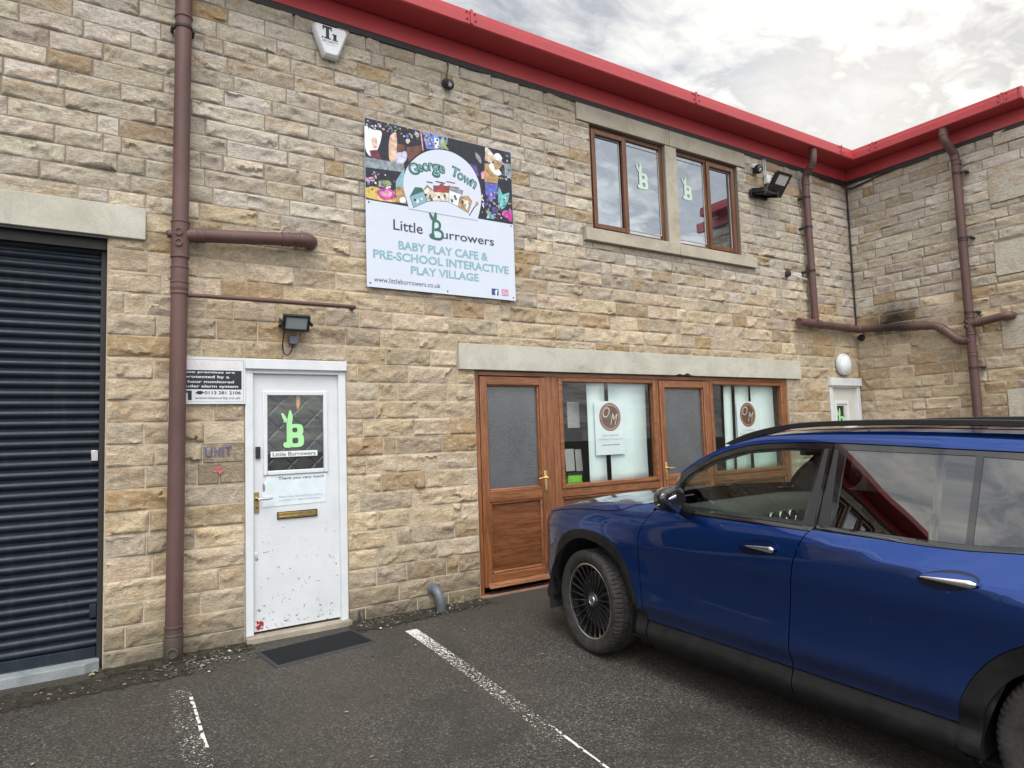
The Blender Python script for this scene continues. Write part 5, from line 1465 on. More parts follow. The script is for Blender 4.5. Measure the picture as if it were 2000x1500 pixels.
mb.lathe([(0.0, -0.01), (0.05, -0.008), (0.0545, 0)], (7.06, -0.1, 2.882), (-1, 0, 0), 28)
for p, a in (((7.33, -0.1, 2.878), (1, 0, -.01)), ((7.55, -0.1, 2.875), (1, 0, -.01)), ((8.28, -0.1, 2.864), (1, 0, -.01)), ((HX, -0.75, 2.806), (0, -1, -.1)), ((HX, -1.02, 2.776), (0, -1, -.12)), ((HX, -1.22, 2.70), (0, -.8, -.6)), ((HX, -1.42, 2.53), (0, -.8, -.5))):
    collar(mb, p, a, 0.0545, 0.06)
for x in (7.40, 7.49):
    mb.lathe([(0.0, 0.05), (0.015, 0.05), (0.017, 0.062), (0.024, 0.060), (0.025, 0.04)], (x, -0.108, 2.872), (-0.3, -1, 0), 18)
P_(mb, 'level_run', M['pipe'])
mb = MB()
for z in (4.66, 4.24, 3.62):
    mb.lathe([(0.049, -0.015), (0.054, -0.013), (0.054, 0.013), (0.049, 0.015)], (7.43, -0.1, z), (0, 0, 1), 24)
    mb.obox((7.35, -0.05, z - 0.02), (0.02, 0, 0), (0, 0.05, 0), (0, 0, 0.014)); mb.obox((7.50, -0.05, z - 0.02), (0.02, 0, 0), (0, 0.05, 0), (0, 0, 0.014))
P_(mb, 'pipe_bracket', M['dark_gap'])

WP = empty('rainwater_pipe', 'brown rainwater pipe down the wing wall behind the car', 'drainpipe', (8.51, -1.55, -0.07))
P_ = mk(WP)
mb = MB(); mb.tube(catmull([(8.345, -1.50, 5.31), (8.345, -1.50, 5.22), (8.36, -1.505, 5.13), (8.46, -1.535, 5.0), (8.50, -1.545, 4.95), (8.51, -1.548, 4.86)], 6), 0.052, 28)
collar(mb, (8.345, -1.50, 5.235), (0, 0, 1), 0.052, 0.09); collar(mb, (8.505, -1.547, 4.90), (0.1, -.02, 1), 0.05, 0.06)
P_(mb, 'swan_neck', M['pipe'])
mb = MB(); mb.tube([(8.51, -1.548, 4.9), (8.51, -1.560, -0.07)], 0.0525, 28)
for z in (4.84, 3.83, 2.33, 2.60, 2.82):
    collar(mb, (8.51, -1.556, z), (0, 0, 1), 0.0525, 0.06)
P_(mb, 'pipe', M['pipe'])
mb = MB(); mb.tube(catmull([(8.51, -1.56, 2.712), (8.51, -1.75, 2.733), (8.51, -1.91, 2.752), (8.52, -1.965, 2.757), (8.56, -1.99, 2.758), (8.63, -1.99, 2.758)], 6), 0.05, 28); collar(mb, (8.51, -1.66, 2.722), (0, -1, .1), 0.05, 0.05)
for z in (2.68, 2.74, 2.50):
    mb.lathe([(0.0, 0.052), (0.017, 0.052), (0.019, 0.062), (0.026, 0.060), (0.027, 0.04)], (8.505, -1.545, z), (-1, 0.45, 0), 20)
P_(mb, 'branch_pipe', M['pipe'])
mb = MB()
for z in (4.70, 3.83, 2.86, 2.15):
    mb.obox((8.56, -1.64, z), (0.05, 0, 0), (0, 0.02, 0), (0, 0, 0.012)); mb.lathe([(0.054, -0.013), (0.058, -0.012), (0.058, 0.012), (0.054, 0.013)], (8.51, -1.556, z), (0, 0, 1), 24)
P_(mb, 'pipe_bracket', M['dark_gap'])

# grey plastic waste elbow by the brown door, and a small stub beside the white door
M['greypipe'] = simple('grey_plastic_pipe', (0.10, 0.115, 0.135), 0.38, var=0.25, scale=12)
mb = MB(); mb.tube(catmull([(1.545, 0.02, 0.165), (1.548, -0.05, 0.168), (1.556, -0.105, 0.145), (1.565, -0.135, 0.09), (1.568, -0.142, 0.03), (1.568, -0.142, -0.03)], 6), 0.041, 28)
mb.lathe([(0.042, -0.012), (0.051, -0.010), (0.051, 0.014), (0.042, 0.018)], (1.546, -0.035, 0.168), (0.03, -1, 0.02), 28)
tag(mb.build('waste_elbow', M['greypipe']), 'grey plastic waste pipe bending from the wall into the ground', 'pipe')
mb = MB(); mb.tube(catmull([(0.885, 0.02, 0.075), (0.886, -0.03, 0.075), (0.888, -0.055, 0.055), (0.889, -0.062, 0.02), (0.889, -0.062, -0.03)], 5), 0.019, 18, mat=0)
tag(mb.build('overflow_pipe', M['pipe']), 'small brown overflow stub low on the wall right of the white door', 'pipe')

# ------------------------------------------------------------------ lamps and cameras
M['lampglass'] = simple('floodlight_lens', (0.36, 0.40, 0.43), 0.22, var=0.1, coat=1.0)
M['led'] = simple('led_panel', (0.60, 0.60, 0.60), 0.25, var=0.1)
FL = empty('floodlight', 'small black floodlight with a looping cable above the white door', 'floodlight', (0.355, -0.03, 2.40))
P_ = mk(FL)
C = Vector((0.350, -0.145, 2.43)); ux = Vector((1, -0.06, -0.02)).normalized(); nz_ = Vector((0.0, -0.90, -0.42)).normalized(); uz = nz_.cross(ux) * -1
uz = Vector((ux.y * nz_.z - ux.z * nz_.y, ux.z * nz_.x - ux.x * nz_.z, ux.x * nz_.y - ux.y * nz_.x)) * -1
if uz.z < 0: uz = -uz
mb = MB()
for (cu, cv, hu, hv) in ((0, 0.056, 0.102, 0.009), (0, -0.056, 0.102, 0.010), (-0.093, 0, 0.010, 0.052), (0.093, 0, 0.010, 0.052)):
    mb.obox(C + ux * cu + uz * cv, ux * hu, uz * hv, nz_ * 0.020)
mb.obox(C - nz_ * 0.022, ux * 0.090, uz * 0.050, nz_ * 0.022)
P_(mb, 'housing', M['black'], bevel=0.004)
mb = MB(); mb.obox(C + nz_ * 0.006, ux * 0.084, uz * 0.047, nz_ * 0.003); P_(mb, 'lens', [M['lampglass'], M['led']])
mb = MB(); mb.obox(C - ux * 0.112 - nz_ * 0.004, ux * 0.006, uz * 0.012, nz_ * 0.05); mb.obox(C + ux * 0.112 - nz_ * 0.004, ux * 0.006, uz * 0.012, nz_ * 0.05); mb.box(0.24, 0.46, -0.075, -0.03, 2.405, 2.425); P_(mb, 'bracket', M['black'])
mb = MB(); mb.box(0.318, 0.388, -0.075, -0.022, 2.268, 2.342); P_(mb, 'junction_box', M['greypipe'], bevel=0.008)
M['greybox'] = simple('grey_plastic_box', (0.26, 0.30, 0.31), 0.5); FL.children[-1].data.materials[0] = M['greybox']
mb = MB(); mb.tube(catmull([(0.268, -0.11, 2.375), (0.266, -0.075, 2.30), (0.268, -0.055, 2.23), (0.288, -0.045, 2.188), (0.318, -0.042, 2.190), (0.340, -0.045, 2.225), (0.350, -0.05, 2.270)], 6), 0.005, 10); mb.lathe([(0.010, 0), (0.012, 0.002), (0.010, 0.02)], (0.352, -0.05, 2.25), (0, 0, 1), 12); P_(mb, 'cable', M['black'])

F2 = empty('floodlight', 'black floodlight tilted out from the wall beside the upstairs windows', 'floodlight', (6.65, -0.03, 4.68))
P_ = mk(F2)
C = Vector((6.635, -0.235, 4.675)); ux = Vector((1, 0.04, 0.02)).normalized(); nz_ = Vector((0.05, -0.80, -0.62)).normalized()
uz = nz_.cross(ux); uz = uz if uz.z > 0 else -uz
mb = MB()
for (cu, cv, hu, hv) in ((0, 0.128, 0.150, 0.018), (0, -0.098, 0.150, 0.075), (-0.132, 0.05, 0.018, 0.08), (0.132, 0.05, 0.018, 0.08)):
    mb.obox(C + ux * cu + uz * cv, ux * hu, uz * hv, nz_ * 0.018)
mb.obox(C - nz_ * 0.035, ux * 0.120, uz * 0.115, nz_ * 0.026)
for i in range(6):
    mb.obox(C - nz_ * 0.07 + uz * (-0.10 + i * 0.04), ux * 0.110, uz * 0.004, nz_ * 0.014)
P_(mb, 'housing', M['black'], bevel=0.006)
mb = MB(); mb.obox(C + nz_ * 0.006 + uz * 0.046, ux * 0.114, uz * 0.066, nz_ * 0.004)
P_(mb, 'lens', M['led'], bevel=0.002)
mb = MB(); mb.obox((6.46, -0.12, 4.55), (0.16, 0, 0), (0, 0.10, 0.02), (0, 0, 0.014)); mb.box(6.28, 6.62, -0.05, -0.02, 4.50, 4.60); mb.obox((6.33, -0.13, 4.55), (0.012, 0, 0), (0, 0.10, 0.03), (0, 0, 0.045)); mb.obox((6.60, -0.13, 4.55), (0.012, 0, 0), (0, 0.10, 0.03), (0, 0, 0.045)); P_(mb, 'bracket', M['black'], bevel=0.004)
mb = MB(); mb.box(6.60, 6.685, -0.075, -0.02, 4.73, 4.85); P_(mb, 'junction_box', M['whiteframe'], bevel=0.006)
mb = MB(); mb.tube([(6.63, -0.04, 4.85), (6.63, -0.04, 5.07)], 0.006, 8); mb.tube([(6.60, -0.035, 4.85), (6.595, -0.035, 5.07)], 0.005, 8); P_(mb, 'cable', M['whiteframe'])

def ball_cam(loc, r, label, white, aim, cable):
    root = empty('security_camera', label, 'camera', loc); P2 = mk(root)
    p = Vector(loc)
    mb = MB(); mb.lathe([(0.0, r * 1.02), (r * 0.5, r * 0.88), (r * 0.86, r * 0.5), (r, 0), (r * 0.92, -r * 0.4), (r * 0.7, -r * 0.75), (r * 0.55, -r * 1.1)], p + Vector((0, -r * 0.9, -r * 0.3)), aim, 24); P2(mb, 'housing', M['black'])
    mb = MB(); mb.lathe([(r * 1.05, 0), (r * 1.05, r * 0.45), (r * 0.8, r * 0.8), (0, r * 0.85)], p + Vector((0, 0.012, r * 0.35)), (0, -1, 0.05) if not white else (0, -0.5, 1), 24); P2(mb, 'mount', M['whiteframe'] if white else M['black'])
    mb = MB(); mb.lathe([(0.0, r * 0.16), (r * 0.3, r * 0.1), (r * 0.36, 0)], p + Vector((0, -r * 0.9, -r * 0.3)) + Vector(aim).normalized() * r * 0.95, aim, 16); P2(mb, 'lens', M['lampglass'])
    if cable:
        mb = MB(); mb.tube(catmull(cable, 5), 0.006, 8); P2(mb, 'cable', M['black'])
ball_cam((1.822, -0.03, 4.825), 0.048, 'black dome camera hanging on a cable under the eaves', False, (-0.25, -0.85, -0.5), [(1.825, -0.035, 4.86), (1.818, -0.035, 4.93), (1.835, -0.035, 5.0), (1.832, -0.03, 5.07)])
ball_cam((6.408, -0.03, 4.895), 0.062, 'black dome camera with a white cap beside the upstairs windows', True, (-0.35, -0.75, -0.55), None)
B3 = empty('security_camera', 'small black bullet camera on a white cable below the upstairs sill', 'camera', (6.9, -0.03, 3.53)); P_ = mk(B3)
mb = MB(); mb.lathe([(0.0, 0.085), (0.034, 0.080), (0.040, 0.065), (0.040, 0.0), (0.030, -0.01), (0.0, -0.012)], (6.93, -0.075, 3.53), (-0.85, -0.5, -0.05), 22); P_(mb, 'housing', M['black'])
mb = MB(); mb.lathe([(0.032, 0), (0.032, 0.02), (0.014, 0.03), (0.012, 0.05)], (6.985, -0.02, 3.53), (-0.3, -1, 0), 20); P_(mb, 'mount', M['black'])
mb = MB(); mb.tube(catmull([(6.99, -0.05, 3.53), (7.10, -0.045, 3.535), (7.24, -0.045, 3.515), (7.38, -0.05, 3.505)], 6), 0.010, 8); P_(mb, 'cable', M['whiteframe'])
# round bulkhead lamp
BL = empty('bulkhead_lamp', 'round white bulkhead lamp over the corner door', 'lamp', (8.145, -0.02, 2.34)); P_ = mk(BL)
mb = MB(); mb.lathe([(0.150, 0), (0.156, 0.01), (0.156, 0.045), (0.146, 0.062), (0.132, 0.064), (0.128, 0.05)], (8.145, -0.02, 2.342), (0, -1, 0), 48); P_(mb, 'rim', M['whiteframe'])
M['opal'] = simple('opal_diffuser', (0.74, 0.78, 0.82), 0.35, var=0.03)
mb = MB(); mb.lathe([(0.131, 0.045), (0.125, 0.070), (0.095, 0.090), (0.05, 0.100), (0.0, 0.103)], (8.145, -0.02, 2.342), (0, -1, 0), 48); P_(mb, 'diffuser', M['opal'])
# small black fan outlet where the pipe meets the corner
mb = MB(); mb.lathe([(0.0, 0.08), (0.022, 0.078), (0.024, 0.04), (0.045, 0.035), (0.05, 0.0)], (8.60, -0.09, 2.745), (-1, 0, 0), 20); tag(mb.build('cable_gland', M['black']), 'round black outlet in the corner under the level brown pipe', 'outlet')
# cables under the eaves in the corner
mb = MB(); mb.tube(catmull([(7.9, -0.04, 5.055), (8.3, -0.05, 5.045), (8.52, -0.06, 5.02), (8.57, -0.12, 4.995), (8.58, -0.3, 5.02), (8.585, -0.6, 5.05), (8.585, -1.2, 5.06)], 8), 0.008, 8)
mb.tube(catmull([(7.9, -0.035, 5.045), (8.4, -0.04, 5.03), (8.55, -0.07, 4.985), (8.575, -0.18, 4.99), (8.585, -0.5, 5.04)], 8), 0.006, 8)
tag(mb.build('eaves_cable', M['black']), 'black cables sagging under the eaves in the building corner', 'cable')
# cable in the inside corner
mb = MB(); mb.tube([(8.575, -0.035, 5.0), (8.575, -0.035, 2.9)], 0.011, 8); tag(mb.build('corner_cable', M['black']), 'black cable running down the inside corner of the walls', 'cable')

# ------------------------------------------------------------------ door mat
ang = math.radians(7.5); mx_, my_ = 0.405, -0.425
ca_, sa_ = math.cos(ang), math.sin(ang)
def matp(u, v, w):
    x, y = mx_ + u * ca_ - v * sa_, my_ + u * sa_ + v * ca_
    return (x, y, gz(y) + w)
MT = empty('door_mat', 'black rubber edged mat on the tarmac before the white door', 'mat', (mx_, my_, gz(my_))); P_ = mk(MT)
mb = MB(); W_, H_ = 0.385, 0.195
n = 4
def loop(a, b, w):
    return [matp(-a, -b, w), matp(a, -b, w), matp(a, b, w), matp(-a, b, w)]
vs = loop(W_, H_, 0.001) + loop(W_ - 0.008, H_ - 0.008, 0.010) + loop(W_ - 0.028, H_ - 0.028, 0.011) + loop(W_ - 0.030, H_ - 0.030, 0.007)
mb.add(vs, [(k * 4 + i, k * 4 + (i + 1) % 4, k * 4 + 4 + (i + 1) % 4, k * 4 + 4 + i) for k in range(3) for i in range(4)]); P_(mb, 'rubber_edge', M['rubber'])
mb = MB(); nn = 46
gr = [matp((-1 + 2 * i / nn) * (W_ - 0.029), (-1 + 2 * j / 20) * (H_ - 0.029), 0.009 + 0.004 * RNG.random()) for j in range(21) for i in range(nn + 1)]
mb.add(gr, [(j * (nn + 1) + i, j * (nn + 1) + i + 1, (j + 1) * (nn + 1) + i + 1, (j + 1) * (nn + 1) + i) for j in range(20) for i in range(nn)]); P_(mb, 'pile', M['pile'], smooth=False)
# ------------------------------------------------------------------ the blue car
CO = Vector((2.85607, -1.60654, 0.0)); CO.z = SLOPE * CO.y
TH, PH = -0.0441992, 0.04278748
dv = Vector((math.sin(TH) * math.cos(PH), math.cos(TH) * math.cos(PH), math.sin(PH)))
lv = Vector((-math.cos(TH), math.sin(TH), 0)); uv_ = dv.cross(lv)
CAR = empty('parked_car', 'shiny blue seven seat car parked nose to the brown shopfront', 'car', CO)
CAR.rotation_euler = Matrix((dv, lv, uv_)).transposed().to_euler()

# materials
t = NT('deep_blue_metallic_paint')
fl = t.voro(900.0, out='Color')
c = t.mix(t.sep(fl)[0], (0.003, 0.030, 0.170), (0.006, 0.052, 0.265))
lw = t.n('ShaderNodeLayerWeight'); lw.inputs[0].default_value = 0.35
pb = t.bsdf(c, 0.36, 0.93, None, 0.5, 1.0, 0.02)
zl = t.sep()[2]
dust = t.math('MULTIPLY', t.ramp(t.math('ADD', zl, t.math('MULTIPLY', t.noise(7, 5, 0.65), 0.25)), [(0.40, 0.50), (0.72, 0.0)]), t.ramp(t.noise(30, 5, 0.7), [(0.35, 0.25), (0.7, 0.9)]))
db = t.bsdf((0.055, 0.052, 0.048), 0.8, 0)
mx = t.n('ShaderNodeMixShader'); t.l(t.math('MULTIPLY', dust, 0.55), mx.inputs[0]); t.l(pb, mx.inputs[1]); t.l(db, mx.inputs[2])
M['paint'] = t.done(mx.outputs[0])
t = NT('black_cladding')
c = t.mix(t.ramp(t.noise(9, 6, 0.7), [(0.4, 0.0), (0.75, 1.0)]), (0.007, 0.0075, 0.0085), (0.019, 0.019, 0.0185))
M['clad'] = t.done(t.bsdf(c, 0.5, 0, t.bump(t.noise(400, 2), 0.15, 0.002), 0.22))
M['gloss'] = simple('gloss_black_trim', (0.008, 0.008, 0.009), 0.10, var=0.1, coat=1.0, rvar=0.02)
M['recess'] = simple('handle_recess_shade', (0.004, 0.009, 0.035), 0.3, 0.5, coat=0.5)  # near-black blue paints the shade of a hollow onto a surface-level disc
M['satin'] = simple('satin_black_rail', (0.016, 0.016, 0.017), 0.30, rvar=0.04)
M['chrome'] = simple('chrome', (0.82, 0.83, 0.85), 0.07, 1.0, var=0.02, rvar=0.02)
M['liner'] = simple('wheel_arch_liner', (0.010, 0.010, 0.010), 0.9)
M['cabin'] = simple('cabin_plastic', (0.022, 0.023, 0.024), 0.6, bump=0.1, bscale=300)
M['dashtop'] = simple('dashboard_top', (0.040, 0.043, 0.044), 0.55, bump=0.1, bscale=400)
M['seat'] = simple('dark_seat', (0.024, 0.023, 0.023), 0.7, bump=0.1)
M['cargl'] = glass('car_front_glass', (0.74, 0.83, 0.78), 0.05)
t = NT('privacy_glass')
refl = t.schlick(0.17)
tr = t.n('ShaderNodeBsdfTransparent'); t.setv(tr.inputs[0], (0.05, 0.055, 0.06))
gl = t.n('ShaderNodeBsdfGlossy'); gl.inputs['Roughness'].default_value = 0.0
mx = t.n('ShaderNodeMixShader'); t.l(refl, mx.inputs[0]); t.l(tr.outputs[0], mx.inputs[1]); t.l(gl.outputs[0], mx.inputs[2])
M['privacy'] = t.done(mx.outputs[0])
t = NT('tyre_rubber')
c = t.mix(t.ramp(t.noise(22, 5, 0.7), [(0.35, 0.0), (0.7, 1.0)]), (0.014, 0.014, 0.014), (0.042, 0.040, 0.037))
M['tyre'] = t.done(t.bsdf(c, 0.78, 0, t.bump(t.noise(150, 3), 0.15, 0.002), 0.35))
M['rimblack'] = simple('black_alloy', (0.012, 0.012, 0.013), 0.22, 0.0, var=0.1, coat=0.6)
M['rimsilver'] = simple('machined_rim_edge', (0.62, 0.62, 0.63), 0.25, 1.0)
M['lampclear'] = simple('headlamp_lens', (0.45, 0.48, 0.52), 0.08, 0.4, coat=1.0)
M['taillamp'] = simple('red_tail_lamp', (0.30, 0.01, 0.012), 0.15, coat=1.0)

# the body is a skin wrapped round the plan outline: s runs along the side (forward positive), z is height
PLAN = np.array([(.875, 0), (.87, .15), (.85, .30), (.82, .45), (.775, .585), (.71, .695), (.612, .783), (.495, .836), (.357, .872), (.18, .893), (0, .905), (-.5, .905), (-1.0, .905), (-1.5, .907), (-2.0, .91), (-2.5, .916), (-2.83, .917), (-3.1, .908), (-3.35, .88), (-3.52, .83), (-3.63, .75), (-3.69, .64), (-3.715, .5), (-3.73, .3), (-3.735, 0)])
def _cr(P, n=24):
    Q = np.vstack([P[1] * [1, -1], P, P[-2] * [1, -1]]); out = []
    for i in range(1, len(Q) - 2):
        for q in np.linspace(0, 1, n, endpoint=False):
            a, b, c, d = Q[i - 1], Q[i], Q[i + 1], Q[i + 2]
            out.append(.5 * ((2 * b) + (-a + c) * q + (2 * a - 5 * b + 4 * c - d) * q * q + (-a + 3 * b - 3 * c + d) * q ** 3))
    out.append(P[-1]); return np.array(out)
CV = _cr(PLAN)
Ls = np.r_[0, np.cumsum(np.hypot(*np.diff(CV, axis=0).T))]
i0 = np.argmin(abs(CV[:, 0]) + (CV[:, 1] < .5) * 9)
SPs = Ls[i0] - Ls
S_F, S_R = SPs[0], SPs[-1]
def plan(s):
    return np.interp(s, SPs[::-1], CV[::-1, 0]), np.interp(s, SPs[::-1], CV[::-1, 1])
def ip(tab):
    q = np.array(tab, float); q = q[np.argsort(q[:, 0])]
    x, y = q.T; mm = np.gradient(y, x); dl = np.diff(y) / np.diff(x)
    for i in range(len(dl)):
        for j in (i, i + 1):
            if dl[i] == 0 or mm[j] * dl[i] < 0:
                mm[j] = 0
            elif abs(mm[j]) > 3 * abs(dl[i]):
                mm[j] = 3 * dl[i]
    def f(v):
        v = np.clip(np.asarray(v, float), x[0], x[-1]); k = np.clip(np.searchsorted(x, v) - 1, 0, len(x) - 2)
        h = x[k + 1] - x[k]; u = (v - x[k]) / h
        return (2 * u**3 - 3 * u**2 + 1) * y[k] + (u**3 - 2 * u**2 + u) * h * mm[k] + (-2 * u**3 + 3 * u**2) * y[k + 1] + (u**3 - u**2) * h * mm[k + 1]
    return f
ZC = ip([(1.4, .74), (.9, .80), (.5, .90), (0, .955), (-.5, .985), (-1.2, 1.04), (-1.65, 1.052), (-2.0, 1.015), (-2.4, .962), (-2.9, .93), (-3.4, .925), (-4.4, .92)])
ZB = ip([(1.5, 1.2), (-.5, 1.10), (-1.5, 1.10), (-2.4, 1.105), (-2.9, 1.13), (-3.4, 1.17), (-4.5, 1.2)])
LOW = ip([(.12, .17), (.17, .09), (.22, .035), (.265, .006), (.30, .004), (.33, .014), (.365, .030), (.405, .024), (.445, .006), (.47, .003), (.53, .008), (.64, .013), (.75, .009), (.86, 0), (.95, .002), (1.08, .012), (1.3, .02)])
TAN = ip([(1.5, .5), (.5, .7), (-.3, .6), (-.8, .65), (-1.2, .85), (-1.6, .95), (-2.0, .85), (-2.4, .74), (-3, .7), (-4.5, .5)])
WID = ip([(1.5, .03), (0, .028), (-1.2, .02), (-1.7, .006), (-2.0, .004), (-4, .004)])
D0 = ip([(1.4, .0), (-.3, .0), (-.6, .05), (-1.0, .066), (-1.8, .082), (-2.6, .100), (-3.4, .11), (-4.4, .05)])
OUT = ip([(S_F, .875), (1.15, .88), (1.0, .885), (.9, .895), (.7, .925), (.5, .96), (.3, 1.0), (.1, 1.03), (-.1, 1.055), (-.4, 1.085), (-.54, 1.11), (-.6, 1.165), (-.66, 1.228), (-.8, 1.362), (-.88, 1.415), (-.97, 1.46), (-1.1, 1.512), (-1.23, 1.548), (-1.45, 1.578), (-1.7, 1.592), (-2.1, 1.602), (-2.6, 1.598), (-3.0, 1.58), (-3.3, 1.55), (-3.6, 1.50), (-4.0, 1.47), (S_R, 1.47)])
HL = ip([(S_F, .865), (1.1, .865), (.8, .885), (.62, .915), (.45, .948), (.312, .972), (.19, .992), (-.025, 1.012), (-.24, 1.028), (-.305, 1.04), (-.356, 1.06), (-.42, 1.083), (-.5, 1.099), (-.6, 1.12)])
DLO = ip([(-.56, 1.12), (-.617, 1.179), (-.70, 1.255), (-.817, 1.347), (-.985, 1.434), (-1.185, 1.497), (-1.448, 1.524), (-1.7, 1.531), (-2.0, 1.528), (-2.33, 1.521), (-2.66, 1.514), (-3.0, 1.49), (-3.3, 1.45), (-3.6, 1.40)])
def inset(s, z):
    zc, zb, w = ZC(s), ZB(s), WID(s)
    d = LOW(np.minimum(z, zc))
    q = np.minimum(z, zb) - zc
    sh_ = TAN(s) * w * np.logaddexp(0, q / w)
    b = np.clip((z - (zb - .012)) / .014, 0, 1); b = b * b * (3 - 2 * b)
    d = d + sh_ * (1 - b) + np.maximum(sh_, D0(s)) * b
    fr = np.clip((s + .75) / .2, 0, 1); q2 = np.maximum(z - zc - .03, 0); d = d + fr * 3.0 * q2 ** 2
    g = np.maximum(z - zb, 0); d = d + g * .315 + .04 * g * g
    nf = np.clip((s - .6) / .5, 0, 1)
    return d + nf * (.35 * np.maximum(.5 - z, 0) ** 1.5 + .05 * np.maximum(z - .75, 0))
def surf(s, z, off=0.0):
    s = np.asarray(s, float); z = np.asarray(z, float); e = 1e-3
    x, y = plan(s); x1, y1 = plan(s + e); x0, y0 = plan(s - e)
    tx, ty = x1 - x0, y1 - y0; n = np.maximum(np.hypot(tx, ty), 1e-9); nx, ny = -ty / n, tx / n
    d = inset(s, z) + off
    return np.stack([x - nx * d, np.maximum(y - ny * d, 0), z + 0 * x], -1)
def snorm(s, z):
    e = 2e-3
    a = surf(s + e, z) - surf(s - e, z); b = surf(s, z + e) - surf(s, z - e)
    n = np.cross(a, b); n /= np.maximum(np.linalg.norm(n, axis=-1, keepdims=True), 1e-9)
    p = surf(s, z); o = np.stack([p[..., 0] + 1.4, p[..., 1] * 2.5, np.full_like(p[..., 0], 0.15)], -1)
    sg = np.sign((n * o).sum(-1, keepdims=True)); sg[sg == 0] = 1
    return n * sg

def tess(loops, ds=0.045, dz=0.035, ear=True):
    bm = bmesh.new()
    for lp in loops:
        vs = [bm.verts.new((a, b, 0)) for a, b in lp]
        for i in range(len(vs)):
            bm.edges.new((vs[i], vs[(i + 1) % len(vs)]))
    if len(loops) == 1 and ear:
        bm.faces.new(bm.verts[:])
        bmesh.ops.triangulate(bm, faces=bm.faces[:], ngon_method='EAR_CLIP')
    else:
        bmesh.ops.triangle_fill(bm, use_beauty=True, use_dissolve=False, edges=bm.edges[:])
    co = [v.co for v in bm.verts]
    s0, s1 = min(c.x for c in co), max(c.x for c in co); z0, z1 = min(c.y for c in co), max(c.y for c in co)
    for k in range(int(s0 / ds) - 1, int(s1 / ds) + 2):
        if s0 < k * ds < s1:
            bmesh.ops.bisect_plane(bm, geom=bm.verts[:] + bm.edges[:] + bm.faces[:], plane_co=(k * ds, 0, 0), plane_no=(1, 0, 0))
    for k in range(int(z0 / dz) - 1, int(z1 / dz) + 2):
        if z0 < k * dz < z1:
            bmesh.ops.bisect_plane(bm, geom=bm.verts[:] + bm.edges[:] + bm.faces[:], plane_co=(0, k * dz, 0), plane_no=(0, 1, 0))
    bm.verts.index_update()
    V = np.array([(v.co.x, v.co.y) for v in bm.verts]); F = [[v.index for v in f.verts] for f in bm.faces]
    B = [(e.verts[0].index, e.verts[1].index) for e in bm.edges if len(e.link_faces) == 1]
    bm.free()
    return V, F, B

class Skin:
    def __init__(s):
        s.v, s.n, s.f, s.m = [], [], [], []
    def raw(s, P, N, F, mat=0, side=1):
        o = len(s.v)
        sg = np.array((1, side, 1.0))
        s.v += [tuple(p) for p in np.asarray(P) * sg]; s.n += [tuple(p) for p in np.asarray(N) * sg]
        for f in F:
            f = list(f)
            a, b, c = (np.array(s.v[o + f[0]]), np.array(s.v[o + f[1]]), np.array(s.v[o + f[2]]))
            if np.dot(np.cross(b - a, c - a), np.array(s.n[o + f[0]])) < 0:
                f = f[::-1]
            s.f.append(tuple(o + i for i in f)); s.m.append(mat)
    def panel(s, loops, off=0.0, flange=0.014, mat=0, sides=(1, -1), ds=0.045, dz=0.035, ear=True):
        if isinstance(loops[0][0], (int, float)):
            loops = [loops]
        V, F, B = tess(loops, ds, dz, ear)
        P = surf(V[:, 0], V[:, 1], off); N = snorm(V[:, 0], V[:, 1])
        for sd in sides:
            s.raw(P, N, F, mat, sd)
            if flange:
                for a, b in B:
                    q = np.array([P[a], P[b], P[b] - N[b] * flange, P[a] - N[a] * flange])
                    e = np.cross(q[1] - q[0], N[a]); e /= max(np.linalg.norm(e), 1e-9)
                    s.raw(q, [e] * 4, [(0, 1, 2, 3)], mat, sd)
    def build(s, name, mats, parent):
        me = bpy.data.meshes.new(name); me.from_pydata(s.v, [], s.f)
        for q in (mats if isinstance(mats, (list, tuple)) else [mats]):
            me.materials.append(q)
        if len(me.materials) > 1:
            me.polygons.foreach_set('material_index', s.m)
        me.polygons.foreach_set('use_smooth', [True] * len(me.polygons))
        me.normals_split_custom_set_from_vertices(s.n)
        o = bpy.data.objects.new(name, me); COL.objects.link(o); o.parent = parent
        return o
def circ(cx, cz, r, a0, a1, n=30):
    return [(cx + r * math.cos(math.radians(a0 + (a1 - a0) * i / n)), cz + r * math.sin(math.radians(a0 + (a1 - a0) * i / n))) for i in range(n + 1)]
def sm(P, n=4):
    return cat2(P, n, False)
AFO = sm([(.442, .375), (.452, .45), (.438, .56), (.39, .68), (.318, .767), (.21, .832), (.089, .864), (-.022, .870), (-.127, .860), (-.211, .835), (-.285, .787), (-.346, .727), (-.395, .647), (-.435, .562), (-.468, .478), (-.480, .42)])
AFI = sm([(.424, .318), (.414, .41), (.385, .515), (.328, .632), (.235, .735), (.141, .784), (.046, .803), (-.047, .800), (-.14, .780), (-.225, .745), (-.302, .695), (-.36, .632), (-.405, .566), (-.433, .503), (-.447, .438), (-.452, .40)])
DC = sm([(-.549, .36), (-.535, .42), (-.511, .525), (-.490, .718), (-.498, .887), (-.515, .938), (-.554, 1.008), (-.591, 1.062)])
BC = sm([(-1.566, .36), (-1.557, .50), (-1.564, .643), (-1.588, .888), (-1.617, .984), (-1.654, 1.068), (-1.667, 1.084)])
sh = lambda P, d: [(a + d, b) for a, b in P]

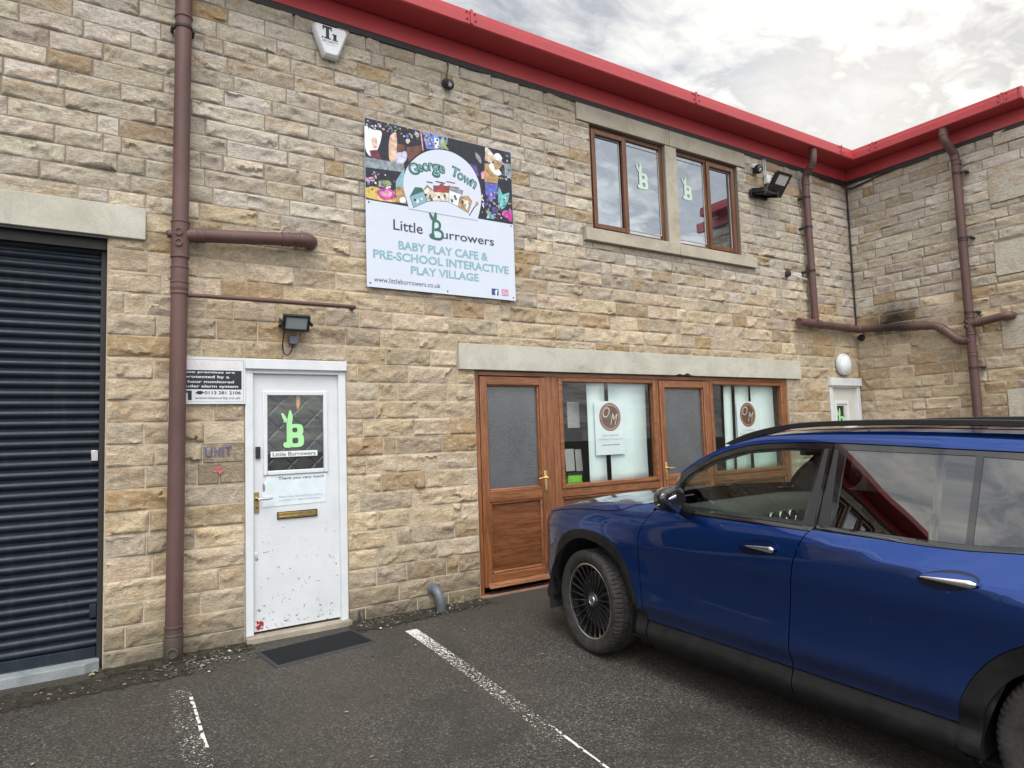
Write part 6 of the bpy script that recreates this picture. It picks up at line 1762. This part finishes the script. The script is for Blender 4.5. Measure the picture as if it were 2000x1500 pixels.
# painted shell: wings, bumpers, quarters, pillars and roof edge
sk = Skin()
wing = sh(DC, 0.003)[5:] + [(float(x), float(HL(x)) - 0.003) for x in np.linspace(-.575, S_F, 60)] + [(S_F, .30), (.9, .325), (.60, .352), (.446, .386)] + [(a, b) for a, b in AFO if b > .392]
wing = wing[:-1] + [(-.483, .42), (-.530, .425)]
sk.panel(wing)
arR = circ(-2.829, .335, .487, 61, 184)
quarter = [(-2.640, .80)] + [p for p in arR if p[0] < -2.645] + [(-3.5, .30), (S_R, .30)] + [(float(x), float(OUT(x))) for x in np.linspace(S_R, -2.672, 40)] + [(-2.672, 1.51), (-2.648, 1.13), (-2.645, 1.0)]
qg = [(-2.74, 1.475), (-3.12, 1.435), (-3.24, 1.34), (-3.16, 1.22), (-2.715, 1.17)]
sk.panel([quarter, qg])
ss = np.linspace(-.562, -2.672, 110)
for sd in (1, -1):
    V = np.array([(a, DLO(a) + .006 + (OUT(a) - DLO(a) - .006) * k / 5) for a in ss for k in range(6)])
    P, N = surf(V[:, 0], V[:, 1]), snorm(V[:, 0], V[:, 1])
    # roll the roof edge over towards the roof
    w = np.tile((np.arange(6) / 5.0) ** 2 * 0.75, len(ss))[:, None]
    up = np.array([0.0, 0.0, 1.0]); N = N * (1 - w) + up * w; N /= np.linalg.norm(N, axis=1, keepdims=True)
    sk.raw(P, N, [(i * 6 + k, i * 6 + k + 1, (i + 1) * 6 + k + 1, (i + 1) * 6 + k) for i in range(len(ss) - 1) for k in range(5)], 0, sd)
sk.build('body_shell', M['paint'], CAR)

# surfaces lofted across the car between the two upper outlines
def crown(s):
    return float(ip([(S_F, .0), (1.25, .02), (1.0, .045), (.5, .055), (-.3, .055), (-.5, .035), (-.57, .01), (-.75, .025), (-1.2, .03), (-1.6, .035), (-3.2, .035), (-3.6, .02), (S_R, 0)])(s))
def bulge(s):
    return float(ip([(S_F, 0), (.2, 0), (-.3, .05), (-.54, .14), (-.62, .16), (-1.2, .11), (-1.5, .05), (-1.9, 0), (-3.2, 0), (-3.6, -.03), (S_R, 0)])(s))
def loft_pts(s, zf, off=0.0, tm=1.0, n=20):
    A = surf(s, zf(s), 0.0); out = []
    for k in range(n + 1):
        q = -tm + 2 * tm * k / n
        f = 1 - abs(q) ** 2.3
        out.append((A[0] + bulge(s) * f, A[1] * q, A[2] + crown(s) * f - off))
    return out
def loft(sv, zf=OUT, off=0.0, tm=1.0, n=20):
    mb = MB(); k = n + 1
    for s in sv:
        mb.v += loft_pts(float(s), zf, off, tm, n)
    for i in range(len(sv) - 1):
        for j in range(n):
            mb.f.append((i * k + j, i * k + j + 1, (i + 1) * k + j + 1, (i + 1) * k + j)); mb.m.append(0)
    return mb
mb = loft(np.linspace(S_F - .02, -.545, 44))
ss = np.linspace(S_F - .02, -.545, 44)
for sd in (1, -1):
    vs = []
    for a in ss:
        for k in range(4):
            p = surf(a, HL(a) + .003 + (OUT(a) - HL(a) - .003) * k / 3); vs.append((p[0], sd * p[1], p[2]))
    mb.add(vs, [(i * 4 + k, i * 4 + k + 1, (i + 1) * 4 + k + 1, (i + 1) * 4 + k) for i in range(len(ss) - 1) for k in range(3)])
bm = None
o = mb.build('bonnet', M['paint'], CAR, angle=80)
bm = bmesh.new(); bm.from_mesh(o.data); bmesh.ops.remove_doubles(bm, verts=bm.verts, dist=0.0006); bmesh.ops.recalc_face_normals(bm, faces=bm.faces); bm.to_mesh(o.data); bm.free()
loft(np.linspace(-.536, -.585, 6), OUT, 0.008).build('cowl', M['clad'], CAR)
loft(np.linspace(-.570, -1.235, 26), OUT, 0.002, 0.965).build('windscreen', M['cargl'], CAR)
mb = MB()
for a, b, tm0, tm1 in ((-.565, -.582, 1, 1), (-1.19, -1.235, 1, 1)):
    q = loft(np.linspace(a, b, 4), OUT, 0.006); mb.add(q.v, q.f)
for sd in (1, -1):
    vs = []
    sv = np.linspace(-.565, -1.235, 22)
    for a in sv:
        A = surf(a, OUT(a))
        for k, q in enumerate((1.0, .985, .965, .945)):
            f = 1 - q ** 2.3; vs.append((A[0] + bulge(a) * f, sd * A[1] * q, A[2] + crown(a) * f - .004))
    mb.add(vs, [(i * 4 + k, i * 4 + k + 1, (i + 1) * 4 + k + 1, (i + 1) * 4 + k) for i in range(len(sv) - 1) for k in range(3)])
mb.build('windscreen_surround', M['gloss'], CAR)
loft(np.linspace(-1.232, -3.45, 44)).build('roof', M['paint'], CAR, angle=60)
loft(np.linspace(-1.42, -2.95, 26), OUT, -0.003, 0.80).build('glass_roof', M['gloss'], CAR)
loft(np.linspace(-3.45, S_R, 16)).build('tailgate_top', M['paint'], CAR, angle=60)
loft(np.linspace(-1.20, -3.4, 20), OUT, 0.035, .97).build('headlining', M['cabin'], CAR)

# black cladding: arches, sills, lower bumper, mud flap
sk = Skin()
sk.panel(AFO + AFI[::-1], -0.006, 0.03, ds=.03, dz=.03, ear=False)
sk.panel([p for p in circ(-2.829, .335, .487, -8, 188, 50)] + circ(-2.829, .335, .40, 190, -12, 50), -0.010, 0.03, ds=.03, dz=.03, ear=False)
sk.panel([(.440, .374), (.6, .345), (.9, .318), (S_F, .295), (S_F, .20), (.9, .205), (.62, .245), (.48, .285), (.426, .318)], -.002)
sk.panel([(-3.315, .295), (-3.6, .295), (S_R, .295), (S_R, .18), (-3.6, .18), (-3.30, .22)], -.002)
sk.panel([(-.452, .40), (-.480, .425), (-.530, .422), (-.548, .36), (-.556, .20), (-.50, .215), (-.468, .27)], -.004)
sk.panel([(-.56, .222), (-2.38, .222), (-2.40, .15), (-.55, .15)], 0.004)
sk.build('cladding', M['clad'], CAR)
# inner structure that closes the body behind the shut lines
for sd_ in (1, -1):
    sk = Skin()
    sk.panel([(-.47, .18), (-.47, 1.06), (-.62, 1.085), (-2.66, 1.09), (-2.60, .80), (-2.36, .45), (-2.36, .18)], 0.028, 0.0, 0, (sd_,))
    sk.panel([[(-.56, 1.085), (-.575, 1.125), (-.62, 1.172), (-.69, 1.252), (-.817, 1.362), (-.985, 1.452), (-1.185, 1.518), (-1.448, 1.55), (-2.0, 1.56), (-2.66, 1.545), (-2.66, 1.09), (-1.7, 1.08)],
          [(-.78, 1.12), (-1.60, 1.12), (-1.64, 1.485), (-1.45, 1.483), (-1.2, 1.456), (-1.0, 1.395), (-.85, 1.312), (-.78, 1.235)], [(-1.79, 1.13), (-2.34, 1.13), (-2.345, 1.485), (-1.80, 1.487)]], 0.030, 0.0, 0, (sd_,))
    sk.panel([(-.64, .92), (-.64, 1.07)] + [(float(a), float(OUT(a)) - .006) for a in np.linspace(-.53, .45, 20)] + [(.45, .90)], 0.020, 0.0, 0, (sd_,))
    sk.build('inner_body', M['cabin'], CAR)
mb = MB()
for cx in (0.0, -2.829):
    for sd in (1, -1):
        n = 28; vs = []
        for i in range(n + 1):
            a = math.radians(-15 + 210 * i / n); r = 0.485 if cx == 0 else 0.43
            for y in (0.885, 0.50):
                vs.append((cx + (-.03 if cx == 0 else 0) + r * math.cos(a), sd * y, .335 + r * math.sin(a)))
        mb.add(vs, [(i * 2, i * 2 + 1, i * 2 + 3, i * 2 + 2) for i in range(n)])
        mb.add([(cx - .5, sd * .5, .12), (cx + .5, sd * .5, .12), (cx + .5, sd * .5, .85), (cx - .5, sd * .5, .85)], [(0, 1, 2, 3)])
mb.box(-3.5, .45, -.78, .78, .19, .20)
mb.build('underbody', M['liner'], CAR)

# grille, lamps, rear glass
sk = Skin(); sk.panel([(1.0, .48), (S_F, .46), (S_F, .80), (1.05, .78)], -.006, .01); sk.panel([(.85, .30), (1.2, .30), (1.2, .42), (.80, .40)], -.006, .01); sk.build('grille', M['gloss'], CAR)
def oneside(name, loops, mat, off=-.004, fl=.01):
    for sd in (1, -1):
        sk = Skin(); sk.panel(loops, off, fl, 0, (sd,), ds=.03, dz=.03); sk.build(name, mat, CAR)
oneside('headlight', sm([(.845, .86), (1.02, .852), (1.16, .83), (1.17, .775), (1.02, .765), (.88, .795), (.845, .86)], 3)[:-1], M['lampclear'])
oneside('tail_light', [(-3.42, 1.02), (-3.75, 1.0), (-4.1, .98), (-4.1, .88), (-3.7, .88), (-3.45, .92)], M['taillamp'])
oneside('rear_side_window', qg, M['privacy'], 0.004, 0)
sk = Skin(); sk.panel([(-3.75, 1.08), (S_R, 1.06), (S_R, 1.43), (-3.72, 1.43)], -.004, .01); sk.build('rear_window', M['gloss'], CAR)

# doors
def door_set(sd):
    def P(name, loops, mat, parent, off=0.0, fl=.014, ds=.045, dz=.035):
        sk = Skin(); sk.panel(loops, off, fl, 0, (sd,), ds, dz); return sk.build(name, mat, parent)
    fr_blue = [(-.545, .368)] + [(-1.560, .368)] + sh(BC, .003)[1:] + [(-1.1, 1.077), (-.61, 1.072)] + sh(DC, -.003)[::-1][1:-1]
    D = P('door', fr_blue, M['paint'], CAR)
    P('door_cladding', [(-.560, .362), (-1.562, .362), (-1.566, .225), (-.562, .225)], M['clad'], D, -.001)
    fo = [(-.585, 1.082), (-1.670, 1.088), (-1.674, 1.11), (-1.7035, 1.527)] + [(float(a), float(DLO(a))) for a in np.linspace(-1.66, -.60, 40)]
    fi = [(-.770, 1.100), (-1.602, 1.104), (-1.645, 1.503)] + sm([(-1.50, 1.5025), (-1.42, 1.498), (-1.20, 1.473), (-1.0, 1.412), (-.85, 1.332), (-.785, 1.27), (-.770, 1.20)], 4)
    P('window_frame', [fo, fi], M['gloss'], D, -.001)
    P('window', fi, M['cargl'], D, .006, 0)
    P('pillar_trim', [(-1.612, 1.108), (-1.663, 1.104), (-1.684, 1.503), (-1.660, 1.503)], M['cabin'], D, -.003, .004)
    def handle(cs, cz, D, full):
        a = 0.13
        ring = [(cs + p, cz + q - 0.13 * p) for p, q in ell(0, 0, .127, .048, 40)]
        rin = [(cs + p, cz + q - 0.13 * p) for p, q in ell(0, 0, .120, .0425, 40)]
        H = P('door_handle', [ring, rin], M['paint'], D, -.0025, .004, .03, .02)
        P('handle_recess', rin, M['recess'], H, -.0005, 0, .03, .02)
        bar = sm([(cs + .108, cz + .002), (cs + .09, cz + .016), (cs, cz + .034), (cs - .09, cz + .034), (cs - .116, cz + .018), (cs - .112, cz + .004), (cs - .03, cz + .004), (cs + .06, cz - .004), (cs + .108, cz + .002)], 4)[:-1]
        P('handle_grip', bar, M['paint'], H, -.024, .02, .03, .02)
        st = .100 if full else .060
        bl = [(cs + st, cz + .0045), (cs - .05, cz + .010), (cs - .117, cz + .014), (cs - .115, cz - .006), (cs - .05, cz - .005), (cs + st * .6, cz - .002)]
        mb = MB(); pts = []
        for q in np.linspace(0, 1, 12):
            a_ = st - (st + .114) * q
            p = surf(cs + a_, cz + .003 + .002 * q, -.024); pts.append((p[0], sd * p[1], p[2]))
        mb.tube(pts, [.0022 + .0150 * q ** .8 for q in np.linspace(0, 1, 11)] + [.009], 14, sy=.5, ref=(0, 1, 0))
        mb.build('handle_chrome', M['chrome'], H)
    handle(-1.385, .962, D, False)
    top2 = [(-1.676, 1.094), (-1.973, 1.090), (-2.193, 1.086), (-2.371, 1.090), (-2.567, 1.106), (-2.640, 1.115)]
    rr_blue = [(-1.568, .368), (-2.345, .368)] + [p for p in circ(-2.829, .335, .492, 5, 61, 14)] + [(-2.598, .79), (-2.636, .90), (-2.642, 1.0)] + top2[::-1] + sh(BC, -.003)[::-1][:-1]
    E = P('door', rr_blue, M['paint'], CAR)
    P('door_cladding', [(-1.570, .362), (-2.348, .362), (-2.362, .225), (-1.573, .225)], M['clad'], E, -.001)
    go = [(-1.679, 1.098), (-1.973, 1.094), (-2.193, 1.090), (-2.371, 1.094), (-2.567, 1.110), (-2.640, 1.119), (-2.665, 1.511)] + [(float(a), float(DLO(a))) for a in np.linspace(-2.60, -1.7095, 14)]
    g2 = [(-1.766, 1.116), (-2.356, 1.114), (-2.364, 1.499), (-1.777, 1.502)]
    g3 = [(-2.383, 1.117), (-2.610, 1.136), (-2.632, 1.486), (-2.391, 1.497)]
    P('window_frame', [go, g2, g3], M['gloss'], E, -.001)
    P('window', g2, M['privacy'], E, .006, 0); P('window', g3, M['privacy'], E, .006, 0)
    P('pillar_trim', [(-1.688, 1.116), (-1.744, 1.120), (-1.738, 1.500), (-1.716, 1.503)], M['cabin'], E, -.003, .004)
    handle(-2.322, .968, E, True)
door_set(1); door_set(-1)

# roof rails
for sd in (1, -1):
    mb = MB()
    top = catmull([(-1.00, 0, 1.505), (-1.12, 0, 1.558), (-1.266, 0, 1.600), (-1.46, 0, 1.634), (-1.7, 0, 1.652), (-2.1, 0, 1.662), (-2.6, 0, 1.658), (-3.0, 0, 1.628), (-3.25, 0, 1.575)], 6)
    pr = [(p.x, p.z) for p in top]
    bot = [(p.x + .01, p.z - .030) for p in top[::-1] if -2.95 < p.x < -1.40]
    prof = [(a, b) for a, b in pr] + [(-3.15, 1.555), (-3.0, 1.575)] + bot + [(-1.345, 1.578), (-1.30, 1.570), (-1.2, 1.545), (-1.06, 1.497)]
    mb.prism(prof, (0, sd * .640, 0), (1, 0, 0), (0, 0, 1), (0, 1, 0), -.017, .017)
    mb.build('roof_rail', M['satin'], CAR, bevel=0.006, angle=50)
# mirrors
for sd in (1, -1):
    mb = MB(); nu, nv = 28, 18; vs = []
    for i in range(nv + 1):
        v = -math.pi / 2 + math.pi * i / nv
        for j in range(nu):
            u = 2 * math.pi * j / nu
            f = lambda q, e: math.copysign(abs(q) ** e, q)
            x = .080 * f(math.cos(v), .8) * f(math.cos(u), .8); z = .080 * f(math.cos(v), .8) * f(math.sin(u), .75); y = .128 * f(math.sin(v), .75)
            if x < 0:
                x *= .55
            z *= 1 - .25 * (y / .128); x += .02 * (y / .128) * -1
            vs.append((-.885 + x, sd * (1.025 + y), 1.182 + z + .012 * (y / .128)))
    mb.add(vs, [(i * nu + j, i * nu + (j + 1) % nu, (i + 1) * nu + (j + 1) % nu, (i + 1) * nu + j) for i in range(nv) for j in range(nu)])
    W = mb.build('wing_mirror', M['gloss'], CAR, angle=70)
    mb = MB(); mb.tube([(-.86, sd * .86, 1.10), (-.875, sd * .92, 1.12), (-.885, sd * .97, 1.14)], [.045, .036, .034], 16); mb.build('mirror_arm', M['clad'], W)
    mb = MB(); mb.prism(ell(0, 0, .078, .046, 30), (-.929, sd * 1.008, 1.186), (-.10, sd * .995, 0), (0, 0, 1), (1, 0, 0), 0, .004); mb.build('mirror_glass', M['gloss'], W, smooth=False)
    mb = MB(); mb.tube(catmull([(-.835, sd * 1.120, 1.128), (-.868, sd * 1.146, 1.142), (-.905, sd * 1.138, 1.166), (-.928, sd * 1.10, 1.188), (-.934, sd * 1.04, 1.206)], 5), np.linspace(.004, .014, 21), 10, sy=0.6); mb.build('mirror_sky_glint', M['chrome'], W)  # last piece: chrome strip modelled in place of the sky's reflection on the housing

# wheels: modelled about the origin, axle along y with the outer face at +y
def wheel_meshes():
    n = 280; prof = []
    cross = [(.262, .086), (.272, .100), (.290, .110), (.315, .1165), (.335, .114), (.347, .106), (.354, .096), (.3575, .082), (.3595, .060), (.3595, .056), (.352, .054), (.352, .046), (.3597, .044), (.360, .012), (.352, .010), (.352, -.010), (.360, -.012), (.3597, -.044), (.352, -.046), (.352, -.054), (.3595, -.056), (.3575, -.082), (.347, -.106), (.315, -.1165), (.272, -.10), (.262, -.086)]
    vs, fs = [], []
    for i in range(n):
        a = 2 * math.pi * i / n
        for k, (r, y) in enumerate(cross):
            g = 0
            if .345 < r and .056 <= abs(y) <= .107 and (i % 4) == 0:
                g = .007
            if .355 < r and abs(y) < .05 and ((i + (2 if y > 0 else 0)) % 8) == 0:
                g = .006
            vs.append(((r - g) * math.cos(a), y, (r - g) * math.sin(a)))
    k = len(cross)
    fs = [(i * k + j, i * k + j + 1, ((i + 1) % n) * k + j + 1, ((i + 1) % n) * k + j) for i in range(n) for j in range(k - 1)]
    ty = MB().add(vs, fs)
    rm = MB()
    rm.lathe([(.246, .075), (.247, .02), (.235, -.09), (.10, -.10)], (0, 0, 0), (0, 1, 0), 64)
    rm.lathe([(.246, .080), (.2485, .0885), (.2520, .0905)], (0, 0, 0), (0, 1, 0), 96)
    rm.lathe([(.2520, .0905), (.2575, .0930), (.2625, .0915), (.264, .085)], (0, 0, 0), (0, 1, 0), 96, 1)
    rm.lathe([(.20, .0), (.20, .012), (.06, .014)], (0, 0, 0), (0, 1, 0), 48, 0)          # brake disc
    rm.lathe([(.052, .02), (.058, .055), (.050, .066), (.036, .068)], (0, 0, 0), (0, 1, 0), 48)
    for i in range(24):
        a = 2 * math.pi * (i + .25) / 24
        er, et = Vector((math.cos(a), 0, math.sin(a))), Vector((-math.sin(a), 0, math.cos(a)))
        pts = [(.040, .058, .0050, .012), (.09, .060, .0052, .012), (.16, .068, .0058, .011), (.222, .078, .0066, .010), (.250, .086, .0076, .008)]
        vs = []
        for r, y, w, h in pts:
            for sx, sy in ((-1, 0), (1, 0), (.55, 1), (-.55, 1)):
                vs.append(er * r + et * (w * sx) + Vector((0, y - h + h * sy * 1.0, 0)))
        rm.add(vs, [(p * 4 + q, p * 4 + (q + 1) % 4, p * 4 + 4 + (q + 1) % 4, p * 4 + 4 + q) for p in range(4) for q in range(4)])
    for i in range(5):
        a = 2 * math.pi * i / 5 + .3
        rm.lathe([(.0, .050), (.009, .048), (.010, .03)], (.075 * math.cos(a), 0, .075 * math.sin(a)), (0, 1, 0), 12)
    hb = MB()
    hb.lathe([(.0, .0705), (.026, .0705), (.027, .073), (.033, .073), (.036, .066)], (0, 0, 0), (0, 1, 0), 40)
    for i in range(3):
        a = math.radians(90 + 120 * i); er, et = Vector((math.cos(a), 0, math.sin(a))), Vector((-math.sin(a), 0, math.cos(a)))
        b = Vector((0, .0712, 0))
        hb.add([b + et * .004, b + er * .026, b - et * .004, b + Vector((0, .002, 0))], [(0, 1, 3), (1, 2, 3), (2, 0, 3)], 1)
    return ty, rm, hb
ty, rm, hb = wheel_meshes()
def place(root, x, y, side, steer):
    root.location = (x, y, .36); root.rotation_euler = (0, 0, steer + (0 if side > 0 else math.pi))
WH = ty.build('wheel', M['tyre'], CAR, angle=30)
R1 = rm.build('rim', [M['rimblack'], M['rimsilver'], M['steel']], WH, angle=40); H1 = hb.build('hub_cap', [M['steel'], M['ink']], WH, angle=40)
place(WH, 0, .785, 1, -0.139)
for x, sd, stv in ((0, -1, -0.139), (-2.829, 1, 0), (-2.829, -1, 0)):
    w = WH.copy(); COL.objects.link(w); w.parent = CAR; place(w, x, sd * .785, sd, stv)
    for ch in (R1, H1):
        c2 = ch.copy(); COL.objects.link(c2); c2.parent = w

# cabin seen through the clear front glass
mb = MB()
mb.prism([(-.48, 1.06), (-.62, 1.075), (-.80, 1.088), (-.93, 1.075), (-1.00, 1.03), (-1.02, .95), (-.96, .84), (-.90, .60), (-.55, .60)], (0, 0, 0), (1, 0, 0), (0, 0, 1), (0, 1, 0), -.74, .74)
mb.build('dashboard', M['dashtop'], CAR, bevel=0.012)
mb = MB(); mb.prism([(-.99, .97), (-1.05, .93), (-1.05, .70), (-.95, .70)], (0, 0, 0), (1, 0, 0), (0, 0, 1), (0, 1, 0), -.16, .16); mb.box(-2.2, -.9, -.12, .12, .35, .66); mb.build('centre_console', M['cabin'], CAR, bevel=0.01)
for y, z in ((.64, 1.02), (.17, .995), (.06, .995), (-.05, .995), (-.64, 1.02)):
    mb = MB(); ax = (-1, .15 if y > .5 else 0, .12)
    mb.lathe([(.030, 0), (.030, .024), (.034, .030), (.041, .030), (.043, .022), (.043, 0)], (-.985, y, z), ax, 28); mb.lathe([(0, .010), (.030, .008)], (-.985, y, z), ax, 20, 1)
    for k in range(3):
        mb.obox(Vector((-.985, y, z)) + Vector(ax).normalized() * .018, (0, .028, 0), (0.002, 0, 0), (0, 0, .003) if k == 0 else (0, 0, .002), 1)
    mb.build('air_vent', [M['chrome'], M['ink']], CAR)
mb = MB(); P = [(-1.20 - .10 * math.sin(2 * math.pi * i / 40), -.37 + .185 * math.cos(2 * math.pi * i / 40), .985 + .158 * math.sin(2 * math.pi * i / 40)) for i in range(41)]
mb.tube(P, .015, 12, False); mb.tube([(-1.2, -.54, .985), (-1.18, -.37, .975), (-1.2, -.2, .985)], .02, 8); mb.tube([(-1.0, -.37, .95), (-1.19, -.37, .98)], [.03, .05], 12); mb.build('steering_wheel', M['cabin'], CAR)
for y in (.37, -.37):
    mb = MB()
    mb.prism([(-1.25, .52), (-1.28, .62), (-1.72, .58), (-1.92, 1.18), (-2.03, 1.16), (-1.88, .50)], (0, y, 0), (1, 0, 0), (0, 0, 1), (0, 1, 0), -.24, .24)
    mb.prism([(-1.90, 1.21), (-1.96, 1.40), (-2.05, 1.39), (-2.04, 1.20)], (0, y, 0), (1, 0, 0), (0, 0, 1), (0, 1, 0), -.12, .12)
    mb.build('front_seat', M['seat'], CAR, bevel=0.04)
mb = MB(); mb.prism([(-2.25, .52), (-2.28, .64), (-2.75, .60), (-2.95, 1.20), (-3.06, 1.18), (-2.9, .50)], (0, 0, 0), (1, 0, 0), (0, 0, 1), (0, 1, 0), -.62, .62); mb.build('rear_seat', M['seat'], CAR, bevel=0.04)
mb = MB(); mb.box(-1.24, -1.18, -.13, .13, 1.42, 1.49); mb.tube([(-1.2, 0, 1.49), (-1.18, 0, 1.55)], .012, 8); mb.build('rear_view_mirror', M['cabin'], CAR, bevel=0.015)
